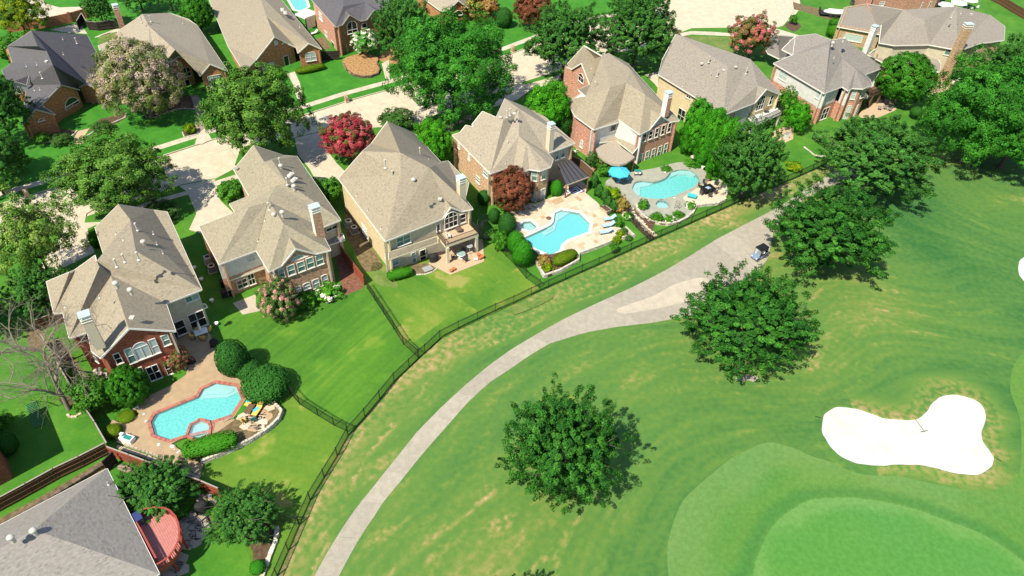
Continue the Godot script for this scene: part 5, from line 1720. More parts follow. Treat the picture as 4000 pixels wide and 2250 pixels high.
	slabs(h, [-16.25,0,-22.43,-15.5,0,-28.74,-14.96,0,-30.74,-14.31,0,-32.9,-13.52,0,-35.14,-12.71,0,-36.94,-12.01,0,-38.74,-10.95,0,-40.51,-9.63,0,-42.96,-8.41,0,-45.14,-7.03,0,-47.42,-4.59,0,-51.46,-2.36,0,-54.5,0.41,0,-57.11,2.53,0,-59.23,4.86,0,-61.26,9.28,0,-63.39,13.4,0,-64.69,18.08,0,-65.68,22.78,0,-67.13,27.02,0,-69.15,30.9,0,-72.08,36.34,0,-79.66,38.8,0,-86.47,41.18,0,-90.08,44.18,0,-93.37,47.08,0,-95.98,49.51,0,-97.8,52.28,0,-99.55,53.66,0,-100.36,57.86,0,-102.7], [-18.59,0,-22.33,-17.75,0,-28.65,-17.21,0,-30.64,-16.64,0,-32.7,-15.85,0,-34.88,-15.41,0,-36.06,-14.66,0,-37.83,-13.6,0,-39.8,-12.43,0,-42.09,-11.12,0,-44.62,-9.75,0,-47.28,-7.47,0,-50.74,-4.81,0,-54.37,-2.28,0,-57.44,0.32,0,-60.17,3.62,0,-63.06,7.08,0,-65.92,11.91,0,-69.36,15.98,0,-72.13,19.06,0,-74.42,21.5,0,-76.34,25.01,0,-79.35,29.57,0,-83.48,33.9,0,-86.86,38.88,0,-90.67,41.96,0,-93.21,45.72,0,-96.84,49.5,0,-100.05,52.19,0,-102.56,54.4,0,-104.36,57.99,0,-107.23], 4.20, M.concrete_path, 0.02, 0.03)
	ground("sandy_patch", MB.new().poly(smooth(V2([13.92,-67.39,13.91,-67.98,15.56,-68.98,18.63,-70.6,20.99,-72.41,22.49,-73.49,25.98,-74.93,27.16,-73.79,24.75,-71.47,24.46,-70.48,22.48,-69.6,19.71,-68.58,16.34,-67.54,14.75,-67.17]), 3), 0.036).done(), M.concrete_pale)
	ground("bare_soil", MB.new().poly(smooth(V2([27.59,-58.72,27.9,-58.18,27.95,-57.56,28.8,-57.6,29.72,-57.42,30.03,-57.21,29.29,-56.55,28.74,-56.75,27.75,-56.54,27.22,-56.9,27.56,-57.69]), 3), 0.008).done(), M.concrete_path, "pale bare soil beside a fairway tree")
	ground("bunker_sand", MB.new().poly(smooth(V2([73.52,-81.88,72.53,-80.5,71.8,-78.94,71.6,-77.67,72.16,-76.25,74.67,-76.82,77.17,-81.68,75.47,-82.9]), 3), 0.009).done(), M.sand, "small white bunker cut by the right edge")
	joints([-70.27,0,-88.85,-64.47,0,-93.17,-57.4,0,-99.14,-50.02,0,-105.54,-38.19,0,-113.7,-30.91,0,-119.92,-24.57,0,-124.49,-2.05,0,-141.9],[-62.55,0,-82.3,-57.38,0,-86.58,-33.59,0,-108.86,-17.53,0,-112.16,-16.9,0,-114.27,-2.75,0,-126.64,-0.15,0,-129.48])
	ground("collar",MB.new().poly(smooth(APRON,3),0.006).done(),M.green_turf,"closely mown apron round the putting green")
	ground("putting_green",MB.new().poly(smooth(GREEN,3),0.014).done(),M.green_turf,"smooth bright putting green")
	bunker(BUNKER)
	raised("pool_deck", V2([-35.1,-57.28,-33.91,-54.38,-30.76,-53.2,-28.47,-51,-27.7,-49.35,-28.69,-48.2,-28.67,-45.95,-34.1,-45.47,-35.53,-44.12,-31.32,-41.74,-31.46,-40.66,-35.62,-42.44,-41.33,-44.33,-42.99,-45.21,-42.98,-46.91,-42.07,-46.55,-40.8,-46.89,-40.43,-47.85,-41.52,-48.61,-40.33,-50.35,-38.64,-51.81,-37.34,-53.59,-37.65,-55.4,-39.71,-57.82,-41.31,-60.21,-37.23,-61.13]), [V2([-33.59,-52.63,-31.16,-52.33,-29.93,-50.46,-30.4,-48.21,-32.23,-47.27,-31.97,-46.16,-34.64,-45.19,-35.85,-44.56,-37.75,-45.15,-38.79,-46.79,-38.7,-47.91,-34.88,-50.56,-34.8,-51.63])], -0.05, 0.4, M.deck_tan, "tan concrete deck round the octagonal pool")
	raised("pool_deck", V2([-0.87,-85.46,1.27,-89.58,3.39,-89.99,4.46,-90.84,7.72,-92.91,10.83,-93.14,12.55,-90.65,13.75,-87.95,15.16,-84.89,16.13,-84.25,16.51,-83.57,14.34,-81.81,12.4,-80.55,9.04,-78.34,8.76,-78.54,3.98,-76.93,1.1,-82.29,-0.78,-82.62]), [V2([1.38,-81.43,5.31,-84.64,5.69,-85.43,5.91,-87.65,7.01,-88.52,9.67,-88.06,11.2,-85.58,10.75,-83.3,7.72,-81.36,6.83,-80.18,6.52,-78.83,5.24,-77.7,4.41,-78.25,3.28,-78.83,2.57,-79.44]), V2([1.31,-85.25,2.3,-85.49,3.23,-84.31,3.05,-83.4,2.11,-83.01,1.15,-83.45,0.89,-84.38])], -0.05, 0.52, M.flag_2, "flagstone patio round the angular pool")
	raised("pool_deck", smooth(V2([14.13,-96.09,15.71,-98.17,19.57,-99.89,22.61,-100.99,26.3,-102.9,28.45,-102.92,30.21,-101.57,30.91,-99.89,30.78,-98.17,32.19,-98,33.02,-96.39,33.03,-94.76,32.38,-92.99,30.76,-91.7,27.76,-91.22,27.13,-89.15,24.93,-87.51,23.06,-86.89,20.88,-87.34,18.78,-88.81,18.32,-90.29,17.47,-91,15.78,-94.85]), 3), [smooth(V2([18.26,-95.03,18.94,-96.73,20.1,-97.23,22,-97.1,23.89,-98.22,24.91,-99.86,26.51,-100.85,28.29,-100.79,29.31,-99.48,29.28,-97.78,28.21,-96.04,26.41,-94.55,24.33,-93.06,22.54,-92.35,20.53,-92.39,19.04,-92.94,18.44,-93.96]), 4), smooth(V2([21.56,-91.3,22.19,-92.07,23.18,-91.98,23.6,-91.06,23.18,-90.13,22.09,-89.92,21.55,-90.52]), 4)], -0.05, 0.52, M.deck_grey, "grey pebble deck round the kidney pool")
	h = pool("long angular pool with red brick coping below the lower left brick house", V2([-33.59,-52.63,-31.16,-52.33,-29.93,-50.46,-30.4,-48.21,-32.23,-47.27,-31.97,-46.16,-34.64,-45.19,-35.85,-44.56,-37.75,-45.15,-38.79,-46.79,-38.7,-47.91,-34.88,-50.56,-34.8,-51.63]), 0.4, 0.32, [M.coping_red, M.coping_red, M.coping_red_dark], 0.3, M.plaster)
	steps(h, V2([-33.64,-52.71,-31.21,-52.41,-30.7,-51.6,-31.64,-50.83,-32.84,-50.7,-34.45,-50.47,-34.94,-50.64,-34.85,-51.71]), [0.14, 0.22], 0.42, M.plaster_step)
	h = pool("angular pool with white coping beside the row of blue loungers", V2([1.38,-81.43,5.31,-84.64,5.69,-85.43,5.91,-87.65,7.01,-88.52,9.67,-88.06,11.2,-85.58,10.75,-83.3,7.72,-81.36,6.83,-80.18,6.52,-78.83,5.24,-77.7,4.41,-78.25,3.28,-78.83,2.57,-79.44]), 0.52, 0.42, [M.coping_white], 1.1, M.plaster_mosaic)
	steps(h, V2([5.32,-84.77,5.7,-85.56,5.92,-87.78,7.02,-88.66,8.37,-88.4,6.37,-86.22,5.9,-83.91,4.43,-82.52,4,-83.08]), [0.16, 0.26, 0.36], 0.4, M.plaster_step)
	h = pool("small octagonal spa with white coping beside the angular pool", V2([1.31,-85.25,2.3,-85.49,3.23,-84.31,3.05,-83.4,2.11,-83.01,1.15,-83.45,0.89,-84.38]), 0.52, 0.4, [M.coping_white], 0.9, M.plaster_step)
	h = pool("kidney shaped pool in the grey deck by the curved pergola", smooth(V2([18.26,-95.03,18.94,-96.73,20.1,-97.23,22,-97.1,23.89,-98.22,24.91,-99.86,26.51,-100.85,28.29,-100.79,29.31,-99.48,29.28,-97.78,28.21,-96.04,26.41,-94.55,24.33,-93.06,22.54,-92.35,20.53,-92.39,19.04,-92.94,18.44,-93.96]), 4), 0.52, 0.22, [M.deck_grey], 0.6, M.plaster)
	steps(h, V2([18.37,-95.18,18.96,-96.74,20.12,-97.24,21.86,-97.09,21.14,-96.34,19.66,-95.82,19.44,-93.64,18.94,-93.29]), [0.2, 0.34], 0.5, M.plaster_step)
	steps(h, V2([25.11,-100.03,26.69,-100.81,28.31,-100.76,29.13,-99.76,28.73,-99.3,27.68,-99.79,26.04,-99.67,24.78,-98.72]), [0.36], 0.5, M.plaster_step)
	h = pool("small round spa set in the grey deck below the kidney pool", smooth(V2([21.56,-91.3,22.19,-92.07,23.18,-91.98,23.6,-91.06,23.18,-90.13,22.09,-89.92,21.55,-90.52]), 3), 0.52, 0.2, [M.deck_grey], 0.5, M.plaster_step)
	flagstones("patio_paving", V2([-0.87,-85.46,1.27,-89.58,3.39,-89.99,4.46,-90.84,7.72,-92.91,10.83,-93.14,12.55,-90.65,13.75,-87.95,15.16,-84.89,16.13,-84.25,16.51,-83.57,14.34,-81.81,12.4,-80.55,9.04,-78.34,8.76,-78.54,3.98,-76.93,1.1,-82.29,-0.78,-82.62]), [V2([1.38,-81.43,5.31,-84.64,5.69,-85.43,5.91,-87.65,7.01,-88.52,9.67,-88.06,11.2,-85.58,10.75,-83.3,7.72,-81.36,6.83,-80.18,6.52,-78.83,5.24,-77.7,4.41,-78.25,3.28,-78.83,2.57,-79.44]), V2([1.31,-85.25,2.3,-85.49,3.23,-84.31,3.05,-83.4,2.11,-83.01,1.15,-83.45,0.89,-84.38])], 0.52)

func build_houses() -> void:
	h = thing("brick_house", "red brick house with tan shingle roof nearest the pool with red coping", "house", Vector3(-46.93, 0.0, -61.48))
	roof(h, [-51.77,6.5,-56.64,-55.23,6.5,-61.86,-50.9,6.5,-56.94,-48.31,6.5,-53.06,-46.77,6.5,-54.06,-45.05,6.5,-51.31,-43.69,6.5,-50.42,-37.27,6.5,-54.8,-39.94,6.5,-59.07,-36.68,6.5,-61.65,-46.32,6.5,-76.21,-48.29,6.5,-76.51,-54.16,6.5,-72.28,-50.44,6.5,-66.63,-47.19,10.27,-69.48,-49.94,10.27,-72.47,-43.71,10.81,-63.07,-47.36,10.81,-61.07,-47.98,10.81,-62.08,-51.06,9.04,-60.98,-50.92,8.73,-61.71,-46.64,10.75,-60.16,-40.65,9.13,-52.49,-46.12,9.13,-60.65], ["10 9 16 14 11", "15 11 14", "15 14 16 17 13 12", "1 0 19", "0 2 20 19", "2 3 21 20", "20 21 17 18", "3 4 23 21", "4 5 6 22 23", "23 22 7 8", "23 8 9 16 17 21"], M.roof_tan, M.white_trim)
	wall(h, [-55.23,6.5,-61.86,-51.77,6.5,-56.64,-50.9,6.5,-56.94,-48.31,6.5,-53.06,-46.77,6.5,-54.06,-45.05,6.5,-51.31,-43.69,6.5,-50.42], 0.05, 6.38, M.brick_red, 0.45, "wall")
	wall(h, [-39.94,6.5,-59.07,-36.68,6.5,-61.65,-46.32,6.5,-76.21,-48.29,6.5,-76.51], 0.05, 6.38, M.cream_siding, 0.45, "wall")
	wall(h, [-48.29,6.5,-76.51,-54.16,6.5,-72.28,-50.44,6.5,-66.63,-55.23,6.5,-61.86], 0.05, 6.38, M.brick_red, 0.45, "wall")
	wall(h, [-37.27,6.5,-54.8,-39.94,6.5,-59.07], 0.05, 6.38, M.cream_siding, 0.45, "wall")
	soffit(h, [-55.23,6.5,-61.86,-51.77,6.5,-56.64,-50.9,6.5,-56.94,-48.31,6.5,-53.06,-46.77,6.5,-54.06,-45.05,6.5,-51.31,-43.69,6.5,-50.42,-37.27,6.5,-54.8,-39.94,6.5,-59.07,-36.68,6.5,-61.65,-46.32,6.5,-76.21,-48.29,6.5,-76.51,-54.16,6.5,-72.28,-50.44,6.5,-66.63], 6.3, M.white_trim)
	gable(h, [-43.69,6.5,-50.42,-37.27,6.5,-54.8,-40.65,9.13,-52.49], 0.05, M.brick_red, 0.35, 0.35)
	window(h, V(-40.67,3.96,-52.88), 0.6, 1.6, 2.5, "transom", "glass_blind", 0.72, "window")
	window(h, V(-41.7,3.89,-52.18), 0.6, 0.8, 2.3, "sash", "glass_teal", 0, "window")
	window(h, V(-39.6,3.98,-53.62), 0.6, 0.8, 2.3, "sash", "glass_blind", 0, "window")
	window(h, V(-42.69,4.48,-51.5), 0.6, 0.7, 1.6, "sash", "glass_dark", 0, "window")
	window(h, V(-38.5,4.63,-54.36), 0.6, 0.8, 1.6, "sash", "glass_teal", 0, "window")
	window(h, V(-40.54,0.17,-52.97), 0.6, 1.3, 2.3, "cross", "glass_dark", 0, "window")
	window(h, V(-39.29,0.16,-53.82), 0.6, 0.6, 1.9, "sash", "glass_dark", 0, "window")
	window(h, V(-41.42,-0.11,-52.37), 0.6, 0.4, 3, "sash", "glass_dark", 0, "window")
	window(h, V(-37.97,5.02,-61.19), 0.67, 1.6, 0.9, "wide", "glass_teal", 0, "window")
	window(h, V(-38.19,0.66,-61.01), 0.67, 1.9, 2.5, "cross", "glass_dark", 0, "window")
	window(h, V(-39.83,0.64,-59.72), 0.67, 1.2, 2.3, "sash", "glass_dark", 0, "patio_door")
	window(h, V(-47.62,5.06,-54.03), 0.57, 0.5, 1.1, "sash", "glass_teal", 0, "window")
	window(h, V(-45.94,3.5,-52.42), -0.58, 0.7, 1.5, "cross", "glass_teal", 0, "window")
	chimney(h, V(-43.5,0,-51), -0.98, 0.95, 0.95, 7.72, 12.12, M.cream_trim, true, null)
	vent(h, "flue_vent", V(-43.49,12.21,-58.69))
	vent(h, "flue_vent", V(-42.84,12.38,-59.37))
	vent(h, "flue_vent", V(-41.6,12.22,-59.98))
	vent(h, "turbine_vent", V(-41.86,10.14,-56.85))
	vent(h, "turbine_vent", V(-43.93,9.9,-65.34))
	vent(h, "turbine_vent", V(-41.45,13.19,-54.61))
	vent(h, "flue_vent", V(-45.67,9.99,-67.78))
	vent(h, "pipe_vent", V(-44.52,8.71,-68.79))
	vent(h, "pipe_vent", V(-43.28,8.78,-66.75))
	vent(h, "pipe_vent", V(-42.09,8.58,-65.38))
	vent(h, "pipe_vent", V(-44.92,13.48,-62.78))
	vent(h, "pipe_vent", V(-43.3,13.92,-61.28))
	vent(h, "pipe_vent", V(-50.6,6.91,-57.35))
	vent(h, "pipe_vent", V(-44.78,10.26,-55.75))
	vent(h, "box_vent", V(-40.62,9.47,-53.58))
	h = thing("brick_house", "rosy brick house with beige roof and two white skylights", "house", Vector3(-32.06, 0.0, -76.54))
	roof(h, [-23.31,6.1,-76.6,-32.84,6.1,-91.43,-34.8,6.1,-91.55,-37.75,9.51,-88.61,-40.99,6.1,-87.3,-36.94,6.1,-81.08,-39.04,6.1,-79.07,-37.68,6.1,-77.22,-41.39,6.1,-73.91,-36.4,6.1,-66.64,-32.64,6.1,-69.58,-29.91,6.1,-65.63,-23.3,6.1,-70.32,-24.75,6.1,-72.85,-25.44,6.1,-74.77,-30.73,9.51,-79.74,-34.18,9.51,-85.05,-31.94,9.51,-78.98,-35.09,9.51,-84.5,-29.02,9.19,-71.31,-32.22,9.19,-75.99,-34.17,9.44,-74.03,-32.25,9.19,-75.76,-28.71,6.1,-66.88,-25.04,6.1,-69.46,-26.92,7.94,-68.14,-28.26,7.94,-70.26], ["0 1 16 15", "3 2 18", "18 2 1 16", "3 18 16 15 17 5 4", "5 17 22 7 6", "7 22 21 8", "8 9 21", "9 10 20 22 21", "0 15 17 22 20 19 14", "11 19 20 10", "11 23 26 24 12 19", "12 13 14 19", "23 25 26", "25 24 26"], M.roof_beige, M.white_trim)
	wall(h, [-41.39,6.1,-73.91,-36.4,6.1,-66.64], 0.05, 5.98, M.brick_rose, 0.45, "wall")
	wall(h, [-36.4,6.1,-66.64,-32.64,6.1,-69.58,-29.91,6.1,-65.63], 3.2, 5.98, M.white_siding, 0.45, "wall")
	wall(h, [-36.4,6.1,-66.64,-32.64,6.1,-69.58,-29.91,6.1,-65.63], 0.05, 3.2, M.brick_rose, 0.45, "wall")
	wall(h, [-29.91,6.1,-65.63,-23.3,6.1,-70.32], 0.05, 5.98, M.brick_rose, 0.45, "wall")
	wall(h, [-23.3,6.1,-70.32,-24.75,6.1,-72.85,-25.44,6.1,-74.77,-23.31,6.1,-76.6], 0.05, 5.98, M.cream_siding, 0.45, "wall")
	wall(h, [-23.31,6.1,-76.6,-32.84,6.1,-91.43,-34.8,6.1,-91.55], 0.05, 5.98, M.brick_rose, 0.45, "wall")
	wall(h, [-34.8,6.1,-91.55,-37.75,9.51,-88.61,-40.99,6.1,-87.3,-36.94,6.1,-81.08,-39.04,6.1,-79.07,-37.68,6.1,-77.22,-41.39,6.1,-73.91], 0.05, 5.98, M.brick_rose, 0.45, "wall")
	soffit(h, [-41.39,6.1,-73.91,-36.4,6.1,-66.64,-32.64,6.1,-69.58,-29.91,6.1,-65.63,-23.3,6.1,-70.32,-24.75,6.1,-72.85,-25.44,6.1,-74.77,-23.31,6.1,-76.6,-32.84,6.1,-91.43,-34.8,6.1,-91.55,-40.99,6.1,-87.3,-36.94,6.1,-81.08,-39.04,6.1,-79.07,-37.68,6.1,-77.22], 5.9, M.white_trim)
	gable(h, [-28.71,6.1,-66.88,-25.04,6.1,-69.46,-26.92,7.94,-68.14], 5.2, M.brick_rose, 0.3, 0.3)
	window(h, V(-26.93,5.99,-68.48), 0.61, 2.1, 0.6, "plain", "glass_teal_up", 1.05, "window")
	window(h, V(-28.93,4.16,-66.86), 0.62, 0.8, 1.4, "sash", "glass_teal", 0, "window")
	window(h, V(-27.9,4.02,-67.59), 0.62, 1, 1.6, "sash", "glass_teal", 0, "window")
	window(h, V(-26.84,4,-68.35), 0.62, 1, 1.6, "sash", "glass_teal", 0, "window")
	window(h, V(-25.84,4.02,-69.05), 0.62, 1, 1.7, "sash", "glass_teal", 0, "window")
	window(h, V(-24.81,4.01,-69.78), 0.62, 1, 1.6, "sash", "glass_teal", 0, "window")
	window(h, V(-26.7,0.81,-68.45), 0.62, 1, 1.1, "sash", "glass_blind", 0.17, "window")
	window(h, V(-25.7,0.46,-69.16), 0.62, 1, 1.5, "sash", "glass_blind", 0.17, "window")
	window(h, V(-24.66,0.36,-69.89), 0.62, 0.9, 1.8, "sash", "glass_blind", 0.16, "window")
	window(h, V(-27.72,0.89,-67.71), 0.62, 1, 1, "sash", "glass_blind", 0.17, "window")
	window(h, V(-24.54,4.71,-76.11), 0.71, 1.8, 0.6, "wide", "glass_dark", 0, "window")
	window(h, V(-33.45,4.48,-69.5), 0.66, 0.9, 0.6, "wide", "glass_blind", 0, "window")
	window(h, V(-35.02,0.78,-68.27), 0.66, 1.4, 1.4, "cross", "glass_dark", 0, "window")
	window(h, V(-34.03,0.69,-69.05), 0.66, 0.9, 1.8, "cross", "glass_dark", 0, "window")
	chimney(h, V(-25.24,0,-72.81), 0.62, 1.15, 0.95, 5.19, 10.64, M.white_trim, true, M.brick_rose)
	vent(h, "turbine_vent", V(-32.58,9.08,-83.68), -0.35)
	vent(h, "turbine_vent", V(-29.61,9.11,-78.98), -0.35)
	vent(h, "skylight", V(-31.15,8.69,-82.41), -0.35)
	vent(h, "skylight", V(-30.4,8.67,-81.31), -0.35)
	vent(h, "flue_vent", V(-33.02,8.93,-84.74), -0.35)
	vent(h, "flue_vent", V(-30.46,9.57,-79.17), -0.35)
	vent(h, "pipe_vent", V(-31.26,8,-84.28), -0.35)
	vent(h, "pipe_vent", V(-26.27,7.43,-77.93), -0.35)
	vent(h, "turbine_vent", V(-30.74,8.77,-73.11))
	vent(h, "flue_vent", V(-31.8,8.77,-74.63))
	vent(h, "pipe_vent", V(-32.17,7.98,-73.31))
	vent(h, "pipe_vent", V(-32.63,6.63,-70.79))
	vent(h, "turbine_vent", V(-29.46,9.48,-72.75))
	vent(h, "dish", V(-40.21,6.29,-86.55))
	h = thing("stucco_house", "cream stucco house with tan roof and upstairs balcony over a patio", "house", Vector3(-13.35, 0.0, -85.16))
	roof(h, [-25.63,6,-86.3,-16.72,6,-72.64,-5.84,6,-80.43,-7.07,6,-82.71,-6.87,6,-86.7,-10.4,6,-92.16,-11.4,6,-91.68,-16.43,6,-99.64,-22.55,6,-96.06,-15.53,10.78,-80.84,-21.64,10.78,-86.27,-11.89,10.78,-82.84,-15.88,12.44,-83.72,-18.88,12.44,-91.75,-11.64,8.39,-87.26,-9.74,6,-78.01,-7.3,6,-79.82,-8.7,7.37,-78.78,-9.59,7.37,-80.36], ["0 1 9 10", "1 15 18 16 2 11 9", "2 3 4 5 6 14 11", "8 10 12 13", "13 12 14 6 7", "10 9 11 14 12", "15 17 18", "17 16 18"], M.roof_tan, M.white_trim)
	wall(h, [-25.63,6,-86.3,-16.72,6,-72.64], 0.05, 5.88, M.cream, 0.45, "wall")
	wall(h, [-16.72,6,-72.64,-5.84,6,-80.43], 0.05, 5.88, M.cream_siding, 0.45, "wall")
	wall(h, [-5.84,6,-80.43,-7.07,6,-82.71,-6.87,6,-86.7,-10.4,6,-92.16], 0.05, 5.88, M.cream, 0.45, "wall")
	wall(h, [-10.4,6,-92.16,-11.4,6,-91.68,-16.43,6,-99.64], 0.05, 5.88, M.cream, 0.45, "wall")
	wall(h, [-16.43,6,-99.64,-22.55,6,-96.06,-25.63,6,-86.3], 0.05, 5.88, M.cream, 0.45, "wall")
	soffit(h, [-25.63,6,-86.3,-16.72,6,-72.64,-5.84,6,-80.43,-7.07,6,-82.71,-6.87,6,-86.7,-10.4,6,-92.16,-11.4,6,-91.68,-16.43,6,-99.64,-22.55,6,-96.06], 5.8, M.white_trim)
	gable(h, [-9.74,6,-78.01,-7.3,6,-79.82,-8.7,7.37,-78.78], 3.4, M.cream_siding, 0.3, 0.2)
	window(h, V(-8.74,3.98,-78.7), 0.62, 2.1, 2.6, "grid", "glass_dark", 0.95, "window")
	window(h, V(-7.25,3.91,-79.94), 0.62, 1, 1.5, "sash", "glass_dark", 0, "window")
	window(h, V(-14.72,3.92,-74.6), 0.62, 2.1, 1.5, "cross", "glass_teal", 0, "window")
	window(h, V(-10.4,4.01,-77.69), 0.62, 0.6, 1.3, "plain", "glass_dark", 0, "balcony_door")
	window(h, V(-15.9,1.01,-73.75), 0.62, 1, 0.9, "sash", "glass_teal", 0, "window")
	window(h, V(-13.66,0.11,-75.36), 0.62, 0.7, 1.9, "sash", "glass_teal", 0, "window")
	window(h, V(-12.53,-0.35,-76.17), 0.62, 1, 2.2, "sash", "glass_dark", 0, "window")
	window(h, V(-21.21,0.62,-80.32), -0.99, 1.9, 1.6, "grid", "glass_blind", 0, "window")
	window(h, V(-17.15,1.58,-74.1), -0.99, 1, 0.7, "sash", "glass_blind", 0, "window")
	chimney(h, V(-7.55,0,-81.91), 0.62, 0.95, 0.95, 5.57, 9.75, M.cream_trim, true, null)
	vent(h, "turbine_vent", V(-13.82,9.84,-80.61))
	vent(h, "box_vent", V(-10.28,7.7,-79.85))
	vent(h, "pipe_vent", V(-22.14,6.37,-81.81))
	vent(h, "pipe_vent", V(-19.97,6.37,-78.47))
	vent(h, "pipe_vent", V(-17.57,6.35,-74.74))
	vent(h, "pipe_vent", V(-17.9,8.8,-80.86))
	vent(h, "pipe_vent", V(-16.23,9.53,-79.95))
	vent(h, "flue_vent", V(-16.76,9.83,-81.46))
	vent(h, "box_vent", V(-18.97,9.24,-83.49))
	vent(h, "flue_vent", V(-15.83,16.87,-73.26))
	vent(h, "flue_vent", V(-14,8.99,-88.81))
	vent(h, "pipe_vent", V(-12.73,8.45,-88.06))
	h = thing("brick_house", "cream and tan brick house with a hexagonal bay and black metal patio roof", "house", Vector3(-1.12, 0.0, -97.22))
	roof(h, [-10.43,6.1,-99.4,-3.9,6.1,-89.04,-0.51,6.1,-91.49,0.61,6.1,-89.72,1.82,6.1,-90.65,3.42,6.1,-90.35,5.01,6.1,-91.57,5.4,6.1,-93.67,4.59,6.1,-95.24,8.88,6.1,-98.47,2.46,6.1,-108.91,1.51,6.1,-108.78,-2.4,10.21,-97.36,-0.17,10.21,-101.13,-2.4,10.21,-104.11,-3.51,10,-98.58,-5.74,9.57,-101,-7.3,8.04,-99.49,-7.04,7.98,-98.93,-8.3,7.61,-99.95,-9.14,6.77,-99.1,1.28,8.77,-93.67,0.06,8.77,-95.37], ["0 1 12 15 16 17 18 19 20", "15 12 13 14", "14 13 11", "9 10 11 13", "1 2 22 8 9 13 12", "2 3 21 22", "3 4 5 21", "5 6 21", "6 7 21", "7 8 22 21"], M.roof_pale, M.white_trim)
	wall(h, [-10.43,6.1,-99.4,-3.9,6.1,-89.04], 0.05, 5.98, M.brick_tan, 0.45, "wall")
	wall(h, [-3.9,6.1,-89.04,-0.51,6.1,-91.49,0.61,6.1,-89.72], 0.05, 5.98, M.cream_siding, 0.45, "wall")
	wall(h, [0.61,6.1,-89.72,1.82,6.1,-90.65,3.42,6.1,-90.35,5.01,6.1,-91.57,5.4,6.1,-93.67,4.59,6.1,-95.24], 0.05, 5.98, M.stone_gold, 0.45, "wall")
	wall(h, [4.59,6.1,-95.24,8.88,6.1,-98.47], 0.05, 5.98, M.cream_siding, 0.45, "wall")
	wall(h, [8.88,6.1,-98.47,2.46,6.1,-108.91,1.51,6.1,-108.78], 0.05, 5.98, M.brick_tan, 0.45, "wall")
	wall(h, [1.51,6.1,-108.78,-2.4,10.21,-104.11,-5.74,9.57,-101,-10.43,6.1,-99.4], 0.05, 5.98, M.brick_tan, 0.45, "wall")
	soffit(h, [-10.43,6.1,-99.4,-3.9,6.1,-89.04,-0.51,6.1,-91.49,0.61,6.1,-89.72,1.82,6.1,-90.65,3.42,6.1,-90.35,5.01,6.1,-91.57,5.4,6.1,-93.67,4.59,6.1,-95.24,8.88,6.1,-98.47,2.46,6.1,-108.91,1.51,6.1,-108.78,-2.4,10.21,-104.11], 5.9, M.white_trim)
	window(h, V(-4.67,4.19,-91.08), -1.01, 1.4, 1.1, "sash", "glass_teal", 0, "window")
	window(h, V(-7.45,4.15,-95.48), -1.01, 0.7, 1, "sash", "glass_blind", 0, "window")
	window(h, V(-9.25,4.32,-98.35), -1.01, 0.7, 0.9, "sash", "glass_blind", 0, "window")
	window(h, V(-5.95,1.65,-93.1), -1.01, 1.2, 1.1, "sash", "glass_teal", 0, "window")
	window(h, V(-2.76,4.23,-90.4), 0.63, 1.3, 1.3, "plain", "glass_teal", 0, "window")
	window(h, V(2.64,3.87,-90.94), -0.18, 0.9, 1.8, "sash", "glass_teal", 0, "window")
	window(h, V(4.01,3.92,-91.35), 0.66, 0.9, 1.7, "sash", "glass_teal", 0, "window")
	window(h, V(1.4,4.81,-90.87), 0.66, 0.7, 0.8, "sash", "glass_blind", 0, "window")
	window(h, V(6.13,3.92,-96.95), 0.64, 0.7, 1.7, "sash", "glass_teal", 0, "window")
	window(h, V(7.07,3.94,-97.65), 0.64, 0.8, 1.6, "sash", "glass_teal", 0, "window")
	window(h, V(4.09,-0.02,-91.41), 0.66, 0.9, 2.2, "sash", "glass_blind", 0, "window")
	window(h, V(2.82,0.08,-90.9), -0.18, 0.8, 1.9, "sash", "glass_blind", 0, "window")
	chimney(h, V(4.81,0,-96.02), 0.63, 0.85, 0.85, 5.3, 10.34, M.cream_trim, true, null)
	vent(h, "flue_vent", V(-1.88,10.58,-97.51))
	vent(h, "flue_vent", V(-1.41,10.89,-97.57))
	vent(h, "box_vent", V(-2.9,10.15,-98))
	vent(h, "box_vent", V(-0.8,11.21,-97.43))
	vent(h, "pipe_vent", V(-5.67,6.48,-92.84))
	vent(h, "pipe_vent", V(-1.57,8.25,-94.4))
	vent(h, "pipe_vent", V(-1.75,6.5,-91.28))
	h = thing("brick_house", "tall pink brick house with tan roof and round wood pergola", "house", Vector3(15.41, 0.0, -112.81))
	roof(h, [7.99,6.1,-124.92,9.14,6.1,-123.84,12.11,6.1,-118.07,9.07,6.1,-106.99,12.02,6.1,-102.81,16.41,6.1,-105.67,16.2,6.1,-106.52,19.33,6.1,-101.94,26.39,6.1,-106.89,19.57,6.1,-127.23,7.85,6.1,-112.32,14.51,10.45,-108.7,17.35,10.45,-110.74,20.3,9.72,-108.15,18.39,10.45,-115.85,15.23,10.45,-121.47,13.94,10.45,-120.37,10.99,10.45,-124.27,10.54,8.61,-121.12,13.07,8.61,-123.01,9.62,8.5,-111.4,10.79,8.38,-109.49,21.1,6.1,-103.55,24.8,6.1,-106.37,22.78,8,-104.83,21.28,8,-106.47], ["17 0 1 18 19 16", "18 2 19", "19 2 20 21 10 3 4 11 12 14 15 16", "4 5 6 12 11", "6 7 13 14 12", "7 22 25 23 8 13", "8 9 14 13", "9 15 14", "22 24 25", "24 23 25"], M.roof_tan, M.white_trim)
	wall(h, [7.99,6.1,-124.92,9.14,6.1,-123.84,12.11,6.1,-118.07], 0.05, 5.98, M.brick_pink, 0.45, "wall")
	wall(h, [12.11,6.1,-118.07,7.85,6.1,-112.32], 0.05, 5.98, M.brick_pink, 0.45, "wall")
	wall(h, [7.85,6.1,-112.32,9.07,6.1,-106.99,12.02,6.1,-102.81], 0.05, 5.98, M.brick_pink, 0.45, "wall")
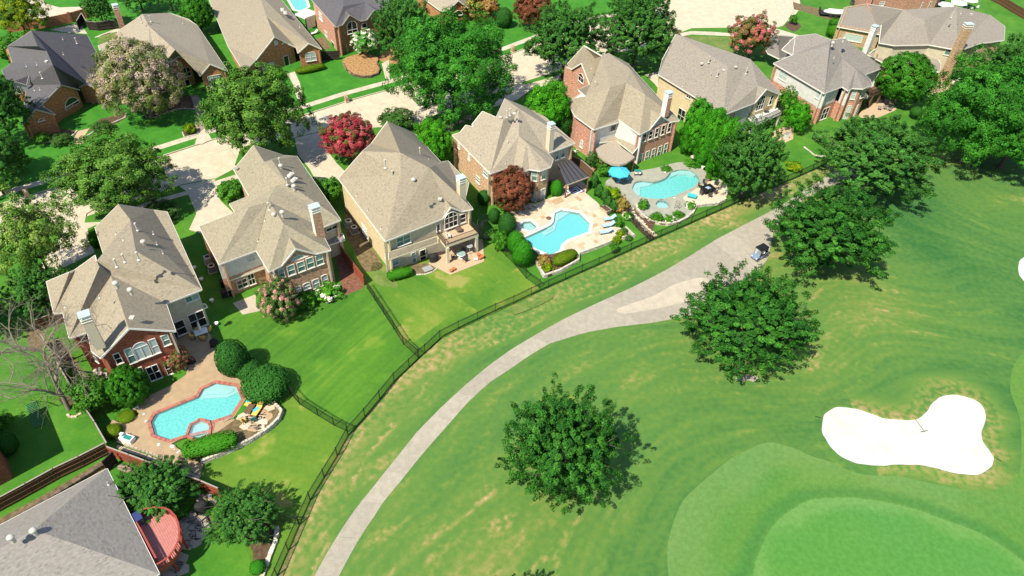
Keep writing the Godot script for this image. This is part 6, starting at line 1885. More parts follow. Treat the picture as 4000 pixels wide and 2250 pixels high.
	wall(h, [12.02,6.1,-102.81,16.41,6.1,-105.67,16.2,6.1,-106.52,19.33,6.1,-101.94], 0.05, 5.98, M.white_siding, 0.45, "wall")
	wall(h, [19.33,6.1,-101.94,26.39,6.1,-106.89], 0.05, 5.98, M.brick_pink, 0.45, "wall")
	wall(h, [26.39,6.1,-106.89,19.57,6.1,-127.23,15.23,10.45,-121.47], 0.05, 5.98, M.brick_pink, 0.45, "wall")
	wall(h, [15.23,10.45,-121.47,10.99,10.45,-124.27,7.99,6.1,-124.92], 0.05, 5.98, M.brick_pink, 0.45, "wall")
	soffit(h, [7.99,6.1,-124.92,9.14,6.1,-123.84,12.11,6.1,-118.07,7.85,6.1,-112.32,9.07,6.1,-106.99,12.02,6.1,-102.81,16.41,6.1,-105.67,16.2,6.1,-106.52,19.33,6.1,-101.94,26.39,6.1,-106.89,19.57,6.1,-127.23,15.23,10.45,-121.47,10.99,10.45,-124.27], 5.9, M.white_trim)
	gable(h, [9.14,6.1,-123.84,12.11,6.1,-118.07,10.54,8.61,-121.12], 0.05, M.brick_pink, 0.3, 0.3)
	window(h, V(10.81,4.94,-121.22), -1.1, 1.8, 1.6, "transom", "glass_dark", 0.72, "window")
	gable(h, [21.1,6.1,-103.55,24.8,6.1,-106.37,22.78,8,-104.83], 5.4, M.grey_siding, 0.3, 0.2)
	window(h, V(20.35,4.06,-103.18), 0.61, 0.9, 1.5, "sash", "glass_dark", 0, "window")
	window(h, V(21.48,4.09,-103.98), 0.61, 0.9, 1.5, "sash", "glass_dark", 0, "window")
	window(h, V(22.53,4.07,-104.71), 0.61, 0.8, 1.7, "sash", "glass_dark", 0, "window")
	window(h, V(23.67,4.1,-105.52), 0.61, 0.8, 1.8, "sash", "glass_dark", 0, "window")
	window(h, V(24.8,4.16,-106.3), 0.61, 0.8, 1.8, "sash", "glass_dark", 0, "window")
	window(h, V(20.44,-0.39,-103.25), 0.61, 0.6, 2.2, "sash", "glass_teal", 0, "window")
	window(h, V(21.51,-0.4,-104), 0.61, 0.8, 2.2, "sash", "glass_teal", 0, "window")
	window(h, V(22.63,-0.26,-104.78), 0.61, 0.8, 2.1, "sash", "glass_teal", 0, "window")
	window(h, V(23.78,-0.22,-105.59), 0.61, 0.9, 2.1, "sash", "glass_teal", 0, "window")
	window(h, V(24.89,-0.22,-106.37), 0.61, 0.8, 2.2, "sash", "glass_teal", 0, "window")
	window(h, V(15.46,4.38,-105.57), 0.58, 1.2, 1.2, "plain", "glass_dark", 0, "window")
	window(h, V(17.15,4.26,-105.9), -0.97, 0.6, 1.4, "sash", "glass_teal", 0, "window")
	window(h, V(18.84,4.04,-103.44), -0.97, 0.6, 1.5, "sash", "glass_teal", 0, "window")
	window(h, V(10.6,1.03,-105.57), -0.96, 0.8, 1.4, "sash", "glass_blind", 0.28, "window")
	chimney(h, V(23.68,0,-106.58), 0.61, 0.95, 0.95, 7.04, 10.8, M.white_trim, true, M.brick_pink)
	vent(h, "box_vent", V(18.16,9.15,-110.4))
	vent(h, "box_vent", V(19.45,9.06,-108.32))
	vent(h, "pipe_vent", V(17.46,8.35,-109.64))
	vent(h, "pipe_vent", V(11.65,11.03,-114.02))
	vent(h, "pipe_vent", V(12.33,10.17,-111.18))
	h = thing("stucco_house", "plain cream stucco house with an arched window above a white balcony", "house", Vector3(36.99, 0.0, -120.45))
	roof(h, [24.92,5.9,-123.51,34.27,5.9,-109.8,40.53,5.9,-114.42,45.97,5.9,-118.1,26.36,5.9,-129.61,35.51,10.34,-118.49,28.35,10.34,-131.1,40.18,10.34,-121.73,38.95,5.9,-128.38,45.67,5.9,-117.97,42.26,7.95,-115.61,40.92,7.95,-116.68], ["0 1 5 6 4", "1 2 11 9 3 7 5", "7 3 8", "6 5 7 8", "2 10 11", "10 9 11"], M.roof_stone, M.white_trim)
	wall(h, [24.92,5.9,-123.51,34.27,5.9,-109.8], 0.05, 5.78, M.cream, 0.45, "wall")
	wall(h, [34.27,5.9,-109.8,40.53,5.9,-114.42,45.97,5.9,-118.1], 0.05, 5.78, M.grey_siding, 0.45, "wall")
	wall(h, [45.97,5.9,-118.1,38.95,5.9,-128.38,28.35,10.34,-131.1,26.36,5.9,-129.61,24.92,5.9,-123.51], 0.05, 5.78, M.cream, 0.45, "wall")
	soffit(h, [24.92,5.9,-123.51,34.27,5.9,-109.8,40.53,5.9,-114.42,45.97,5.9,-118.1,38.95,5.9,-128.38,28.35,10.34,-131.1,26.36,5.9,-129.61], 5.7, M.white_trim)
	gable(h, [40.53,5.9,-114.42,45.67,5.9,-117.97,42.26,7.95,-115.61], 0.05, M.cream, 0.3, 0.3)
	window(h, V(41.95,3.81,-115.74), 0.6, 1.9, 2.9, "grid", "glass_dark", 0.85, "window")
	window(h, V(44.18,4.08,-117.29), 0.6, 0.8, 1.9, "sash", "glass_dark", 0, "window")
	window(h, V(29.24,-0.45,-117.94), -0.97, 1.8, 2.6, "cross", "glass_dark", 0, "glazed_door")
	window(h, V(29.65,4.68,-117.34), -0.97, 1.1, 0.5, "wide", "glass_dark", 0, "window")
	window(h, V(36.34,3.85,-111.87), 0.64, 1.5, 1.4, "sash", "glass_dark", 0, "window")
	vent(h, "flue_vent", V(32.77,9.71,-121.01))
	vent(h, "flue_vent", V(33.81,8.87,-117.51))
	vent(h, "pipe_vent", V(28.58,6.14,-118.72))
	vent(h, "pipe_vent", V(30.51,6.17,-115.94))
	vent(h, "pipe_vent", V(32.97,8.79,-118.53))
	vent(h, "pipe_vent", V(33.67,10.15,-120.74))
	vent(h, "box_vent", V(31.71,9.2,-121.37))
	vent(h, "box_vent", V(34.83,9.7,-117.98))
	vent(h, "flue_vent", V(38.96,9.07,-118.51))
	vent(h, "box_vent", V(36.94,10.08,-118.7))
	vent(h, "pipe_vent", V(34.79,6.3,-110.86))
	h = thing("brick_house", "pink brick and white siding house with dark grey roof and bay windows", "house", Vector3(56.25, 0.0, -129.01))
	roof(h, [46.94,6.5,-128.86,53.26,6.5,-117.79,57.23,6.5,-120.6,57.88,6.5,-119.29,58.96,6.5,-120.2,60.82,6.5,-120.11,62.91,6.5,-121.68,63.35,6.5,-123.81,62.99,6.5,-125.73,67.43,6.5,-128.94,55.43,11.25,-127.28,58.98,11.25,-130.46,54.12,11.25,-131.7,56.32,11.25,-129.17,50.86,10.27,-132.56,48.54,8.29,-131.04,49.98,8.35,-128.72,49.33,3.4,-139.99,51.07,3.4,-137.69,53.42,3.4,-149.14,49.11,3.4,-144.36,59.68,8.72,-123.25,58.46,8.72,-127.11,63,6.5,-136.69], ["0 1 10 13 12 14 15 16", "1 2 22 8 9 11 13 10", "2 3 21 22", "3 4 21", "4 5 21", "5 6 21", "6 7 21", "7 8 22 21", "9 23 11", "17 18 16 14 19 20"], M.roof_grey, M.white_trim)
	wall(h, [46.94,6.5,-128.86,53.26,6.5,-117.79], 0.05, 3.3, M.brick_pink, 0.45, "wall")
	wall(h, [46.94,6.5,-128.86,53.26,6.5,-117.79], 3.3, 6.38, M.white_siding, 0.42, "wall")
	wall(h, [53.26,6.5,-117.79,57.23,6.5,-120.6], 3.3, 6.38, M.white_siding, 0.42, "wall")
	wall(h, [53.26,6.5,-117.79,57.23,6.5,-120.6,57.88,6.5,-119.29], 0.05, 3.3, M.brick_pink, 0.45, "wall")
	wall(h, [57.23,6.5,-120.6,57.88,6.5,-119.29], 3.3, 6.38, M.white_siding, 0.42, "wall")
	wall(h, [57.88,6.5,-119.29,58.96,6.5,-120.2,60.82,6.5,-120.11,62.91,6.5,-121.68,63.35,6.5,-123.81], 0.05, 6.38, M.brick_pink, 0.45, "wall")
	wall(h, [63.35,6.5,-123.81,62.99,6.5,-125.73,67.43,6.5,-128.94], 0.05, 6.38, M.white_siding, 0.45, "wall")
	wall(h, [67.43,6.5,-128.94,63,6.5,-136.69,58.98,11.25,-130.46], 0.05, 6.38, M.white_siding, 0.45, "wall")
	wall(h, [58.98,11.25,-130.46,54.12,11.25,-131.7,46.94,6.5,-128.86], 0.05, 6.38, M.brick_pink, 0.45, "wall")
	soffit(h, [46.94,6.5,-128.86,53.26,6.5,-117.79,57.23,6.5,-120.6,57.88,6.5,-119.29,58.96,6.5,-120.2,60.82,6.5,-120.11,62.91,6.5,-121.68,63.35,6.5,-123.81,62.99,6.5,-125.73,67.43,6.5,-128.94,63,6.5,-136.69,54.12,11.25,-131.7], 6.3, M.white_trim)
	window(h, V(48.66,4.31,-126.72), -1.05, 2, 1.6, "cross", "glass_blind", 0, "window")
	window(h, V(52.97,4.74,-119.16), -1.05, 0.8, 1.4, "plain", "glass_blind", 0, "window")
	window(h, V(55,4.66,-119.56), 0.62, 1.7, 0.9, "wide", "glass_blind", 0, "window")
	window(h, V(59.82,4.12,-120.59), -0.05, 0.8, 1.9, "sash", "glass_blind", 0, "window")
	window(h, V(61.76,4.12,-121.36), 0.65, 1.1, 1.5, "sash", "glass_teal", 0, "window")
	window(h, V(55.61,0.28,-119.99), 0.62, 1.9, 2.3, "cross", "glass_dark", 0, "window")
	window(h, V(59.88,-0.1,-120.59), -0.05, 0.8, 3, "cross", "glass_blind", 0, "window")
	window(h, V(61.67,-0.26,-121.29), 0.65, 0.5, 3, "cross", "glass_teal", 0, "window")
	chimney(h, V(66.49,0,-135.81), 0.62, 1, 1, 6, 11.1, M.white_siding, true, null)
	vent(h, "turbine_vent", V(55.71,11.27,-126.85))
	vent(h, "turbine_vent", V(57.34,12.24,-126.71))
	vent(h, "pipe_vent", V(49.85,9.45,-132.02))
	vent(h, "pipe_vent", V(55.52,10.14,-124.02))
	h = thing("stone_house", "sprawling tan stone house with grey roof and a tall flared stone chimney", "house", Vector3(80.91, 0.0, -145.97))
	roof(h, [70.84,6.2,-140.81,73.6,6.2,-139.85,80.87,6.2,-140.89,85.72,6.2,-139.01,87.62,6.2,-139.78,91.71,6.2,-142.56,97.61,6.2,-144.68,101.14,6.2,-151.87,80.5,9.18,-145.69,90.41,9.18,-153.78,78.09,9.18,-150.57,100.58,6.2,-157.63,71.34,8.66,-143.55,67.27,3.8,-153.9,75.44,3.8,-150.69,72.25,3.8,-164.87,78.34,3.8,-167.66,70.26,3,-142.41,72.49,3,-138.37,80.3,3,-136.41,82.29,3,-135.74,83.99,3,-139.45,82.74,4.6,-142.91,75.02,4.6,-143.31,72.22,4.6,-142.8], ["13 14 12 10 16 15", "0 1 10 12", "1 2 8 10", "2 3 9 8", "3 4 5 6 7 11 9", "17 18 19 20 21 22 23 24", "10 8 9 11"], M.roof_stone, M.white_trim)
	wall(h, [67.27,3.8,-153.9,75.44,3.8,-150.69], 0.05, 4, M.stone_gold, 0.45, "wall")
	wall(h, [75.44,3.8,-150.69,70.84,6.2,-140.81], 0.05, 4, M.stone_gold, 0.45, "wall")
	wall(h, [70.84,6.2,-140.81,73.6,6.2,-139.85,80.87,6.2,-140.89,85.72,6.2,-139.01], 0.05, 6.08, M.cream_siding, 0.45, "wall")
	wall(h, [85.72,6.2,-139.01,87.62,6.2,-139.78,91.71,6.2,-142.56,97.61,6.2,-144.68,101.14,6.2,-151.87], 0.05, 6.08, M.stone_gold, 0.45, "wall")
	wall(h, [101.14,6.2,-151.87,100.58,6.2,-157.63,78.09,9.18,-150.57,78.34,3.8,-167.66,72.25,3.8,-164.87,67.27,3.8,-153.9], 0.05, 4, M.stone_gold, 0.45, "wall")
	wall(h, [70.26,3,-142.41,72.49,3,-138.37,80.3,3,-136.41,82.29,3,-135.74,83.99,3,-139.45], 0.05, 2.85, M.stone_gold, 0.4, "wall")
	soffit(h, [70.84,6.2,-140.81,73.6,6.2,-139.85,80.87,6.2,-140.89,85.72,6.2,-139.01,87.62,6.2,-139.78,91.71,6.2,-142.56,97.61,6.2,-144.68,101.14,6.2,-151.87,100.58,6.2,-157.63], 6, M.white_trim)
	window(h, V(71.08,1.15,-152.87), -0.37, 3.7, 1.5, "plain", "glass_blind", 0, "garage_door")
	window(h, V(84.69,4.64,-139.87), -0.37, 1.3, 1.2, "plain", "glass_teal", 0, "window")
	window(h, V(86.92,3.99,-139.97), 0.38, 0.8, 1.4, "sash", "glass_blind", 0, "window")
	window(h, V(91.84,3.35,-143.06), 0.35, 0.8, 1.9, "sash", "glass_dark", 0, "window")
	chimney(h, V(85.4,0,-138.62), 0.14, 1.5, 1.1, 0.05, 11.17, M.stone_gold, true, null)
	vent(h, "dish", V(77.77,5.46,-142.13))
	vent(h, "pipe_vent", V(75.37,4.57,-140.88))
	vent(h, "flue_vent", V(85.5,9.89,-145.48))
	vent(h, "box_vent", V(89.1,10.67,-145.43))
	vent(h, "pipe_vent", V(87.29,10.57,-145.97))
	h = thing("corner_house", "grey shingled house cut by the lower left corner beside a red deck", "house", Vector3(-39.69, 0.0, -29.25))
	roof(h, [-38.89,3.6,-38.82,-29.81,3.6,-28.59,-48.87,3.6,-29.8,-34.86,3.6,-22.71,-40.12,7.23,-30.28,-45.61,7.23,-25.32], ["0 4 5 2", "1 0 4", "1 4 5 3"], M.roof_near, M.white_trim)
	wall(h, [-48.87,3.6,-29.8,-34.86,3.6,-22.71,-29.81,3.6,-28.59,-38.89,3.6,-38.82,-48.87,3.6,-29.8], 0.05, 3.4, M.brick_brown, 0.45, "wall")
	vent(h, "turbine_vent", V(-39.87,7.24,-29.96))
	vent(h, "turbine_vent", V(-40.84,8.04,-28.85))
	vent(h, "pipe_vent", V(-37.8,3.84,-36.93))
	h = thing("brick_house", "brown brick house with slate dark gabled roof and arched entry, upper left", "house", Vector3(-82.25, 0.0, -113.78))
	roof(h, [-80.4,3.3,-101.83,-93.4,3.3,-119.47,-97.64,3.3,-128.95,-85.39,3.3,-135.36,-78.2,3.3,-125.15,-73.49,3.3,-114.34,-88.83,3.3,-113.15,-86.35,3.3,-114.36,-85.97,10.29,-121.02,-81.85,10.29,-115.09,-80.81,9.46,-115.35,-77.4,9.36,-110.52,-80.4,3.3,-101.83,-76.72,3.3,-113.69,-77.61,5.66,-110.83,-77.35,3.3,-114.66,-73.49,3.3,-114.34,-75.85,4,-114.54,-93.25,3.3,-122.7,-80.25,3.3,-101.91,-76.73,3.3,-105.09,-78.47,5.09,-103.51,-78.02,5.09,-104.7,-87.03,4.4,-111.19,-84.93,4.4,-112.64,-86.11,5.4,-111.82,-84.81,5.4,-113.95], ["2 18 10 9 8", "8 9 10 11 17 5 4 3", "18 1 6 7 11 10", "7 0 14 11", "14 13 15 11", "15 17 11", "19 21 22", "21 20 22", "23 25 26", "25 24 26"], M.roof_dark, M.grey_trim)
	wall(h, [-97.64,3.3,-128.95,-93.25,3.3,-122.7,-93.4,3.3,-119.47,-88.83,3.3,-113.15,-86.35,3.3,-114.36,-80.4,3.3,-101.83], 0.05, 3.1, M.brick_brown, 0.45, "wall")
	wall(h, [-73.49,3.3,-114.34,-78.2,3.3,-125.15,-85.39,3.3,-135.36,-85.97,10.29,-121.02,-97.64,3.3,-128.95], 0.05, 3.1, M.brick_brown, 0.45, "wall")
	gable(h, [-80.4,3.3,-101.83,-76.72,3.3,-113.69,-77.61,5.66,-110.83], 0.05, M.brick_brown, 0.3, 0.3)
	gable(h, [-77.35,3.3,-114.66,-73.49,3.3,-114.34,-75.85,4,-114.54], 0.05, M.brick_brown, 0.3, 0)
	gable(h, [-80.25,3.3,-101.91,-76.73,3.3,-105.09,-78.47,5.09,-103.51], 0.05, M.brick_brown, 0.25, 0.2)
	window(h, V(-77.69,1.69,-111.55), 1.27, 3.2, 1.1, "transom", "glass_dark", 1.6, "window")
	window(h, V(-77.75,-1.59,-111.35), 1.27, 3.1, 1.7, "cross", "glass_dark", 0, "front_door")
	window(h, V(-75.97,-2.42,-114.83), -0.08, 0.3, 2.6, "sash", "glass_teal", 0, "window")
	window(h, V(-74.35,-1.93,-114.7), -0.08, 1.2, 2.7, "sash", "glass_teal", 0, "window")
	window(h, V(-78.54,2.77,-103.77), 0.74, 1.1, 0.4, "plain", "glass_dark", 0.55, "window")
	gable(h, [-87.03,4.4,-111.19,-84.93,4.4,-112.64,-86.11,5.4,-111.82], 3.2, M.grey_siding, 0.15, 0.1)
	window(h, V(-86.2,3.11,-111.92), 0.6, 0.6, 1.3, "cross", "glass_dark", 0.3, "window")
	vent(h, "flue_vent", V(-82.63,5.35,-126.99))
	vent(h, "pipe_vent", V(-83.68,6.92,-125.07))
	vent(h, "pipe_vent", V(-79.63,7.74,-117.56))
	vent(h, "pipe_vent", V(-85.33,6.45,-115.14))
	vent(h, "pipe_vent", V(-82.13,7.69,-113.42))
	vent(h, "pipe_vent", V(-80.17,6.16,-107.54))
	vent(h, "pipe_vent", V(-78.57,6.78,-106.67))
	vent(h, "flue_vent", V(-79,7.61,-108.99))
	vent(h, "box_vent", V(-79.5,8.87,-112.33))
	h = thing("brick_house", "brick house with wide tan roof behind the blush flowering tree", "house", Vector3(-66.95, 0.0, -128.13))
	roof(h, [-80.3,3.4,-137.23,-78.02,3.4,-133.5,-81.17,3.4,-130.82,-77.63,3.4,-125,-64.9,3.4,-114.56,-66.09,3.4,-141.84,-53.79,3.4,-122.79,-58.05,3.4,-120.44,-61,3.4,-125.75,-64.79,4.6,-119.71,-72.15,8.6,-133.8,-68.94,8.6,-128.66,-71.12,5.6,-142,-61.24,8.1,-120.54,-56.13,5.27,-121.5,-60.29,4.6,-123.62,-61.83,6.11,-122.28,-67.73,4.4,-142.22], ["0 10 11 1", "1 11 3 2", "3 11 13 9 4", "10 12 17 5 6 14 13 11", "13 16 9", "13 15 16", "13 14 7 15"], M.roof_pale, M.white_trim)
	wall(h, [-80.3,3.4,-137.23,-78.02,3.4,-133.5,-81.17,3.4,-130.82,-77.63,3.4,-125,-64.9,3.4,-114.56], 0.05, 3.2, M.brick_rose, 0.45, "wall")
	wall(h, [-53.79,3.4,-122.79,-66.09,3.4,-141.84,-71.12,5.6,-142,-72.15,8.6,-133.8,-80.3,3.4,-137.23], 0.05, 3.2, M.brick_rose, 0.45, "wall")
	wall(h, [-64.9,3.4,-114.56,-64.79,4.6,-119.71], 0.05, 3.2, M.brick_brown, 0.45, "wall")
	gable(h, [-64.79,4.6,-119.71,-60.29,4.6,-123.62,-61.83,6.11,-122.28], 0.05, M.brick_brown, 0.3, 0.3)
	gable(h, [-58.05,3.4,-120.44,-53.79,3.4,-122.79,-56.13,5.27,-121.5], 0.05, M.brick_brown, 0.3, 0.3)
	window(h, V(-56.05,0.27,-121.87), 0.51, 2.5, 2.6, "grid", "glass_blind", 0, "window")
	window(h, V(-61.5,1.88,-122.95), 0.72, 1.3, 1.8, "cross", "glass_dark", 0.33, "window")
	window(h, V(-61.83,-1.34,-122.66), 0.72, 0.9, 2.7, "plain", "glass_dark", 0, "front_door")
	chimney(h, V(-79.9,0,-138.98), -1.02, 1, 1, 0.05, 7.62, M.brick_pink, true, null)
	vent(h, "flue_vent", V(-70.14,9.11,-128.98))
	vent(h, "flue_vent", V(-69.74,8.19,-131.44))
	vent(h, "pipe_vent", V(-66.26,8.19,-126.07))
	vent(h, "pipe_vent", V(-67.28,4.92,-138.6))
	h = thing("brick_house", "brick house with long tan roof and clipped hedge by the door", "house", Vector3(-49.04, 0.0, -136.53))
	roof(h, [-69.56,3.3,-158.1,-57.08,3.3,-133.2,-50.88,3.3,-122.87,-50.02,3.3,-127.75,-38.93,3.3,-133.55,-53.07,3.3,-157.1,-44.08,3.3,-134.03,-43.07,3.3,-131.49,-46.85,6.5,-131.11,-50.92,6.5,-140.36,-55.5,6.5,-151.22,-40.96,4.87,-132.54,-47.66,3.3,-131.48,-43.71,3.3,-133.71,-45.77,4.89,-132.55,-46.52,4.89,-133.36], ["0 1 2 3 8 9 10", "8 6 7 11 9", "11 4 5 10 9", "12 14 15", "14 13 15"], M.roof_tan, M.white_trim)
	wall(h, [-69.56,3.3,-158.1,-57.08,3.3,-133.2,-50.88,3.3,-122.87,-50.02,3.3,-127.75], 0.05, 3.1, M.brick_brown, 0.45, "wall")
	wall(h, [-38.93,3.3,-133.55,-53.07,3.3,-157.1], 0.05, 3.1, M.brick_brown, 0.45, "wall")
	gable(h, [-50.02,3.3,-127.75,-44.08,3.3,-134.03,-46.85,6.5,-131.11], 0.05, M.brick_brown, 0.3, 0.3)
	gable(h, [-43.07,3.3,-131.49,-38.93,3.3,-133.55,-40.96,4.87,-132.54], 0.05, M.brick_brown, 0.35, 0.3)
	window(h, V(-41.09,1.1,-132.85), 0.46, 2.1, 1.8, "cross", "glass_blind", 0.37, "window")
	window(h, V(-48.68,0.31,-129.59), 0.81, 2.6, 1.4, "cross", "glass_blind", 0, "window")
	window(h, V(-45.91,-0.4,-132.51), 0.81, 1.1, 2.5, "plain", "glass_dark", 0, "front_door")
	window(h, V(-46.92,4.84,-131.44), 0.81, 0.7, 0.8, "plain", "glass_blind", 0.35, "window")
	vent(h, "skylight", V(-49.04,5.89,-144.79), 0.3)
	vent(h, "skylight", V(-48.22,5.7,-143.83), 0.3)
	vent(h, "pipe_vent", V(-44.49,4.68,-139.84), 0.3)
	h = thing("stone_house", "brown stone house with dark slate roof and tall arched window, upper centre", "house", Vector3(-33.78, 0.0, -143.09))
	roof(h, [-44.7,6.3,-150.76,-36.57,6.3,-137.16,-35.47,6.3,-138.26,-32.33,6.3,-140.5,-31.17,6.3,-141.21,-27.11,6.3,-143.85,-35.6,8.62,-141.55,-37.24,8.62,-148.72,-34.03,7.96,-139.29,-29.68,7.93,-142.18,-35.16,7.96,-141.38,-32.06,7.93,-145.56,-28.03,8.62,-149.76], ["0 1 6 7", "1 2 10 6", "2 8 10", "8 3 10", "10 3 4 11 6", "4 9 11", "9 5 11", "11 5 12 7 6"], M.roof_dark, M.grey_trim)
	wall(h, [-44.7,6.3,-150.76,-36.57,6.3,-137.16], 0.05, 6.18, M.brick_pink, 0.45, "wall")
	wall(h, [-36.57,6.3,-137.16,-35.47,6.3,-138.26,-32.33,6.3,-140.5,-31.17,6.3,-141.21,-27.11,6.3,-143.85], 0.05, 6.18, M.stone_brown, 0.45, "wall")
	wall(h, [-27.11,6.3,-143.85,-28.03,8.62,-149.76], 0.05, 6.18, M.stone_brown, 0.45, "wall")
	gable(h, [-35.47,6.3,-138.26,-32.33,6.3,-140.5,-34.03,7.96,-139.29], 5.5, M.stone_brown, 0.3, 0.15)
	gable(h, [-31.17,6.3,-141.21,-27.11,6.3,-143.85,-29.68,7.93,-142.18], 5.5, M.stone_brown, 0.3, 0.15)
	window(h, V(-33.97,4.02,-139.68), 0.62, 2.2, 2.5, "cross", "glass_dark", 1.1, "window")
	window(h, V(-34.99,-0.33,-139.36), 0.79, 1.2, 2.3, "sash", "glass_blind", 0, "window")
	window(h, V(-31.87,3.58,-141.29), 0.55, 1.1, 1.9, "sash", "glass_dark", 0, "window")
	window(h, V(-29.65,0.74,-142.71), 0.58, 0.9, 2.1, "plain", "glass_dark", 0, "front_door")
	window(h, V(-42,3.29,-147.09), -1.03, 2.2, 1.5, "sash", "glass_blind", 0, "window")
	window(h, V(-40.88,-0.19,-145.21), -1.03, 1.7, 1.9, "sash", "glass_blind", 0, "window")
	window(h, V(-38.84,0,-141.8), -1.03, 2, 1.1, "plain", "glass_dark", 0, "side_door")
	h = thing("brick_house", "dark red brick house with a pointed entry gable at the top edge", "house", Vector3(-14.74, 0.0, -158.75))
	roof(h, [-24.63,3.4,-164.04,-17.99,3.4,-154.34,-16.44,3.4,-154.51,-12.2,3.4,-156.59,-8.93,3.4,-160.01,-6.79,3.4,-166.04,-14.14,5.26,-155.64,-16.8,5.26,-158.81], ["0 1 7", "1 2 6 7", "6 3 4 5 7"], M.roof_pale, M.white_trim)
	wall(h, [-24.63,3.4,-164.04,-17.99,3.4,-154.34], 0.05, 3.2, M.brick_brown, 0.45, "wall")
	wall(h, [-17.99,3.4,-154.34,-16.44,3.4,-154.51,-12.2,3.4,-156.59,-8.93,3.4,-160.01,-6.79,3.4,-166.04], 0.05, 3.2, M.brick_red, 0.45, "wall")
	gable(h, [-16.44,3.4,-154.51,-12.2,3.4,-156.59,-14.14,5.26,-155.64], 0.05, M.brick_red, 0.3, 0.3)
	window(h, V(-14.27,1.88,-155.89), 0.46, 2.2, 1.1, "plain", "glass_dark", 1.1, "window")
	h = thing("brick_house", "pale pink brick house beyond the sprawling stone house, at the top edge", "house", Vector3(89.89, 0.0, -175.29))
	roof(h, [78.12,6.2,-166.95,87.96,6.2,-169.23,96.58,6.2,-172.02,105.15,6.2,-185.24,79.89,6.2,-182.22,91.63,10.2,-176.09], ["0 1 5", "1 2 5", "2 3 5", "3 4 5", "4 0 5"], M.roof_stone, M.white_trim)
	wall(h, [78.12,6.2,-166.95,87.96,6.2,-169.23,96.58,6.2,-172.02,105.15,6.2,-185.24,79.89,6.2,-182.22,78.12,6.2,-166.95], 0.05, 6.08, M.brick_pink, 0.45, "wall")
	window(h, V(92.67,1.76,-171.21), 0.31, 0.4, 1.6, "sash", "glass_dark", 0.18, "window")
	window(h, V(94.79,1.58,-171.9), 0.31, 0.5, 1.8, "sash", "glass_dark", 0.23, "window")
	window(h, V(81.58,3.43,-167.63), 0.31, 1.4, 1, "cross", "glass_blind", 0, "window")

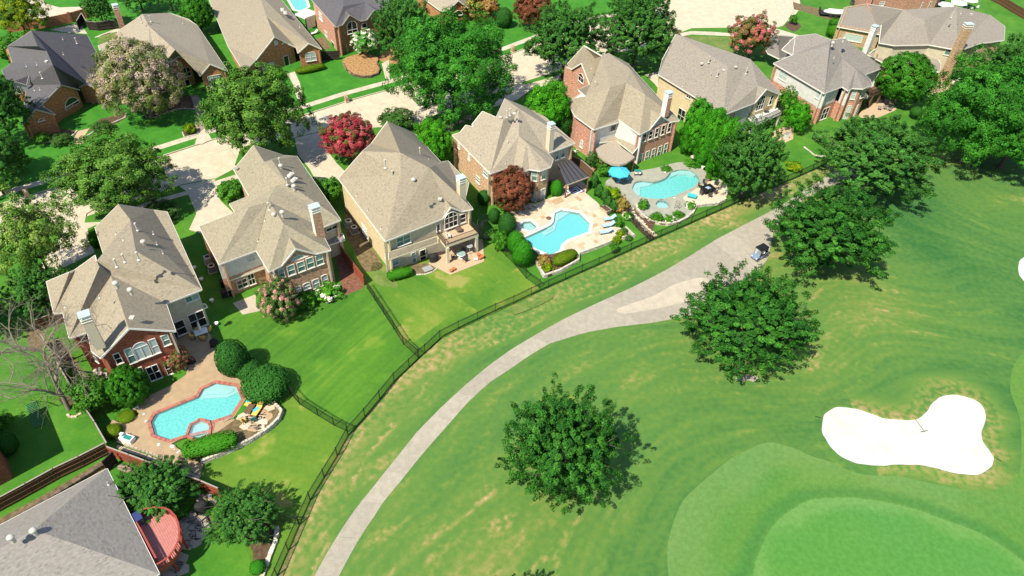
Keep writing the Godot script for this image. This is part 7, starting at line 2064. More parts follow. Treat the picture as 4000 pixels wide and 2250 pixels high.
func build_plants() -> void:
	plant("tree","yellow","yellow green thin tree at the top left corner","tree",V(-99.85,0.12,-138.61),V(5.68,4.79,5.68),5.57,1.37)
	plant("tree","elm","dark tree left of the tall left chimney","tree",V(-88.04,0.12,-146.54),V(3.04,3.08,3.04),4.12,2.74)
	plant("tree","elm","dark green tree right of the tall left chimney at the top edge","tree",V(-83.18,0.12,-154.61),V(3.93,2.6,3.93),3.71,4.11)
	plant("tree","elm","dark green tree at the top edge between the left roofs","tree",V(-77.07,0.12,-155.89),V(3.22,2.78,3.22),3.87,5.48)
	plant("tree","holly","mid green rounded tree between two tan roofs","tree",V(-67.23,0.12,-145.73),V(3.27,3.37,3.27),4.06,0.57)
	plant("crape_myrtle","crape_blush","large blush and cream flowering tree before the tan roof","tree",V(-64.29,0.12,-110.76),V(7.19,6.95,7.19),7.11,1.94)
	plant("oak_tree","oak","street oak between the blush tree and the wide street","tree",V(-41.2,0.12,-100.19),V(8.27,6.89,8.27),8.06,3.31, "street oaks along the kerb")
	plant("oak_tree","oak","street oak above the lower left brick house roof","tree",V(-57.13,0.12,-84.21),V(8.29,4.82,8.29),6.29,4.68, "street oaks along the kerb")
	plant("tree","sparse","pale sparse tree over the street at the left edge","tree",V(-60.38,0.12,-68.65),V(5.7,6.05,5.7),7.14,6.05)
	plant("oak_tree","elm","dark tree at the left edge before the slate roofed house","tree",V(-82.78,0.12,-100.96),V(4.76,5.62,4.76),6.98,1.14)
	plant("oak_tree","elm","dark tree at the left edge above the sparse pale one","tree",V(-76.8,0.12,-87.19),V(5.04,4.11,5.04),5.69,2.51)
	plant("tree","elm","dark tree at the left edge behind the bare branches","tree",V(-63.15,0.12,-58.93),V(3.73,3.73,3.73),4.67,3.88)
	plant("shrub","shrub_dark","dark conical shrub in shade at the left edge","shrub",V(-77.86,0.12,-93.05),V(2.14,3.2,2.14),2.92,5.25)
	plant("shrub","shrub","fresh green shrub by the brick wall at the left edge","shrub",V(-98.47,0.12,-131.03),V(3.64,2.27,3.64),2.13,0.34)
	plant("tree","elm","leafy green tree behind the bare branches at the left","tree",V(-57.76,0.12,-63.09),V(3.89,3.12,3.89),3.65,1.71)
	plant("crape_myrtle","crape_white","small white flowering tree before the stone house","tree",V(-31.3,0.12,-137.8),V(2.96,1.98,2.96),3.28,3.08)
	plant("tree","elm","dark bushy tree hiding the stone house corner","tree",V(-22.89,0.12,-133.47),V(5.86,6.74,5.86),7.53,4.45)
	plant("oak_tree","big","huge spreading oak in the middle of the street","tree",V(-11.44,0.12,-113.83),V(10.67,8.99,10.67),10.14,5.82)
	plant("tree","plum","brown purple tree at the top edge","tree",V(1.86,0.12,-154.28),V(4.25,3.75,4.25),4.69,0.91)
	plant("tree","elm","street oak left of the shaded drive, upper middle","tree",V(8.08,0.12,-132.21),V(8.06,6.47,8.06),7.7,2.28, "street oaks along the kerb")
	plant("tree","elm","street oak right of the shaded drive, upper middle","tree",V(22.52,0.12,-137.74),V(8.3,6.45,8.3),7.68,3.65, "street oaks along the kerb")
	plant("tree","elm","dark street tree behind the two middle oaks at the top edge","tree",V(24.02,0.12,-160.68),V(5.67,4.15,5.67),5.73,5.02)
	plant("tree","shrub_rust","rusty tan leaved tree by the top edge house","tree",V(-9.46,0.12,-158.58),V(4.36,2.8,4.36),3.38,0.11)
	plant("shrub","topiary","dark round shrub beside the top edge house","shrub",V(-4.23,0.12,-155.02),V(1.9,2.2,1.9),1.97,1.48)
	plant("crape_myrtle","crape_dull","dull pink flowering tree on the corner lawn by the turning circle","tree",V(46.82,0.12,-144.78),V(4.98,3.88,4.98),5.1,2.85)
	plant("crape_myrtle","crape_red","deep red flowering tree beside the street","tree",V(-27.16,0.12,-100.22),V(4.24,3.54,4.24),4.51,4.22)
	plant("shrub","shrub_dark","low dark spreading shrub right of the red tree","shrub",V(-21.38,0.12,-111.06),V(3.44,1.55,3.44),1.52,5.59)
	plant("tree","bright","bright green tree right of the cream stucco roof","tree",V(-13.53,0.12,-98.75),V(3.29,4.13,3.29),4.51,0.68)
	plant("tree","bright","bright green tree behind the tan brick house roof","tree",V(4.67,0.12,-110.06),V(3.69,4.96,3.69),5.21,2.05)
	plant("shrub","topiary","dark smooth rounded shrub behind the tan brick house","shrub",V(7.15,0.12,-110.82),V(2.66,2.97,2.66),2.83,3.42)
	plant("shrub","shrub","green shrub between the skylight roof and the stucco house","shrub",V(-27.53,0.12,-87.86),V(2.15,2.24,2.15),2.7,4.79)
	plant("shrub","shrub","leafy shrub on the drive beside the second roof","shrub",V(-42.58,0.12,-87.96),V(2.14,1.7,2.14),1.74,6.16)
	plant("shrub","shrub_dark","shrub on the shaded lawn behind the lower left roof","shrub",V(-51.23,0.12,-82.81),V(2.59,1.17,2.59),1.19,1.25)
	plant("crape_myrtle","crape_pink","pink and cream flowering bush below the rosy brick house","tree",V(-28.88,0.12,-63.94),V(2.71,3.01,2.71),2.96,2.62)
	plant("shrub","shrub_bloom","low blooming shrub beside the brick patio edge","shrub",V(-23.85,0.12,-67.99),V(1.86,0.84,1.86),0.81,3.99)
	plant("shrub","shrub","small shrub under the tall rear windows of the rosy house","shrub",V(-26.48,0.12,-66.3),V(1.66,0.75,1.66),0.73,5.36)
	plant("tree","plum","dark red plum tree before the hexagonal bay","tree",V(-0.59,0.12,-88.29),V(3.32,3.41,3.32),3.8,0.45)
	plant("conifer","tall","tall bright green conifer nearest the cream stucco wall","tree",V(29.54,0.12,-106.56),V(2.63,5.25,2.63),4.86,1.82)
	plant("conifer","tall","tall bright green conifer in the middle of the row of three","tree",V(31.35,0.12,-103.17),V(2.57,5.46,2.57),5.04,3.19)
	plant("conifer","tall","tall bright green conifer at the pool end of the row","tree",V(32.88,0.12,-100.36),V(2.43,5.29,2.43),4.9,4.56)
	plant("tree","elm","spreading dark oak beside the grey pool deck","tree",V(35.28,0.12,-94.18),V(5.7,6.1,5.7),6.79,5.93)
	plant("tree","elm","spreading oak at the top of the cart path","tree",V(56.14,0.12,-97.95),V(9.1,4.82,9.1),6.3,1.02)
	plant("oak_tree","big","large bright tree at the right edge","tree",V(75.51,0.12,-107.46),V(9.95,9.18,9.95),10.01,2.39)
	plant("oak_tree","big","second large bright tree at the right edge, lower","tree",V(81.89,0.12,-106.53),V(9.36,7.01,9.36),7.96,3.76)
	plant("tree","elm","dark tree at the top right edge behind the bright one","tree",V(94.63,0.12,-133.05),V(6.07,4.98,6.07),6.24,5.13)
	plant("tree","bright","fresh green tree by the right edge fence","tree",V(81.22,0.12,-110.34),V(5.36,4.95,5.36),5.71,0.22)
	plant("tree","holly","multi stemmed tree below the sprawling stone house","tree",V(71.51,0.12,-127.54),V(5,4.34,5),5.29,1.59)
	plant("golf_course_tree","golf","fairway tree nearest the golf cart","tree",V(43.1,0.12,-79.02),V(8.13,4.94,8.13),6,2.96, "trees standing on the fairway")
	plant("golf_course_tree","golf","fairway tree at the end of the sandy patch","tree",V(28.45,0.12,-61.56),V(7.77,4.37,7.77),5.51,4.33, "trees standing on the fairway")
	plant("golf_course_tree","golf","lone fairway tree below the cart path","tree",V(5.86,0.12,-41.61),V(5.82,5.46,5.82),6.24,5.7, "trees standing on the fairway")
	plant("golf_course_tree","golf","fairway tree whose tip shows at the bottom edge","tree",V(0.73,0.12,-25.88),V(2.49,3.74,2.49),4.78,0.79, "trees standing on the fairway")
	plant("tree","elm","dark leafy tree over the red fence at the lower left","tree",V(-34.04,0.12,-37.39),V(3.81,1.83,3.81),2.56,2.16)
	plant("tree","elm","deep green tree beside the lower iron fence","tree",V(-24.7,0.12,-35.13),V(3.4,1.82,3.4),2.55,3.53)
	plant("topiary","topiary","large clipped ball shrub, upper of the three by the octagonal pool","shrub",V(-31.87,0.12,-54.69),V(1.88,2.56,1.88),2.28,4.9)
	plant("topiary","topiary","small clipped ball shrub between two larger ones","shrub",V(-30.02,0.12,-54.09),V(1.56,1.14,1.56),1.07,6.27)
	plant("topiary","topiary","large clipped ball shrub, lower of the three by the octagonal pool","shrub",V(-27.41,0.12,-51.88),V(2.7,1.54,2.7),1.41,1.36)
	plant("hedge","hedge","oval clipped hedge between the octagonal pool and the stone wall","hedge",V(-31.02,0.45,-43.67),V(3.18,0.83,1.3),0.75,0.37)
	plant("tree","holly","dense round tree before the brick gable","tree",V(-41.72,0.12,-49.7),V(2.12,2.64,2.12),2.55,2.73)
	plant("tree","shrub","loose leaning tree beside the white rocks","tree",V(-45.24,0.12,-48.72),V(2.28,2.06,2.28),2.35,4.1)
	plant("crape_myrtle","crape_dull","small dull leaved tree at the corner of the brick gable","tree",V(-38.5,0.12,-54.7),V(1.54,1.67,1.54),1.92,5.47)
	plant("shrub","hedge_olive","yellow green cube shrub on the tan pool deck","shrub",V(-41.48,0.12,-47.28),V(0.96,0.43,0.96),0.42,0.56)
	plant("shrub","hedge_olive","yellow green boxy shrub by the deck corner below","shrub",V(-42.01,0.12,-45.26),V(0.92,0.61,0.92),0.57,1.93)
	plant("hedge","hedge","clipped hedge at the corner of the stucco house","hedge",V(-15.18,0.12,-72.34),V(2,0.66,0.95),0.6,0.45)
	plant("shrub","topiary","dark rounded shrub beside the plum tree, left","shrub",V(-4.84,0.12,-89.86),V(1.06,1.15,1.06),1.08,3.3)
	plant("shrub","topiary","dark shrub left of the flagstone patio","shrub",V(-3.08,0.12,-85.12),V(0.88,1.32,0.88),1.22,4.67)
	plant("shrub","topiary","dark shrub behind the octagonal spa","shrub",V(-1.05,0.12,-82.57),V(1.35,1.91,1.35),1.72,6.04)
	plant("shrub","topiary_bright","tall bright clipped shrub, left of a pair by the angular pool","shrub",V(0.31,0.12,-78.63),V(1.31,1.87,1.31),1.69,1.13)
	plant("shrub","topiary_bright","tall bright clipped shrub, right of a pair by the angular pool","shrub",V(1.27,0.12,-75.98),V(1.47,2.21,1.47),1.98,2.5)
	plant("shrub","shrub","light green shrub along the divider fence","shrub",V(-1.84,0.12,-78.91),V(1.12,1.68,1.12),1.52,3.87)
	plant("shrub","topiary_bright","bright clipped column between bay and metal roof","shrub",V(6.24,0.12,-92.48),V(1.01,1.52,1.01),1.39,5.24)
	plant("hedge","hedge_olive","rounded olive hedge at the lower end of the angular pool","hedge",V(7.13,0.5,-76.56),V(2.22,0.77,1),0.7,0.69)
	plant("shrub","shrub_rust","orange leaved shrub at the stone corner","shrub",V(4.28,0.12,-75.86),V(1.04,0.9,1.04),0.81,0.33)
	plant("shrub","shrub_lime","lime shrub beside the orange one","shrub",V(4.81,0.12,-74.76),V(0.9,0.64,0.9),0.59,1.7)
	plant("cypress","cypress","slim dark cypress nearest the metal patio roof","shrub",V(12.31,0.12,-95.63),V(0.82,1.22,0.82),1.09,3.07, "cypresses between the pools")
	plant("cypress","cypress","slim dark cypress second in the row","shrub",V(12.91,0.12,-93),V(0.8,1.2,0.8),1.07,4.44, "cypresses between the pools")
	plant("cypress","cypress","slim dark cypress in the middle of the row","shrub",V(13.84,0.12,-92.02),V(0.8,1.2,0.8),1.07,5.81, "cypresses between the pools")
	plant("cypress","cypress","slim dark cypress fourth in the row","shrub",V(14.07,0.12,-89.98),V(0.79,1.18,0.79),1.05,0.9, "cypresses between the pools")
	plant("cypress","cypress","slim dark cypress at the lower end of the row","shrub",V(15.02,0.12,-89.05),V(0.78,1.17,0.78),1.05,2.27, "cypresses between the pools")
	plant("shrub","shrub","green shrub right of the blue lounger row","shrub",V(15.21,0.12,-85.28),V(0.73,0.95,0.73),0.86,3.64)
	plant("shrub","shrub_dark","small dark shrub near the divider fence","shrub",V(15.98,0.12,-83.93),V(0.67,0.42,0.67),0.4,5.01)
	plant("shrub","shrub_dark","smallest dark shrub by the divider fence","shrub",V(16.57,0.12,-82.39),V(0.63,0.38,0.63),0.37,0.1)
	plant("shrub","shrub_lime","upper olive shrub by the loungers","shrub",V(15.45,0.12,-83),V(0.75,0.56,0.75),0.52,1.47)
	plant("shrub","shrub_lime","middle olive shrub by the loungers","shrub",V(14.74,0.12,-81.5),V(0.63,0.63,0.63),0.59,2.84)
	plant("shrub","shrub","clipped green shrub at the end of the white wall","shrub",V(14.22,0.12,-79.37),V(0.7,1.05,0.7),0.95,4.21)
	plant("shrub","shrub_lime","yellow green shrubs left of the grey deck","shrub",V(14.87,0.12,-93.26),V(1.46,0.66,1.46),0.61,5.58)
	plant("shrub","shrub_rust","amber shrub at the grey deck edge","shrub",V(16.16,0.12,-88.95),V(1.11,1.46,1.11),1.29,0.67)
	plant("shrub","shrub_bloom","white flowering clump at the stepping stones","shrub",V(16.99,0.12,-87.59),V(1.05,0.52,1.05),0.49,2.04)
	plant("shrub","shrub","round green shrub at the left end of the white stone wall","shrub",V(19.43,0.12,-89.85),V(0.88,1.01,0.88),0.91,3.41)
	plant("shrub","shrub","leafy planting behind the curved stone wall, left part","shrub",V(21.25,0.12,-87.35),V(1.04,0.64,1.04),0.6,4.78)
	plant("shrub","shrub_bloom","leafy planting behind the curved stone wall, right part","shrub",V(23.05,0.12,-87.23),V(1.04,0.47,1.04),0.45,6.15)
	plant("shrub","shrub","flowering planting by the garden statue","shrub",V(24.59,0.12,-88.32),V(0.96,0.56,0.96),0.53,1.24)
	plant("shrub","shrub_bloom","white roses at the fire table terrace","shrub",V(26.78,0.12,-90.61),V(0.91,0.68,0.91),0.63,2.61)
	plant("shrub","shrub","broad leaved clump under the pergola edge","shrub",V(14.2,0.12,-99.05),V(1.44,1.21,1.44),1.08,3.98)
	plant("shrub","shrub_dark","dark shrub in the gap beside the metal roof","shrub",V(11.98,0.12,-100.49),V(1.13,1.69,1.13),1.54,5.35)
	plant("shrub","shrub","shrub under the long window row, left","shrub",V(24.32,0.12,-100.78),V(0.98,0.46,0.98),0.44,0.44)
	plant("shrub","shrub","pair of shrubs at the right end of the window row","shrub",V(28.78,0.12,-102.43),V(1.31,0.59,1.31),0.55,1.81)
	plant("tree","bright","yellow green tree between the balcony and the pink brick house","tree",V(49.15,0.12,-115.3),V(2.45,2.66,2.45),3.06,3.18)
	plant("tree","shrub","taller green tree behind the yellow green one","tree",V(48.41,0.12,-120.68),V(2.16,2.6,2.16),3.01,4.55)
	plant("shrub","shrub_lime","lime shrub by the lower right lawn","shrub",V(45.82,0.12,-102.93),V(1.48,0.67,1.48),0.62,5.92)
	plant("shrub","topiary","dark ball shrub on a trunk by the iron fence","shrub",V(73.05,0.12,-121.85),V(1.17,0.95,1.17),1.4,1.01)
	plant("hedge","hedge","clipped hedge along the garage wall, upper","hedge",V(70.4,0.12,-162.57),V(1.48,1.06,1.48),0.95,2.38)
	plant("hedge","hedge","clipped hedge along the garage wall, lower","hedge",V(68.32,0.12,-157.14),V(1.53,1.43,1.53),1.27,3.75)
	plant("shrub","shrub","young shrub in the round mulch bed","shrub",V(60.99,0.12,-163.04),V(1.03,1.13,1.03),1.26,5.12)
	plant("hedge","hedge_olive","long clipped hedge before the brick house window","hedge",V(-40.7,0.12,-130.33),V(3.18,0.66,0.95),0.6,0.56)
	plant("hedge","hedge","short clipped hedge left of the steps","hedge",V(-46.89,0.12,-126.55),V(2.07,0.93,2.07),0.84,0.21)
	plant("shrub","shrub_lime","round lime shrub in the stone ringed bed","shrub",V(-55.55,0.12,-106.3),V(1.14,0.87,1.14),0.79,1.58)
	plant("shrub","shrub","green shrub before the slate roofed house, left","shrub",V(-78.14,0.12,-101.53),V(1.3,0.87,1.3),0.79,2.95)
	plant("shrub","shrub_dark","low dull shrubs under the teal window","shrub",V(-70.13,0.12,-105.87),V(1.84,0.83,1.84),0.75,4.32)
	plant("shrub","shrub_dark","brown green shrubs left of the entry","shrub",V(-74.97,0.12,-101.33),V(1.79,0.81,1.79),0.74,5.69)
	plant("shrub","shrub","shrub on the left lawn of the lower fence corner","shrub",V(-54.02,0.12,-45.58),V(1.07,1.07,1.07),0.96,0.78)
	plant("shrub","topiary","bluish shrub at the left edge below the bare branches","shrub",V(-52.01,0.12,-42.54),V(1.24,1.43,1.24),1.27,2.15)
	plant("shrub","agave","spiky agave by the lower iron fence","plant",V(-22.73,0.12,-33.75),V(1.05,0.59,1.05),0.55,3.52)
	plant("shrub","topiary_bright","bright ball shrub at the bottom edge","shrub",V(-22.47,0.12,-30.93),V(0.74,0.58,0.74),0.54,4.89)
	plant("shrub","agave","spiky yucca on the right lawn, upper","plant",V(52.57,0.12,-112.2),V(1.39,0.63,1.39),0.58,6.26)
	plant("shrub","agave","spiky yucca on the right lawn, lower","plant",V(53.64,0.12,-110.94),V(1.04,0.47,1.04),0.45,1.35)
	plant("shrub","shrub","low green planting beside the red deck","shrub",V(-32.27,0.12,-36.26),V(1.56,0.78,1.56),0.72,2.72)
	plant("hedge","hedge","hedge in the drive shade behind the lower left roof","hedge",V(-57.64,0.12,-76.06),V(0.99,1.48,0.99),1.31,4.09)

func build_objects() -> void:
	iron_fence("black iron fence following the edge of the golf course", [-21.77,0.02,-22.99,-21.02,0.02,-27.99,-20.64,0.02,-30.49,-20.26,0.02,-32.99,-19.86,0.02,-35.69,-19.44,0.02,-38.41,-18.62,0.02,-41.1,-17.8,0.02,-43.75,-17.18,0.02,-46.37,-15.8,0.02,-48.97,-14.55,0.02,-51.56,-13.32,0.02,-54.23,-11.85,0.02,-56.5,-10.86,0.02,-58.06,-10.24,0.02,-58.91,-8.66,0.02,-61.32,-6.52,0.02,-63.07,-4.25,0.02,-64.79,-2.04,0.02,-66.46,0.29,0.02,-68.08,2.55,0.02,-69.83,4.88,0.02,-71.52,7.17,0.02,-73.16,9.5,0.02,-74.84,11.91,0.02,-76.52,14.29,0.02,-78.26,16.7,0.02,-80.01,19.09,0.02,-81.75,20.04,0.02,-82.49,21.38,0.02,-83.39,23.97,0.02,-85.26,26.42,0.02,-86.99,28.92,0.02,-88.76,31.43,0.02,-90.53,33.94,0.02,-92.38,36.48,0.02,-94.14,43.84,0.02,-99.2,46.4,0.02,-100.96,48.94,0.02,-102.76,51.93,0.02,-105.08], 1.5)
	iron_fence("black iron fence dividing the big lawn from the octagonal pool yard", [-24.81,0.12,-51.71,-23.36,0.12,-50.22,-20.95,0.12,-48.75,-18.92,0.12,-47.53,-17.27,0.12,-46.78], 1.5)
	iron_fence("black iron fence dividing the big lawn from the stucco house lawn", [-19.15,0.12,-69.7,-17.8,0.12,-67.59,-16.2,0.12,-65.08,-14.58,0.12,-62.53,-13.02,0.12,-60.03,-10.96,0.12,-57.98], 1.5)
	iron_fence("black iron fence left of the angular pool", [-2.68,0.12,-80.02,-1.03,0.12,-77.5,0.28,0.12,-75.67,1.84,0.12,-73.09,3.71,0.12,-71.29], 1.5)
	iron_fence("black iron fence between the two pool yards beside stepping stones", [15.37,0.12,-90.88,16.61,0.12,-88.31,17.98,0.12,-85.36,19.72,0.12,-82.39], 1.5)
	iron_fence("short black iron fence near the lower edge below the deep green tree", [-23.39,0.12,-36.26,-22.22,0.12,-35.94,-19.9,0.12,-35.65], 1.4)
	iron_fence("black iron fence on the lawn below the pink brick house", [51.7,0.12,-112.92,52.99,0.12,-110.09,54.34,0.12,-107.66], 1.3)
	board_fence("dark wooden fence with a pale cap left of the lower left brick house", [-55.71,0.12,-57.64,-52.41,0.12,-54.2,-48.05,0.12,-49.6,-46.43,0.12,-48.02,-43.7,0.12,-45.37,-41.31,0.12,-42.83], 1.8, M.fence_dark, M.fence_cap)
	board_fence("red stained fence below the octagonal pool", [-41.13,0.12,-42.41,-38.48,0.12,-41.57,-36.58,0.12,-40.95,-34.47,0.12,-40.28,-32.4,0.12,-39.62,-30.23,0.12,-38.93,-28.22,0.12,-38.17], 1.8, M.fence_red, M.fence_cap)
	board_fence("brown railed fence from the lower left edge to the red fence", [-49.64,0.12,-35.35,-49.24,0.12,-35.69,-47.09,0.12,-37.77,-45.28,0.12,-39.58,-43.44,0.12,-41.08,-41.52,0.12,-42.82], 1.8, M.fence_wood, M.fence_cap)
	board_fence("short dark gate fence beside the grey shingled house", [-40.76,0.12,-40.62,-40.26,0.12,-41.84], 1.8, M.fence_dark, M.fence_dark)
	board_fence("wooden fence closing the side yard behind the chimney house", [-57.53,0.12,-59.69,-55.41,0.12,-61.35], 1.8, M.fence_wood, M.fence_cap)
	board_fence("red stained fence beside the rosy house brick patio", [-23.71,0.12,-76,-22.01,0.12,-73.6,-21.07,0.12,-72.23,-19.61,0.12,-70.24], 1.8, M.fence_red, M.fence_red)
	board_fence("black wooden fence between the two upper brick houses", [-39.59,0.12,-135.12,-36.24,0.12,-135.88], 1.8, M.fence_dark, M.fence_dark)
	board_fence("brown wooden fence at the top right corner", [114.77,0.12,-184.53,116.26,0.12,-180.28,117.14,0.12,-175.51,118.24,0.12,-170.96], 1.9, M.fence_wood, M.fence_wood)
	board_fence("dark wooden fence beside the tall left chimney", [-92.28,0.12,-144.41,-93.2,0.12,-148.62,-90.3,0.12,-144.62,-88.11,0.12,-144.35,-84.94,0.12,-145.66], 1.8, M.fence_dark, M.fence_cap)
	board_fence("tan wooden fence beside the black metal patio roof", [8.96,0.12,-101.44,10.54,0.12,-100.09,12.04,0.12,-97.63], 1.7, M.wood_brown, M.fence_cap)
	h = thing("brick_wall", "long brown brick garden wall with pillars, top left", "wall", V(-100.14,0.12,-145.61))
	part(h, "panel", MB.new().box(V(-3.86, 1.0, 3.12), V(3.45, 2.0, 0.22), 0.54).done(), M.brick_brown)
	part(h, "pillar", MB.new().box(V(-2.38, 1.1, 2.24), V(0.5, 2.2, 0.5), 0.54).done(), M.brick_brown)
	part(h, "panel", MB.new().box(V(-0.38, 1.0, 1.29), V(4.44, 2.0, 0.22), 0.44).done(), M.brick_brown)
	part(h, "pillar", MB.new().box(V(1.63, 1.1, 0.34), V(0.5, 2.2, 0.5), 0.44).done(), M.brick_brown)
	part(h, "panel", MB.new().box(V(3.09, 1.0, -0.96), V(3.91, 2.0, 0.22), 0.72).done(), M.brick_brown)
	part(h, "pillar", MB.new().box(V(4.56, 1.1, -2.25), V(0.5, 2.2, 0.5), 0.72).done(), M.brick_brown)
	part(h, "panel", MB.new().box(V(5.66, 1.0, -3.54), V(3.38, 2.0, 0.22), 0.86).done(), M.brick_brown)
	part(h, "pillar", MB.new().box(V(6.75, 1.1, -4.82), V(0.5, 2.2, 0.5), 0.86).done(), M.brick_brown)
	part(h, "panel", MB.new().box(V(7.54, 1.0, -5.43), V(2, 2.0, 0.22), 0.66).done(), M.brick_brown)
	part(h, "pillar", MB.new().box(V(8.34, 1.1, -6.04), V(0.5, 2.2, 0.5), 0.66).done(), M.brick_brown)
	h = thing("stone_wall", "curved white stone wall below the kidney pool", "wall", V(18.51,0,-90.85))
	stone_row(h, "stone", [18.51,0.12,-90.85,18.55,0.12,-89.7,19.09,0.12,-88.24,20.02,0.12,-87.07,21.28,0.12,-86.36,22.75,0.12,-86.22,24.3,0.12,-86.69,25.82,0.12,-87.89,27.01,0.12,-89.3,27.71,0.12,-90.87], V(0.5, 0.17, 0.3), 3, tones("white_stone"), 0.12, 1)
	h = thing("stone_wall", "white stone wall round the fire table terrace", "wall", V(27.83,0,-91.13))
	stone_row(h, "stone", [27.83,0.12,-91.13,29.44,0.12,-91.58,31.2,0.12,-91.96,32.48,0.12,-93.02,33.21,0.12,-94.8,33.33,0.12,-96.71,32.64,0.12,-98.19], V(0.5, 0.17, 0.3), 3, tones("white_stone"), 0.12, 2)
	h = thing("stone_wall", "white stone wall along the lower side of the flagstone patio", "wall", V(9.15,0,-78.38))
	stone_row(h, "stone", [9.15,0.12,-78.38,11.7,0.12,-79.98,14.39,0.12,-81.74], V(0.45, 0.15, 0.3), 4, tones("white_stone"), 0.1, 3)
	h = thing("stone_wall", "white stone bed wall round the olive hedge", "wall", V(3.24,0,-76.28))
	stone_row(h, "stone", [3.24,0.12,-76.28,4.3,0.12,-73.35,6.47,0.12,-74.61,9.09,0.12,-76.98,9.19,0.12,-78.39], V(0.45, 0.15, 0.3), 4, tones("white_stone"), 0.1, 4)
	h = thing("stone_wall", "short white stone wall right of the olive shrubs", "wall", V(15.74,0,-82.4))
	stone_row(h, "stone", [15.74,0.12,-82.4,17.32,0.12,-83.08,16.51,0.12,-84.55], V(0.45, 0.15, 0.28), 4, tones("white_stone"), 0.1, 5)
	h = thing("stone_wall", "pale stone wall curving round the octagonal pool garden", "wall", V(-26.16,0,-50))
	stone_row(h, "stone", [-26.16,0.12,-50,-24.99,0.12,-48.95,-25.05,0.12,-47.92,-25.51,0.12,-46.96,-25.98,0.12,-46.29,-27.18,0.12,-45.06,-28.39,0.12,-44.11,-30.11,0.12,-42.9,-31.5,0.12,-42.04], V(0.4, 0.14, 0.28), 5, tones("white_stone"), 0.08, 6)
	h = thing("stone_wall", "row of pale blocks edging the bed at the bottom", "wall", V(-21.92,0,-35.26))
	stone_row(h, "stone", [-21.92,0.12,-35.26,-21.73,0.12,-34.54,-21.64,0.12,-33.77,-21.74,0.12,-32.91,-21.82,0.12,-32.01,-21.91,0.12,-31.13,-21.96,0.12,-30.17], V(0.5, 0.32, 0.42), 1, tones("white_stone"), 0.1, 7)
	h = thing("stone_wall", "row of tan blocks stepping down beside the tan deck", "wall", V(-41.3,0,-44.28))
	stone_row(h, "stone", [-41.3,0.12,-44.28,-39.59,0.12,-43.73,-37.79,0.12,-43.2,-35.86,0.12,-42.55,-35.1,0.12,-42.22,-33.43,0.12,-41.64,-31.5,0.12,-40.84], V(0.5, 0.3, 0.42), 1, tones("block"), 0.1, 8)
	h = thing("stone_wall", "second row of tan blocks below the first", "wall", V(-41.14,0,-43.65))
	stone_row(h, "stone", [-41.14,0.12,-43.65,-39.31,0.12,-43.06,-37.52,0.12,-42.53,-35.6,0.12,-41.89,-33.34,0.12,-41.1,-31.58,0.12,-40.48], V(0.5, 0.2, 0.4), 1, tones("block"), 0.08, 9)
	h = thing("stone_wall", "dark brown stone edging along the grey shingled roof", "wall", V(-48.39,0,-33.78))
	stone_row(h, "stone", [-48.39,0.12,-33.78,-46.64,0.12,-35.39,-45.06,0.12,-37.09,-43.37,0.12,-38.98,-41.77,0.12,-40.81,-41.12,0.12,-41.44], V(0.42, 0.3, 0.35), 2, tones("brown_block"), 0.05, 10)
	h = thing("stone_wall", "pale stone edging of the bed by the walkway, left", "wall", V(-78.13,0,-101.2))
	stone_row(h, "stone", [-78.13,0.12,-101.2,-76.38,0.12,-101.96,-74.6,0.12,-102.73,-74.37,0.12,-104.32,-74.4,0.12,-105.28], V(0.4, 0.2, 0.22), 1, tones("white_stone"), 0.1, 11)
	h = thing("stone_wall", "pale stone edging of the bed under the teal window", "wall", V(-72.51,0,-103.21))
	stone_row(h, "stone", [-72.51,0.12,-103.21,-71.81,0.12,-104.21,-71.18,0.12,-106.52,-69.49,0.12,-108.48,-68.37,0.12,-110.09,-68.64,0.12,-111.43], V(0.4, 0.2, 0.22), 1, tones("white_stone"), 0.1, 12)
	h = thing("stone_wall", "grey stone edging under the blush flowering tree", "wall", V(-64.94,0,-110.71))
	stone_row(h, "stone", [-64.94,0.12,-110.71,-63.33,0.12,-110.68,-61.74,0.12,-112.89,-59.9,0.12,-114.1,-57.57,0.12,-114.13], V(0.4, 0.2, 0.22), 1, tones("block"), 0.1, 13)
	h = thing("stone_wall", "stone edging of the lime shrub bed", "wall", V(-57.01,0,-106.38))
	stone_row(h, "stone", [-57.01,0.12,-106.38,-56.06,0.12,-104.7,-54.35,0.12,-105.79], V(0.4, 0.15, 0.2), 1, tones("white_stone"), 0.1, 14)
	h = thing("stone_wall", "pale stone ring of the yucca bed on the right lawn", "wall", V(49.56,0,-110.16))
	stone_row(h, "stone", [49.56,0.12,-110.16,50.22,0.12,-108.78,50.61,0.12,-107.71,51.49,0.12,-107.22,52.78,0.12,-107.57], V(0.4, 0.15, 0.25), 1, tones("white_stone"), 0.1, 15)
	h = thing("stone_wall", "small stone ring on the left lawn", "wall", V(-48.27,0,-47.51))
	stone_row(h, "stone", [-48.27,0.12,-47.51,-47.87,0.12,-47.13,-47.26,0.12,-47.23,-46.94,0.12,-47.58], V(0.4, 0.18, 0.25), 1, tones("flag"), 0.1, 16)
	plot("flower_bed", [18.51,-90.59,18.56,-89.32,19.15,-87.99,20.08,-86.83,21.35,-86.26,22.67,-86.16,24.07,-86.62,25.58,-87.77,26.68,-89.14,27.34,-90.45,26.03,-88.85,24.84,-87.89,23.11,-87.28,21.06,-87.63,19.12,-89.11], 0.05, 0.5, M.mulch)
	plot("terrace", [26.01,-92.91,27.11,-94.05,28.64,-95.78,29.46,-96.94,30.59,-98,32.16,-97.84,32.93,-96.37,32.92,-94.61,32.32,-93.1,30.78,-91.81,27.93,-91.35,26.75,-91.66], 0.05, 0.535, M.flag_2, "stone terrace under the fire table")
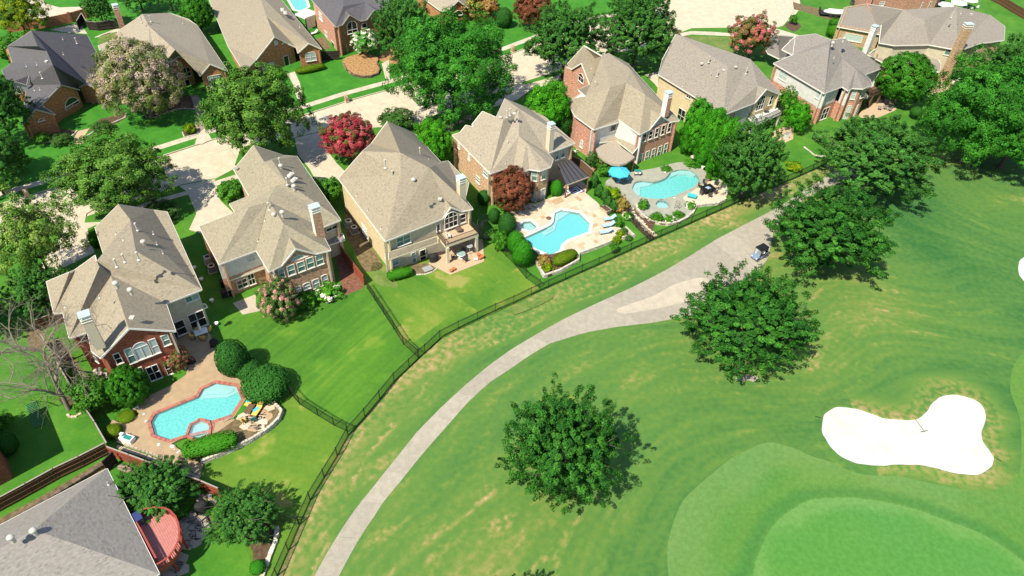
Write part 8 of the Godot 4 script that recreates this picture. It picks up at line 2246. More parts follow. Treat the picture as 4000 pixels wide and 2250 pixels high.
	plot("flower_bed", [3.36,-76.06,4.39,-73.44,6.44,-74.69,8.92,-77.06,9.04,-78.36,8.22,-79.18,5.38,-77.9,3.43,-77.56], 0.05, 0.6, M.mulch)
	plot("raised_bed", [-35.46,-134.71,-34.12,-131.38,-32.71,-129.62,-30.83,-128.76,-29.15,-129,-27.79,-130.08,-27.69,-131.77,-28.55,-134.05,-28.79,-136.67,-31.55,-138.21,-34.14,-137.05], 0.0, 0.55, M.mulch_orange, "raised bed of orange mulch before the stone house")
	h = thing("stone_wall", "low brown block wall holding the orange mulch bed", "wall", V(-35.13,0,-133.79))
	stone_row(h, "stone", [-35.13,0.12,-133.79,-33.78,0.12,-130.92,-32.31,0.12,-129.31,-30.63,0.12,-128.52,-28.96,0.12,-128.79,-27.72,0.12,-130.02,-27.59,0.12,-131.92,-28.45,0.12,-134.42], V(0.5, 0.17, 0.25), 3, tones("brown_block"), 0.06, 17)
	plot("flower_bed", [-29.67,-49.24,-28.55,-51.28,-27.6,-50.33,-26.13,-49.85,-25.07,-48.8,-25.94,-46.73,-27.12,-45.06,-30.08,-43.02,-31.44,-42.1,-33.3,-43.23,-29.89,-47.46], 0.05, 0.42, M.dirt, "", false)
	pads("stepping_stones", "stepping stones curving down between the two pool yards", [17.91,0.12,-91.01,17.75,0.12,-90.08,17.74,0.12,-89.14,17.97,0.12,-88.33,18.28,0.12,-87.69,18.74,0.12,-86.98,19.12,0.12,-86.35,19.34,0.12,-85.65,19.71,0.12,-84.96,20.09,0.12,-84.37,20.53,0.12,-83.77], 0.5, [M.flag_0, M.flag_2, M.flag_4])
	plot("soil_path", [15.7,-91.16,17.59,-91.69,18.54,-90.34,19.07,-88.11,20,-86.95,20.85,-86.52,20.48,-84.58,20.96,-83.68,19.83,-82.68,18.08,-85.61,16.72,-88.69], 0.05, 0.128, M.mulch)
	pads("stepping_stones", "dark stepping stones in the shade of the huge oak", [-12.11,0.12,-110.28,-12.03,0.12,-111.25,-11.65,0.12,-112.58,-10.81,0.12,-113.3,-10.01,0.12,-113.81,-9.19,0.12,-114.88,-8.9,0.12,-115.58], 0.55, [M.rock])
	pads("flag_path", "broken flagstones beside the red deck", [-30.73,0.12,-35.81,-29.79,0.12,-35.64,-29.83,0.12,-34.9,-30.99,0.12,-35.16,-29.06,0.12,-34.93,-30.29,0.12,-34.04,-29.35,0.12,-34.09,-30.16,0.12,-33.13,-29.38,0.12,-33.37,-30.21,0.12,-31.73,-30.3,0.12,-30.95,-29.74,0.12,-30.69,-30.6,0.12,-30.27], 0.8, [M.block_0, M.block_2, M.block_4])
	plot("flag_bed", [-31.75,-35.66,-30.55,-36.68,-28.76,-36.33,-28.59,-34.96,-29.01,-33.39,-30.07,-32.63,-29.53,-31.67,-29.59,-30.04,-31.4,-29.96,-31.76,-33.36], 0.05, 0.13, M.dirt)
	plot("soil_strip", [-49.14,-34.63,-45.55,-38.07,-41.43,-42.4,-40.72,-41.94,-41.01,-40.96,-48.34,-34.04], 0.05, 0.126, M.dirt)
	plot("flower_bed", [-24.74,-34.09,-23.9,-34.96,-23.68,-36.25,-22.25,-35.67,-21.71,-34.23,-21.82,-32.01,-22.09,-30.64,-22.56,-30.35,-23.01,-30.79,-23.57,-32.73], 0.05, 0.127, M.mulch)
	lounger("blue cushioned lounger farthest up the row of three", V(14.16,0.54,-86.43), 0.33, M.blue_light, M.dark_grey, "blue loungers by the angular pool")
	lounger("blue cushioned lounger in the middle of the row of three", V(13.86,0.54,-84.83), 0.33, M.blue_light, M.dark_grey, "blue loungers by the angular pool")
	lounger("blue cushioned lounger nearest the white stone wall", V(13.36,0.54,-83.22), 0.32, M.blue_light, M.dark_grey, "blue loungers by the angular pool")
	table("small dark side table between blue loungers", V(14.4,0.54,-85.65), 0.3, V(0.5, 0.45, 0.5), M.dark_grey, M.dark_grey, true, "side_table")
	h = thing("planter_box", "low wooden planter box beside the cypress row", "planter", V(13.65,0.5,-88.67), -0.91)
	part(h, "box", MB.new().box(V(0, 0.25, 0), V(1.5, 0.5, 1.0)).done(), M.flag_1); part(h, "rim", MB.new().box(V(0, 0.52, 0.48), V(1.6, 0.06, 0.1)).box(V(0, 0.52, -0.48), V(1.6, 0.06, 0.1)).box(V(0.76, 0.52, 0), V(0.1, 0.06, 0.9)).box(V(-0.76, 0.52, 0), V(0.1, 0.06, 0.9)).done(), M.wood_grey); part(h, "soil", MB.new().box(V(0, 0.46, 0), V(1.4, 0.1, 0.9)).done(), M.mulch)
	pot("stone urn left of the planter box", V(12.89,0.5,-89.04), 0.25, M.block_2, "fern")
	solo("drain_cover", MB.new().tube(Vector3.ZERO, V(0, 0.03, 0), 0.42, 0.42, 18).done(), M.wood_brown, "round brown cover set in the flagstone patio", "cover", V(5.03,0.54,-86.21))
	solo("skimmer_lid", MB.new().tube(Vector3.ZERO, V(0, 0.02, 0), 0.2, 0.2, 14).done(), M.white_paint, "white skimmer lid above the kidney pool", "lid", V(24.1,0.53,-99.87))
	solo("skimmer_lid", MB.new().tube(Vector3.ZERO, V(0, 0.02, 0), 0.2, 0.2, 14).done(), M.white_paint, "white skimmer lid below the kidney pool", "lid", V(24.61,0.53,-92.89))
	solo("skimmer_lid", MB.new().tube(Vector3.ZERO, V(0, 0.02, 0), 0.16, 0.16, 14).done(), M.cap, "upper round teal lid on the tan deck", "lid", V(-39.9,0.41,-47.8))
	solo("skimmer_lid", MB.new().tube(Vector3.ZERO, V(0, 0.02, 0), 0.16, 0.16, 14).done(), M.cap, "lower round teal lid on the tan deck", "lid", V(-39.3,0.41,-46.89))
	solo("skimmer_lid", MB.new().tube(Vector3.ZERO, V(0, 0.02, 0), 0.16, 0.16, 14).done(), M.white_paint, "pale round lid below the octagonal pool", "lid", V(-36.78,0.41,-43.96))
	umbrella("turquoise umbrella over the table by the kidney pool", V(16.08,0.53,-96.37), 1.75, 2.5, M.blue_cloth, M.white_paint)
	table("round table under the turquoise umbrella", V(16.08,0.53,-96.37), 0.0, V(1.2, 0.74, 1.2), M.grey_plastic, M.dark_grey, true)
	chair("turquoise chair right of the umbrella table", V(17.51,0.53,-96.75), 2.4, M.blue_cloth, M.navy, "chairs round the umbrella table")
	chair("turquoise chair below the umbrella table", V(16.16,0.53,-96.17), 1.6, M.blue_cloth, M.navy, "chairs round the umbrella table")
	chair("turquoise chair left of the umbrella table", V(15.05,0.53,-97.82), 0.4, M.blue_cloth, M.navy, "chairs round the umbrella table")
	h = thing("ice_chest_cart", "white patio cooler cart with a teal lid beside the pergola", "cooler", V(19.41,0.53,-98.66), 0.08)
	part(h, "chest", MB.new().box(V(0, 0.62, 0), V(1.0, 0.4, 0.55)).done(), M.white_paint); part(h, "lid", MB.new().box(V(0, 0.86, 0), V(1.06, 0.09, 0.6)).done(), M.teal_paint); part(h, "badge", MB.new().tube(V(0, 0.62, 0.27), V(0, 0.62, 0.285), 0.12, 0.12, 12).done(), M.red_paint)
	for x in [-0.44, 0.44]:
		for z in [-0.22, 0.22]:
			part(h, "leg", MB.new().box(V(x, 0.21, z), V(0.07, 0.42, 0.07)).done(), M.black_paint)
	h = thing("fire_table", "black square fire table with two blue panels on the stone terrace", "table", V(30.1,0.53,-94.93), 0.51)
	part(h, "body", MB.new().box(V(0, 0.32, 0), V(1.75, 0.64, 1.3)).done(), M.black_cover); part(h, "top", MB.new().box(V(0, 0.67, 0), V(2.15, 0.07, 1.65)).done(), M.black_paint)
	for x in [-0.18, 0.18]:
		part(h, "glass_panel", MB.new().box(V(x, 0.715, 0), V(0.26, 0.02, 0.6), 0.3).done(), M.blue_light)
	chair("iron chair at the upper left of the fire table", V(29.03,0.53,-95.8), -0.5, M.dark_grey, M.iron, "iron chairs round the fire table")
	chair("iron chair behind the fire table, left", V(29.92,0.53,-96.64), -1.1, M.dark_grey, M.iron, "iron chairs round the fire table")
	chair("iron chair behind the fire table, right", V(31.78,0.53,-96.78), -2.0, M.dark_grey, M.iron, "iron chairs round the fire table")
	chair("iron chair at the lower left of the fire table", V(28.96,0.53,-93.91), 0.9, M.dark_grey, M.iron, "iron chairs round the fire table")
	chair("iron chair in front of the fire table", V(30.21,0.53,-93.47), 1.6, M.dark_grey, M.iron, "iron chairs round the fire table")
	chair("iron chair at the lower right of the fire table", V(31.22,0.53,-94.34), 2.4, M.dark_grey, M.iron, "iron chairs round the fire table")
	h = thing("ottoman", "turquoise low ottoman at the terrace edge", "ottoman", V(27.41,0.53,-93.14), -0.38); part(h, "cushion", MB.new().box(V(0, 0.4, 0), V(1.4, 0.16, 0.75)).done(), M.blue_cloth); part(h, "base", MB.new().box(V(0, 0.16, 0), V(1.3, 0.32, 0.65)).done(), M.teal_paint)
	h = thing("stone_lantern", "pale stone garden lantern above the kidney pool", "lantern", V(29.19,0.12,-103.74)); part(h, "pillar", MB.new().box(V(0, 0.35, 0), V(0.45, 0.7, 0.45)).done(), M.block_2); part(h, "light_box", MB.new().box(V(0, 0.9, 0), V(0.5, 0.4, 0.5)).done(), M.block_0); part(h, "lantern_roof", MB.new().lathe(V(0, 1.1, 0), [Vector2(0.55, 0), Vector2(0.5, 0.08), Vector2(0.12, 0.3), Vector2(0, 0.42)], 8).done(), M.block_2)
	pot("dark urn with a plant at the terrace corner", V(30.65,0.53,-97.87), 0.4, M.block_3, "shrub")
	pot("white pot at the right edge of the grey deck", V(30.43,0.53,-101.43), 0.3, M.white_paint)
	h = thing("garden_statue", "dark wire garden trellis in the curved bed", "trellis", V(24.61,0.5,-90))
	part(h, "frame", MB.new().bar(V(-0.35, 0, 0), V(-0.3, 1.3, 0), 0.04, 0.04).bar(V(0.35, 0, 0), V(0.3, 1.3, 0), 0.04, 0.04).lathe(V(0, 1.2, 0), [Vector2(0.3, 0), Vector2(0.34, 0.03), Vector2(0.3, 0.06)], 14).bar(V(-0.3, 0.5, 0), V(0.3, 0.8, 0), 0.03, 0.03).bar(V(-0.3, 0.8, 0), V(0.3, 0.4, 0), 0.03, 0.03).done(), M.wood_brown)
	h = thing("pergola", "weathered wood pergola with a rounded edge on the pink brick house", "pergola", V(15.62,0,-100.34))
	planks(h, V2([-1.64,-3.11,0.5,-4.42,1.38,-2.13,3.18,0.34,2.54,1.18,1.66,2.19,0.5,2.85,-0.74,2.66,-1.79,1.74,-2.65,0.33,-2.94,-1.64]), -1.06, 0.3, 3.02, 3.1, M.wood_grey, "board")
	part(h, "rim", ring_band(grown(V2([-1.64,-3.11,0.5,-4.42,1.38,-2.13,3.18,0.34,2.54,1.18,1.66,2.19,0.5,2.85,-0.74,2.66,-1.79,1.74,-2.65,0.33,-2.94,-1.64]), 0.05), grown(V2([-1.64,-3.11,0.5,-4.42,1.38,-2.13,3.18,0.34,2.54,1.18,1.66,2.19,0.5,2.85,-0.74,2.66,-1.79,1.74,-2.65,0.33,-2.94,-1.64]), -0.12), 2.8, 3.0).done(), M.wood_grey)
	part(h, "post", MB.new().box(V(3.01, 1.4, 0.55), V(0.18, 2.8, 0.18)).done(), M.wood_brown)
	part(h, "post", MB.new().box(V(-2.16, 1.4, 1.53), V(0.18, 2.8, 0.18)).done(), M.wood_brown)
	part(h, "post", MB.new().box(V(-2.43, 1.4, -0.49), V(0.18, 2.8, 0.18)).done(), M.wood_brown)
	h = thing("patio_roof", "black standing seam metal patio roof on brown posts", "patio roof", V(8.28,0,-94.87))
	part(h, "metal_sheet", MB.new().face([V(-2.14,3.6,-1.31), V(-0.72,2.9,3.38), V(2.85,2.9,0.82), V(0,3.6,-2.89)]).face([V(-2.14,3.5,-1.31), V(0,3.5,-2.89), V(2.85,2.8,0.82), V(-0.72,2.8,3.38)]).done(), M.metal_roof)
	part(h, "seam", MB.new().bar(V(-2.14,3.63,-1.31), V(-0.72,2.93,3.38), 0.06, 0.08).done(), M.black_paint)
	part(h, "seam", MB.new().bar(V(-1.71,3.63,-1.63), V(0,2.93,2.87), 0.06, 0.08).done(), M.black_paint)
	part(h, "seam", MB.new().bar(V(-1.28,3.63,-1.94), V(0.71,2.93,2.35), 0.06, 0.08).done(), M.black_paint)
	part(h, "seam", MB.new().bar(V(-0.85,3.63,-2.26), V(1.42,2.93,1.84), 0.06, 0.08).done(), M.black_paint)
	part(h, "seam", MB.new().bar(V(-0.43,3.63,-2.57), V(2.14,2.93,1.33), 0.06, 0.08).done(), M.black_paint)
	part(h, "seam", MB.new().bar(V(0,3.63,-2.89), V(2.85,2.93,0.82), 0.06, 0.08).done(), M.black_paint)
	part(h, "gutter", MB.new().bar(V(-0.72,2.84,3.38), V(2.85,2.84,0.82), 0.12, 0.16).done(), M.wood_grey)
	part(h, "post", MB.new().box(V(-0.69, 1.5, 3.27), V(0.2, 2.6, 0.2)).done(), M.wood_brown)
	part(h, "post", MB.new().box(V(2.77, 1.5, 0.8), V(0.2, 2.6, 0.2)).done(), M.wood_brown)
	plot("patio", [5.4,-93.04,5.6,-97.15,8.71,-99.67,11.23,-94.81,10.84,-93.17,7.68,-91.1], 0.05, 0.5, M.flag_1, "patio floor under the metal roof", false)
	h = thing("outdoor_rug", "black and white bordered rug under the metal patio roof", "rug", V(9.14,0.52,-93.55), 0.63)
	for i in 5:
		part(h, "band", MB.new().box(V(0, 0.01 + i * 0.004, 0), V(2.6 - i * 0.45, 0.02, 1.9 - i * 0.38)).done(), M.navy if i % 2 == 0 else M.white_paint)
	chair("navy cushioned swivel chair on the bordered rug", V(8.48,0.53,-93.27), 1.2, M.navy, M.dark_grey)
	chair("white folding chair between tan and pink brick houses", V(9.74,0.12,-104.97), 2.2, M.white_paint, M.white_paint)
	h = thing("balcony", "stone floored balcony with iron railing on the stucco house", "balcony", V(-7.86,0,-77.91))
	part(h, "floor", MB.new().prism(V2([-2.82,0.26,-1.39,2.57,2.94,-0.24,1.28,-2.59]), 3.38, 3.43, true).done(), M.flag_1)
	part(h, "beam", ring_band(V2([-2.82,0.26,-1.39,2.57,2.94,-0.24,1.28,-2.59]), grown(V2([-2.82,0.26,-1.39,2.57,2.94,-0.24,1.28,-2.59]), -0.2), 2.98, 3.38).done(), M.cream_trim)
	railing(h, [-10.69,3.4,-77.65,-9.26,3.4,-75.34,-4.93,3.4,-78.15,-6.58,3.4,-80.5], 3.43, 1.0, M.iron)
	part(h, "column", MB.new().box(V(-1.15, 1.49, 2.41), V(0.36, 2.98, 0.36), 0.6).done(), M.cream_trim)
	part(h, "column", MB.new().box(V(2.62, 1.49, -0.22), V(0.36, 2.98, 0.36), 0.6).done(), M.cream_trim)
	plot("patio", [-11.66,-75.22,-8.44,-73.11,-4.01,-76.18,-4.5,-80.93,-6.53,-81.25,-11.09,-78.26], 0.05, 0.2, M.flag_1, "flagstone patio under the balcony", false)
	chair("white chair on the stone floored balcony", V(-8.98,3.43,-76.96), 0.4, M.white_paint, M.white_paint)
	table("low round table on the stone floored balcony", V(-7.67,3.43,-78.47), 0.0, V(0.9, 0.5, 0.9), M.wood_brown, M.dark_grey, true)
	table("round glass table with white rim under the balcony", V(-7.29,0.2,-76.78), 0.0, V(1.2, 0.74, 1.2), M.glass_teal_up, M.white_paint, true)
	chair("dark chair left of the glass table", V(-8.31,0.2,-76.28), 0.4, M.dark_grey, M.iron, "chairs round the glass table")
	chair("dark chair right of the glass table", V(-6.63,0.2,-75.97), 2.4, M.dark_grey, M.iron, "chairs round the glass table")
	chair("dark chair behind the glass table", V(-7.04,0.2,-77.76), -1.4, M.dark_grey, M.iron, "chairs round the glass table")
	table("tall round bar table under the balcony", V(-6.12,0.2,-77.5), 0.0, V(0.8, 1.6, 0.8), M.grey_plastic, M.grey_plastic, true, "bar_table")
	pot("terracotta pot at the back right of the patio", V(-4.87,0.2,-77.26), .26, M.terracotta)
	pot("largest terracotta pot at the patio corner", V(-4.37,0.2,-76.8), .3, M.terracotta)
	pot("small terracotta pot before the largest one", V(-4.66,0.2,-76.52), .22, M.terracotta)
	pot("terracotta pot at the front edge of the patio, left", V(-8.39,0.2,-73.67), .24, M.terracotta)
	pot("terracotta pot at the front edge of the patio, right", V(-8.05,0.2,-74.04), .24, M.terracotta)
	h = thing("garden_stool", "white and green plant stand beside the terracotta pots", "stand", V(-5.18,0.2,-76.38)); part(h, "stand", MB.new().box(V(0, 0.2, 0), V(0.5, 0.08, 0.4)).box(V(0.18, 0.08, 0), V(0.06, 0.2, 0.3)).box(V(-0.18, 0.08, 0), V(0.06, 0.2, 0.3)).done(), M.white_paint); part(h, "plant", crowns.fern.meshes[0], M.leaves).scale = V(0.3, 0.4, 0.3)
	covered_grill("black covered grill against the stucco house wall", V(-10.97,0.2,-75.89), 0.6)
	h = thing("hatch", "grey square hatch on the gravel by the stucco patio", "hatch", V(-11.67,0.12,-74.1), 0.59); part(h, "lid", MB.new().box(V(0, 0.12, 0), V(1.3, 0.08, 1.0)).done(), M.grey_plastic); part(h, "curb", MB.new().box(V(0, 0.04, 0), V(1.15, 0.1, 0.85)).done(), M.concrete_walk)
	h = thing("stone_wall", "pale stone edging curving below the hatch", "wall", V(-13.08,0,-72.84))
	stone_row(h, "stone", [-13.08,0.12,-72.84,-11.88,0.12,-73.02,-10.86,0.12,-73.6,-10.16,0.12,-74.67], V(0.35, 0.12, 0.18), 1, tones("white_stone"), 0.1, 18)
	plot("flower_bed", [-14,-74.74,-11.6,-75.31,-10.16,-74.67,-10.88,-73.7,-11.9,-73.12,-13.09,-72.94], 0.05, 0.125, M.dirt)
	h = thing("porch_roof", "shingled lower roof across the rear wall of the stucco house", "porch roof", V(-13.35,0,-74.3))
	roof(h, [-16.45,3.2,-72.28,-13.35,3.2,-74.3,-10.35,3.2,-76.29,-16.5,4,-72.82,-13.73,4,-74.52,-10.48,4,-76.58], ["0 1 4 3", "1 2 5 4"], M.roof_tan, M.cream_trim)
	h = thing("porch_roof", "shingled lower roof beside the round pergola", "porch roof", V(16.71,0,-106.8))
	roof(h, [12.36,2.9,-103.92,12.37,3.6,-104.16,16.71,3.6,-106.8,19.61,3.6,-102.53,18.63,2.9,-101.36,16.26,2.9,-105.1], ["0 5 2 1", "5 4 3 2"], M.roof_tan, M.white_trim)
	h = thing("porch_roof", "pale lower roof on the left wing of the rosy house", "porch roof", V(-32.76,0,-70.66))
	roof(h, [-36.27,2.8,-67.28,-36.69,3.3,-67.97,-32.76,3.3,-70.66,-32.31,2.8,-70.08], ["0 3 2 1"], M.roof_beige, M.white_trim)
	h = thing("porch_roof", "small dark shingled roof over the side door of the rosy house", "porch roof", V(-23.48,0,-76.98))
	roof(h, [-25.14,3,-74.9,-25.61,3.5,-75.53,-23.48,3.5,-76.98,-23.06,3,-76.26], ["0 3 2 1"], M.roof_grey, M.white_trim)
	h = thing("porch_roof", "narrow shingled roof over the patio doors of the red brick house", "porch roof", V(-37.39,0,-62.33))
	roof(h, [-40.75,3,-60.07,-40.88,3.5,-60.15,-37.39,3.5,-62.33,-37.13,3,-62.25], ["0 3 2 1"], M.roof_tan, M.white_trim)
	spiral_stair("black iron spiral stair from the balcony to the lawn", V(-4.36,0.12,-81.04), 3.0)
	air_unit("grey air conditioner behind another beside the stucco house", V(-24.16,0.12,-82.92), 0.5, M.grey_plastic)
	air_unit("dark air conditioner nearest the stucco house window", V(-23.06,0.12,-81.48), 0.5, M.dark_grey)
	air_unit("pale air conditioner beside the rosy house, upper", V(-41.52,0.12,-73.67), 0.5, M.vent)
	air_unit("larger dark air conditioner beside the rosy house", V(-40.39,0.12,-71.9), 0.5, M.dark_grey)
	air_unit("white air conditioner by the white rocks, upper", V(-46.2,0.12,-52.36), 0.5, M.white_paint)
	air_unit("white air conditioner by the white rocks, lower", V(-45.71,0.12,-51.66), 0.5, M.white_paint)
	solo("storage_box", MB.new().box(V(0, 0.45, 0), V(1.3, 0.9, 0.7)).box(V(0, 0.93, 0), V(1.4, 0.08, 0.8)).done(), M.black_cover, "black storage box beside the rosy house wall", "box", V(-36.96,0.12,-67.25), 0.5)
	solo("trash_bin", MB.new().box(V(0, 0.5, 0), V(0.55, 1.0, 0.6)).box(V(0, 1.03, 0), V(0.62, 0.07, 0.7)).done(), M.black_cover, "black bin in the gap beside the rosy house", "bin", V(-38.04,0.12,-68.98), 0.5)
	pot("white pot on the brick walk, upper", V(-42.89,0.12,-72.14), 0.26, M.white_paint)
	pot("white pot on the brick walk, lower", V(-41.19,0.12,-69.95), 0.26, M.white_paint)
	pot("white pot by the brick walk below the rosy roof", V(-38.5,0.12,-66.04), 0.26, M.white_paint)
	pot("white pot at the edge of the shaded lawn", V(-36.58,0.12,-61.95), 0.26, M.white_paint)
	table("white dining table on the shaded patio", V(-37.58,0.41,-59.83), 0.57, V(1.5, 0.74, 1.0), M.white_paint, M.white_paint)
	chair("yellow chair left of the white dining table", V(-38.42,0.41,-59.28), 0.3, M.yellow_cloth, M.dark_grey, "yellow chairs round the dining table")
	chair("yellow chair in front of the white dining table", V(-37.12,0.41,-59.11), 1.4, M.yellow_cloth, M.dark_grey, "yellow chairs round the dining table")
	chair("yellow chair right of the white dining table", V(-36.9,0.41,-60.46), 2.9, M.yellow_cloth, M.dark_grey, "yellow chairs round the dining table")
	chair("yellow chair behind the white dining table", V(-38.49,0.41,-60.7), -1.3, M.yellow_cloth, M.dark_grey, "yellow chairs round the dining table")
	h = thing("closed_umbrella", "closed white umbrella standing in the dining table", "umbrella", V(-37.58,0.41,-59.83)); part(h, "pole", MB.new().tube(Vector3.ZERO, V(0, 2.4, 0), 0.03, 0.03, 6).done(), M.white_paint); part(h, "folded_cloth", MB.new().lathe(V(0, 1.0, 0), [Vector2(0.16, 0), Vector2(0.2, 0.2), Vector2(0.12, 0.9), Vector2(0.03, 1.45)], 9).done(), M.white_paint)
	covered_grill("black grill at the end of the shaded patio", V(-35.58,0.41,-58.38), 0.9, 0.85)
	covered_grill("round black kettle cover beside the brick gable", V(-37.38,0.41,-55.49), 0.2, 0.75)
	lounger("yellow lounger with a blue towel above the flagstones", V(-28.61,0.43,-50.18), 1.18, M.yellow_cloth, M.wood_brown, "yellow loungers in the pool garden")
	lounger("yellow lounger with a blue towel nearest the pale stone wall", V(-27.55,0.43,-48.99), 1.33, M.yellow_cloth, M.wood_brown, "yellow loungers in the pool garden")
	solo("towel", MB.new().box(V(-0.3, 0.41, 0), V(0.7, 0.03, 0.35)).done(), M.blue_cloth, "blue towel on the upper yellow lounger", "towel", V(-28.61,0.43,-50.18), 0.8)
	solo("towel", MB.new().box(V(-0.3, 0.41, 0), V(0.7, 0.03, 0.35)).done(), M.blue_cloth, "blue towel on the lower yellow lounger", "towel", V(-27.56,0.43,-49.03), 0.9)
	table("brown and white low table between yellow seats", V(-28.48,0.43,-48.8), 1.37, V(1.3, 0.45, 0.7), M.wood_brown, M.white_paint)
	chair("yellow armchair at the edge of the octagonal pool garden", V(-28.67,0.43,-47.23), 1.0, M.yellow_cloth, M.wood_brown)
	chair("green armchair behind the yellow one", V(-27.69,0.43,-47.42), 2.2, M.teal_paint, M.wood_brown)
	h = thing("towel_rack", "silver rack by the octagonal pool edge", "rack", V(-30.41,0.41,-47.36), 0.5); part(h, "hoop", MB.new().bar(V(-0.5, 0, 0), V(-0.4, 0.9, 0), 0.05, 0.05).bar(V(0.5, 0, 0), V(0.4, 0.9, 0), 0.05, 0.05).bar(V(-0.4, 0.9, 0), V(0.4, 0.9, 0), 0.05, 0.05).bar(V(-0.45, 0.5, 0), V(0.45, 0.5, 0), 0.05, 0.05).done(), M.steel)
	h = thing("garden_statue", "slim pink white garden statue beside the round tree", "statue", V(-40.88,0.41,-51.32)); part(h, "figure", MB.new().lathe(Vector3.ZERO, [Vector2(0.2, 0), Vector2(0.18, 0.1), Vector2(0.1, 0.15), Vector2(0.16, 0.5), Vector2(0.2, 0.8), Vector2(0.08, 0.98), Vector2(0.11, 1.1), Vector2(0, 1.25)], 10).done(), M.white_paint)
	chair("curved white chair by the lime boxy shrub", V(-41.01,0.3,-48.51), 0.6, M.white_paint, M.white_paint)
	h = thing("wash_tub", "white tub with a green tray on the deck corner", "tub", V(-40.2,0.35,-44.36), -0.29); part(h, "tub", MB.new().box(V(0, 0.3, 0), V(1.5, 0.6, 0.75)).done(), M.white_paint); part(h, "tray", MB.new().box(V(0.15, 0.61, 0), V(0.9, 0.03, 0.5)).done(), M.teal_paint); part(h, "bucket", MB.new().tube(V(-0.55, 0.6, 0), V(-0.55, 0.95, 0), 0.16, 0.2, 12).done(), M.white_paint)
	rocks("white_rock", "white boulder, %s from the upper end of the pile beside the round tree", [-47.78,0.12,-53.85,-47.35,0.12,-53.42,-46.92,0.12,-52.84,-46.66,0.12,-52.12,-46,0.12,-51.28,-45.43,0.12,-50.88,-45.58,0.12,-50.58,-45.33,0.12,-51.17,-47.92,0.12,-54.3,-48.35,0.12,-54.74], 0.45, [M.white_stone_0, M.white_stone_2, M.white_stone_4], "white rocks beside the round tree")
	rocks("white_rock", "white rock, %s from the pool in the row on the tan deck", [-35.68,0.12,-44.18,-35.28,0.12,-43.82,-34.94,0.12,-43.46,-34.41,0.12,-43.18,-33.81,0.12,-42.96,-33.41,0.12,-42.74], 0.35, [M.white_stone_0, M.white_stone_2], "white rocks at the tip of the deck")
	rocks("brown_rock", "brown rock, %s from the left along the red fence", [-39.6,0.12,-41.15,-39.17,0.12,-41,-38.72,0.12,-40.9,-30.3,0.12,-38.24,-29.85,0.12,-38.1,-29.26,0.12,-37.85,-28.83,0.12,-37.75,-30.44,0.12,-37.79], 0.4, [M.rock, M.block_3], "brown rocks along the red fence")
	rocks("red_rock", "reddish flat boulder beside the tan fence", [12.02,0.12,-100.35], 0.9, [M.rock_red], "reddish boulders by the tan fence")
	rocks("rock", "dark rock, %s of the rocks under the plum tree", [0.4,0.12,-88.54,1.17,0.12,-87.84,2.06,0.12,-88.41,2.81,0.12,-88.84,-0.18,0.12,-87.75,1.62,0.12,-87.63], 0.5, [M.rock], "rocks under the plum tree")
	spa_ring("raised brick spa in the octagonal pool", V2([-34.19,-46.56,-33.51,-47.26,-32.62,-47.04,-32.17,-46.34,-31.96,-45.38,-32.97,-44.75,-34.11,-45.27]), 0.26, 0.55)
	h = thing("deck", "rounded red stained deck against the grey shingled house", "deck", V(-31.24,0,-32.95))
	planks(h, V2([-3.94,-1.56,-2.74,-1.62,-2.12,-1.96,-1.4,-2.07,-0.63,-2.03,0.04,-1.75,0.71,-1.21,1.24,-0.53,1.64,0.25,1.87,1.13,1.83,1.95,1.6,2.67,1.2,3.16,0.69,3.57]), -0.84, 0.19, 2.45, 2.5, M.deck_red, "board")
	part(h, "skirt", ring_band(V2([-3.94,-1.56,-2.74,-1.62,-2.12,-1.96,-1.4,-2.07,-0.63,-2.03,0.04,-1.75,0.71,-1.21,1.24,-0.53,1.64,0.25,1.87,1.13,1.83,1.95,1.6,2.67,1.2,3.16,0.69,3.57]), grown(V2([-3.94,-1.56,-2.74,-1.62,-2.12,-1.96,-1.4,-2.07,-0.63,-2.03,0.04,-1.75,0.71,-1.21,1.24,-0.53,1.64,0.25,1.87,1.13,1.83,1.95,1.6,2.67,1.2,3.16,0.69,3.57]), -0.08), 2.0, 2.44).done(), M.rail_red)
	railing(h, [-33.98,2.5,-34.57,-33.36,2.5,-34.91,-32.64,2.5,-35.02,-31.87,2.5,-34.98,-31.2,2.5,-34.7,-30.53,2.5,-34.17,-30,2.5,-33.48,-29.6,2.5,-32.7,-29.37,2.5,-31.82,-29.41,2.5,-31,-29.64,2.5,-30.28,-30.04,2.5,-29.8,-30.55,2.5,-29.38], 2.5, 0.95, M.rail_red, 0.17, 0.05, 0.16)
	railing(h, [-33.88,2.5,-33.4,-33.11,2.5,-32.64,-31.98,2.5,-31.41,-30.72,2.5,-30.05], 2.5, 0.95, M.rail_red, 0.17, 0.05, 0.16)
	part(h,"deck_post",MB.new().box(V(-1.95,1.0,-1.8),V(0.16,2.0,0.16)).done(),M.rail_red)
	part(h,"deck_post",MB.new().box(V(0.04,1.0,-1.61),V(0.16,2.0,0.16)).done(),M.rail_red)
	part(h,"deck_post",MB.new().box(V(1.51,1.0,0.23),V(0.16,2.0,0.16)).done(),M.rail_red)
	part(h,"deck_post",MB.new().box(V(1.47,1.0,2.46),V(0.16,2.0,0.16)).done(),M.rail_red)
	h = thing("covered_cabinet", "dark blue covered cabinet at the deck corner", "cabinet", V(-34.1,2.5,-33.95), -0.81); part(h, "cover", MB.new().box(V(0, 0.45, 0), V(1.0, 0.9, 0.8)).done(), M.dark_grey); part(h, "lid", MB.new().box(V(0, 0.93, 0), V(1.06, 0.06, 0.86)).done(), M.navy)
	covered_grill("black covered grill beside the flagstones near the red deck", V(-29.64,0.13,-36.77), 0.4, 1.1)
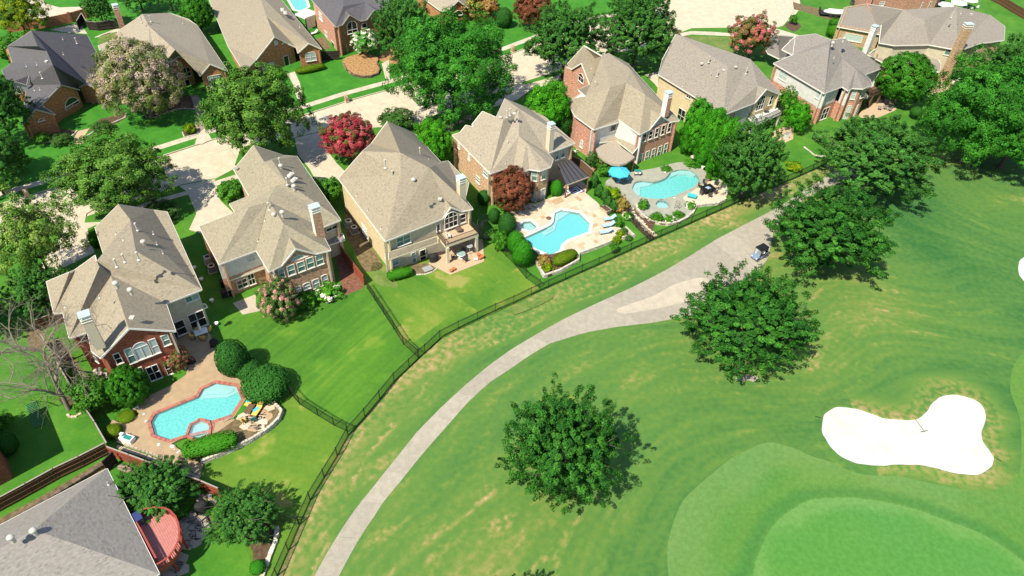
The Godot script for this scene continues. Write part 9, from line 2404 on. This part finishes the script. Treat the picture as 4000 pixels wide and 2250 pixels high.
	solo("stepping_block", MB.new().ball(V(0, 0.1, 0), V(0.32, 0.14, 0.26), 5, 10).done(), M.white_paint, "white rounded stone beside the red fence end", "stone", V(-29.56,0.12,-38.28))
	mailbox("brick mailbox on the far verge at the left", V(-73.1,0.12,-86.74), 0.68, M.brick_rose)
	mailbox("dark brick mailbox in oak shade by the drive", V(-54.89,0.12,-87.74), 0.68, M.brick_red)
	mailbox("brick mailbox on the green verge above the red tree", V(-31.58,0.12,-119.2), 0.64, M.brick_rose)
	mailbox("brick mailbox half hidden by the huge oak", V(-1.92,0.12,-142.72), 0.64, M.brick_rose)
	mailbox("pale stone mailbox behind the dark spreading shrub", V(-24.03,0.12,-112.95), 0.64, M.concrete_walk)
	golf_cart("blue golf cart with a black roof driving on the cart path", V(35.01,0.03,-79.76), -2.52)
	seated_person("person in white shirt driving the golf cart", V(35.4,0.25,-79.7), -2.52, M.white_paint, M.dark_grey, 0.42)
	seated_person("person in pale grey shirt in the golf cart passenger seat", V(35.08,0.25,-80.14), -2.52, M.white_siding, M.navy, 0.3)
	rake("rake left of the bunker", V(35,0.05,-49.49), V(35.64,0.05,-51.55))
	rake("rake lying in the middle of the bunker", V(46.73,0.05,-52.16), V(47.18,0.05,-50.24))
	rake("rake at the right tip of the bunker", V(52.47,0.05,-45.32), V(53.93,0.05,-46.87))
	h = thing("trailer", "black flatbed trailer with a white covered load on the drive", "trailer", V(71.75,0.12,-168.94), -0.13)
	part(h, "bed", MB.new().box(V(0, 0.6, 0), V(6.0, 0.2, 2.2)).box(V(-2.95, 1.1, 0), V(0.1, 1.0, 2.2)).done(), M.black_paint); part(h, "load", MB.new().ball(V(0.4, 0.95, 0), V(2.6, 0.55, 0.9), 8, 14).box(V(0.6, 1.2, 0), V(3.4, 0.5, 1.2)).done(), M.white_paint)
	for x in [-0.5, 0.6]:
		for z in [-1.15, 1.15]:
			part(h, "wheel", MB.new().tube(V(x, 0.38, z - 0.1), V(x, 0.38, z + 0.1), 0.38, 0.38, 14).done(), M.rubber)
	h = thing("trash_bin", "dark trash bin by the garage, left", "bin", V(78.68,0.12,-176.19), 0.3); part(h, "body", MB.new().box(V(0, 0.5, 0), V(0.6, 1.0, 0.7)).done(), M.dark_grey); part(h, "lid", MB.new().box(V(0, 1.04, 0), V(0.68, 0.08, 0.8)).done(), M.black_cover)
	h = thing("trash_bin", "dark trash bin by the garage, right", "bin", V(80.75,0.12,-177.03), 0.3); part(h, "body", MB.new().box(V(0, 0.5, 0), V(0.6, 1.0, 0.7)).done(), M.dark_grey); part(h, "lid", MB.new().box(V(0, 1.04, 0), V(0.68, 0.08, 0.8)).done(), M.black_cover)
	umbrella("white canopy umbrella behind the sprawling roof, left", V(99.39,0.12,-173.33), 1.9, 2.6, M.white_paint, M.white_paint)
	umbrella("white canopy umbrella behind the sprawling roof, middle", V(103.12,0.12,-174.94), 1.9, 2.6, M.white_paint, M.white_paint)
	umbrella("white canopy umbrella behind the sprawling roof, right", V(106.69,0.12,-177.17), 1.9, 2.6, M.white_paint, M.white_paint)
	chair("white chair behind the sprawling roof, left", V(107.45,0.12,-176.27), 0.5, M.white_paint, M.white_paint)
	chair("white chair behind the sprawling roof, right", V(109.11,0.12,-177.05), 1.5, M.white_paint, M.white_paint)
	h = thing("canopy", "white pavilion canopy between the two upper houses", "canopy", V(-46,0.12,-150.7), -0.63); part(h, "top", MB.new().box(V(0, 2.75, 0), V(3.2, 0.3, 3.6)).done(), M.white_paint)
	for x in [-1.45, 1.45]:
		for z in [-1.6, 1.6]:
			part(h, "post", MB.new().box(V(x, 1.3, z), V(0.16, 2.6, 0.16)).done(), M.black_paint)
	part(h, "side_curtain", MB.new().box(V(1.5, 1.5, 0.4), V(0.06, 2.2, 2.2)).done(), M.white_siding)
	lounger("pale daybed below the white canopy", V(-43.88,0.12,-147.1), 0.8, M.white_siding, M.dark_grey)
	h = thing("balcony", "white balcony on posts at the plain stucco house", "balcony", V(43.39,0,-115.98))
	part(h, "floor", MB.new().prism(V2([-3.23,1.25,-2.33,3.56,3.26,-1.05,2.3,-3.76]), 2.88, 2.93, true).done(), M.white_siding)
	part(h, "beam", ring_band(V2([-3.23,1.25,-2.33,3.56,3.26,-1.05,2.3,-3.76]), grown(V2([-3.23,1.25,-2.33,3.56,3.26,-1.05,2.3,-3.76]), -0.2), 2.48, 2.88).done(), M.white_trim)
	railing(h, [40.16,2.9,-114.73,41.05,2.9,-112.43,46.65,2.9,-117.03,45.69,2.9,-119.75], 2.93, 1.0, M.iron)
	part(h, "column", MB.new().box(V(-2.82, 1.24, 2.99), V(0.36, 2.48, 0.36), 0.6).done(), M.white_trim)
	part(h, "column", MB.new().box(V(2.92, 1.24, -1.12), V(0.36, 2.48, 0.36), 0.6).done(), M.white_trim)
	table("dark round table on the white balcony", V(43.61,2.93,-116.65), 0.0, V(1.0, 0.7, 1.0), M.wood_brown, M.dark_grey, true)
	plot("patio", [45.55,-115.11,47.53,-116.65,49.09,-115.06,48.3,-112.64,45.93,-110.85,44.21,-111.66], 0.05, 0.15, M.flag_1, "patio below the white balcony", false)
	h = thing("patio_grill", "white grill cabinet below the white balcony", "grill", V(46.94,0.12,-112.7), 0.4); part(h, "cabinet", MB.new().box(V(0, 0.45, 0), V(0.9, 0.9, 0.6)).done(), M.white_paint); part(h, "hood", MB.new().tube(V(-0.4, 0.92, 0), V(0.4, 0.92, 0), 0.26, 0.26, 14).done(), M.steel)
	h = thing("covered_table", "tan covered table beside the white grill", "table", V(48.31,0.12,-115.34), 0.5); part(h, "cover", MB.new().lathe(Vector3.ZERO, [Vector2(0.85, 0.1), Vector2(0.8, 0.75), Vector2(0.7, 0.85), Vector2(0, 0.95)], 4).done(), M.block_0)
	plot("patio", [62.93,-121.85,65.49,-125.42,70.29,-128.92,71.17,-125.52,68.94,-123.46,65.18,-121.13], 0.05, 0.16, M.flag_1, "tan patio beside the pink brick house bays", true)
	chair("grey patio chair on the tan patio, left", V(67.54,0.16,-124.58), 1.2, M.grey_plastic, M.dark_grey, "patio chairs beside the bay windows")
	chair("grey patio chair on the tan patio, middle", V(68.63,0.16,-124.86), 1.8, M.grey_plastic, M.dark_grey, "patio chairs beside the bay windows")
	chair("grey patio chair on the tan patio, right", V(69.33,0.16,-124.35), 2.4, M.grey_plastic, M.dark_grey, "patio chairs beside the bay windows")
	chair("dark patio chair under the brown deck, right", V(65.9,0.16,-126.14), 0.2, M.dark_grey, M.dark_grey, "patio chairs beside the bay windows")
	chair("dark patio chair under the brown deck, left", V(64.87,0.16,-125.29), 0.9, M.dark_grey, M.dark_grey, "patio chairs beside the bay windows")
	h = thing("raised_deck", "brown wooden deck on posts beside the bay windows", "balcony", V(66.61,0,-127.12))
	part(h, "floor", MB.new().prism(V2([-1.74,0.22,-1.6,2.33,1.83,-0.1,1.51,-2.45]), 2.88, 2.93, true).done(), M.wood_brown)
	part(h, "beam", ring_band(V2([-1.74,0.22,-1.6,2.33,1.83,-0.1,1.51,-2.45]), grown(V2([-1.74,0.22,-1.6,2.33,1.83,-0.1,1.51,-2.45]), -0.2), 2.48, 2.88).done(), M.wood_brown)
	railing(h, [64.87,2.9,-126.9,65.01,2.9,-124.79,68.44,2.9,-127.22,68.12,2.9,-129.56], 2.93, 1.0, M.iron)
	part(h, "column", MB.new().box(V(-0.83, 1.24, 1.69), V(0.36, 2.48, 0.36), 0.6).done(), M.wood_brown)
	part(h, "column", MB.new().box(V(1.45, 1.24, -0.07), V(0.36, 2.48, 0.36), 0.6).done(), M.wood_brown)
	covered_grill("dark covered grill by the bay window patio", V(68.81,0.16,-127.74), 0.3)
	chair("red wooden chair beside the tall stone wall", V(82.27,0.12,-135.65), 1.4, M.red_paint, M.red_paint)
	pot("dark brown planter beside the stone chimney wall", V(85.19,0.12,-136.97), 0.4, M.wood_brown)
	h = thing("covered_cart", "white covered cart at the foot of the stone chimney", "cart", V(87.16,0.12,-137.35), 0.3); part(h, "cover", MB.new().box(V(0, 0.55, 0), V(1.0, 1.0, 0.8)).box(V(0, 1.08, 0), V(1.05, 0.08, 0.85)).done(), M.white_paint)
	plot("patio", [80.59,-134.67,84.65,-138.84,88.87,-138.79,86.75,-135.22,80.44,-131.79], 0.05, 0.14, M.flag_1, "stone patio at the foot of the stone chimney", false)
	h = thing("slatted_panel", "green slatted panel lying on the left lawn", "panel", V(-51.74,0.12,-47.33), -0.87)
	for i in 16:
		part(h, "slat", MB.new().box(V(-1.9 + i * 0.25, 0.1, 0), V(0.12, 0.04, 1.1)).done(), M.green_paint)
	for z in [-0.5, 0.5]:
		part(h, "runner", MB.new().box(V(0, 0.05, z), V(4.1, 0.05, 0.08)).done(), M.green_paint)
	bare_tree("tall bare tree with pale branches by the left fence", V(-48.52,0.12,-48.25), 15.2, V(-0.05,0,-0.11), 5)
	bare_tree("second bare tree with pale trunk behind the first", V(-53.06,0.12,-53.4), 13.75, V(0.08,0,-0.08), 8)
	h = thing("brick_house", "brick house at the left edge whose roof shades the left lawn", "house", V(-49.28,0,-39.38))
	roof(h, [-54.9,6.2,-33.76,-49.28,6.2,-39.38,-53.97,6.2,-44.97,-59.59,6.2,-39.35,-54.44,9.2,-39.37], ["0 1 4", "1 2 4", "2 3 4", "3 0 4"], M.roof_tan, M.white_trim)
	wall(h, [-54.9,6.2,-33.76,-49.28,6.2,-39.38,-53.97,6.2,-44.97,-59.59,6.2,-39.35], 0.05, 6.1, M.brick_red, 0.45, "wall", true)
	pads("flag_terrace", "flagstones under the yellow loungers", [-28.97,0.42,-48.03,-28.2,0.42,-47.67,-27.82,0.42,-48.23,-28.25,0.42,-46.73,-27.36,0.42,-46.64,-27.41,0.42,-48.11,-27.02,0.42,-48.68,-26.44,0.42,-48.16,-26.79,0.42,-47.47,-26.67,0.42,-49.39,-26.89,0.42,-46.67], 0.7, tones("flag"))
	plot("turf_mat",[-29.48,-50.49,-28.89,-50.38,-29.07,-48.02,-29.71,-47.58,-30,-47.83],0.3,0.44,M.lawn_fresh,"green turf strip at the pool edge",false)
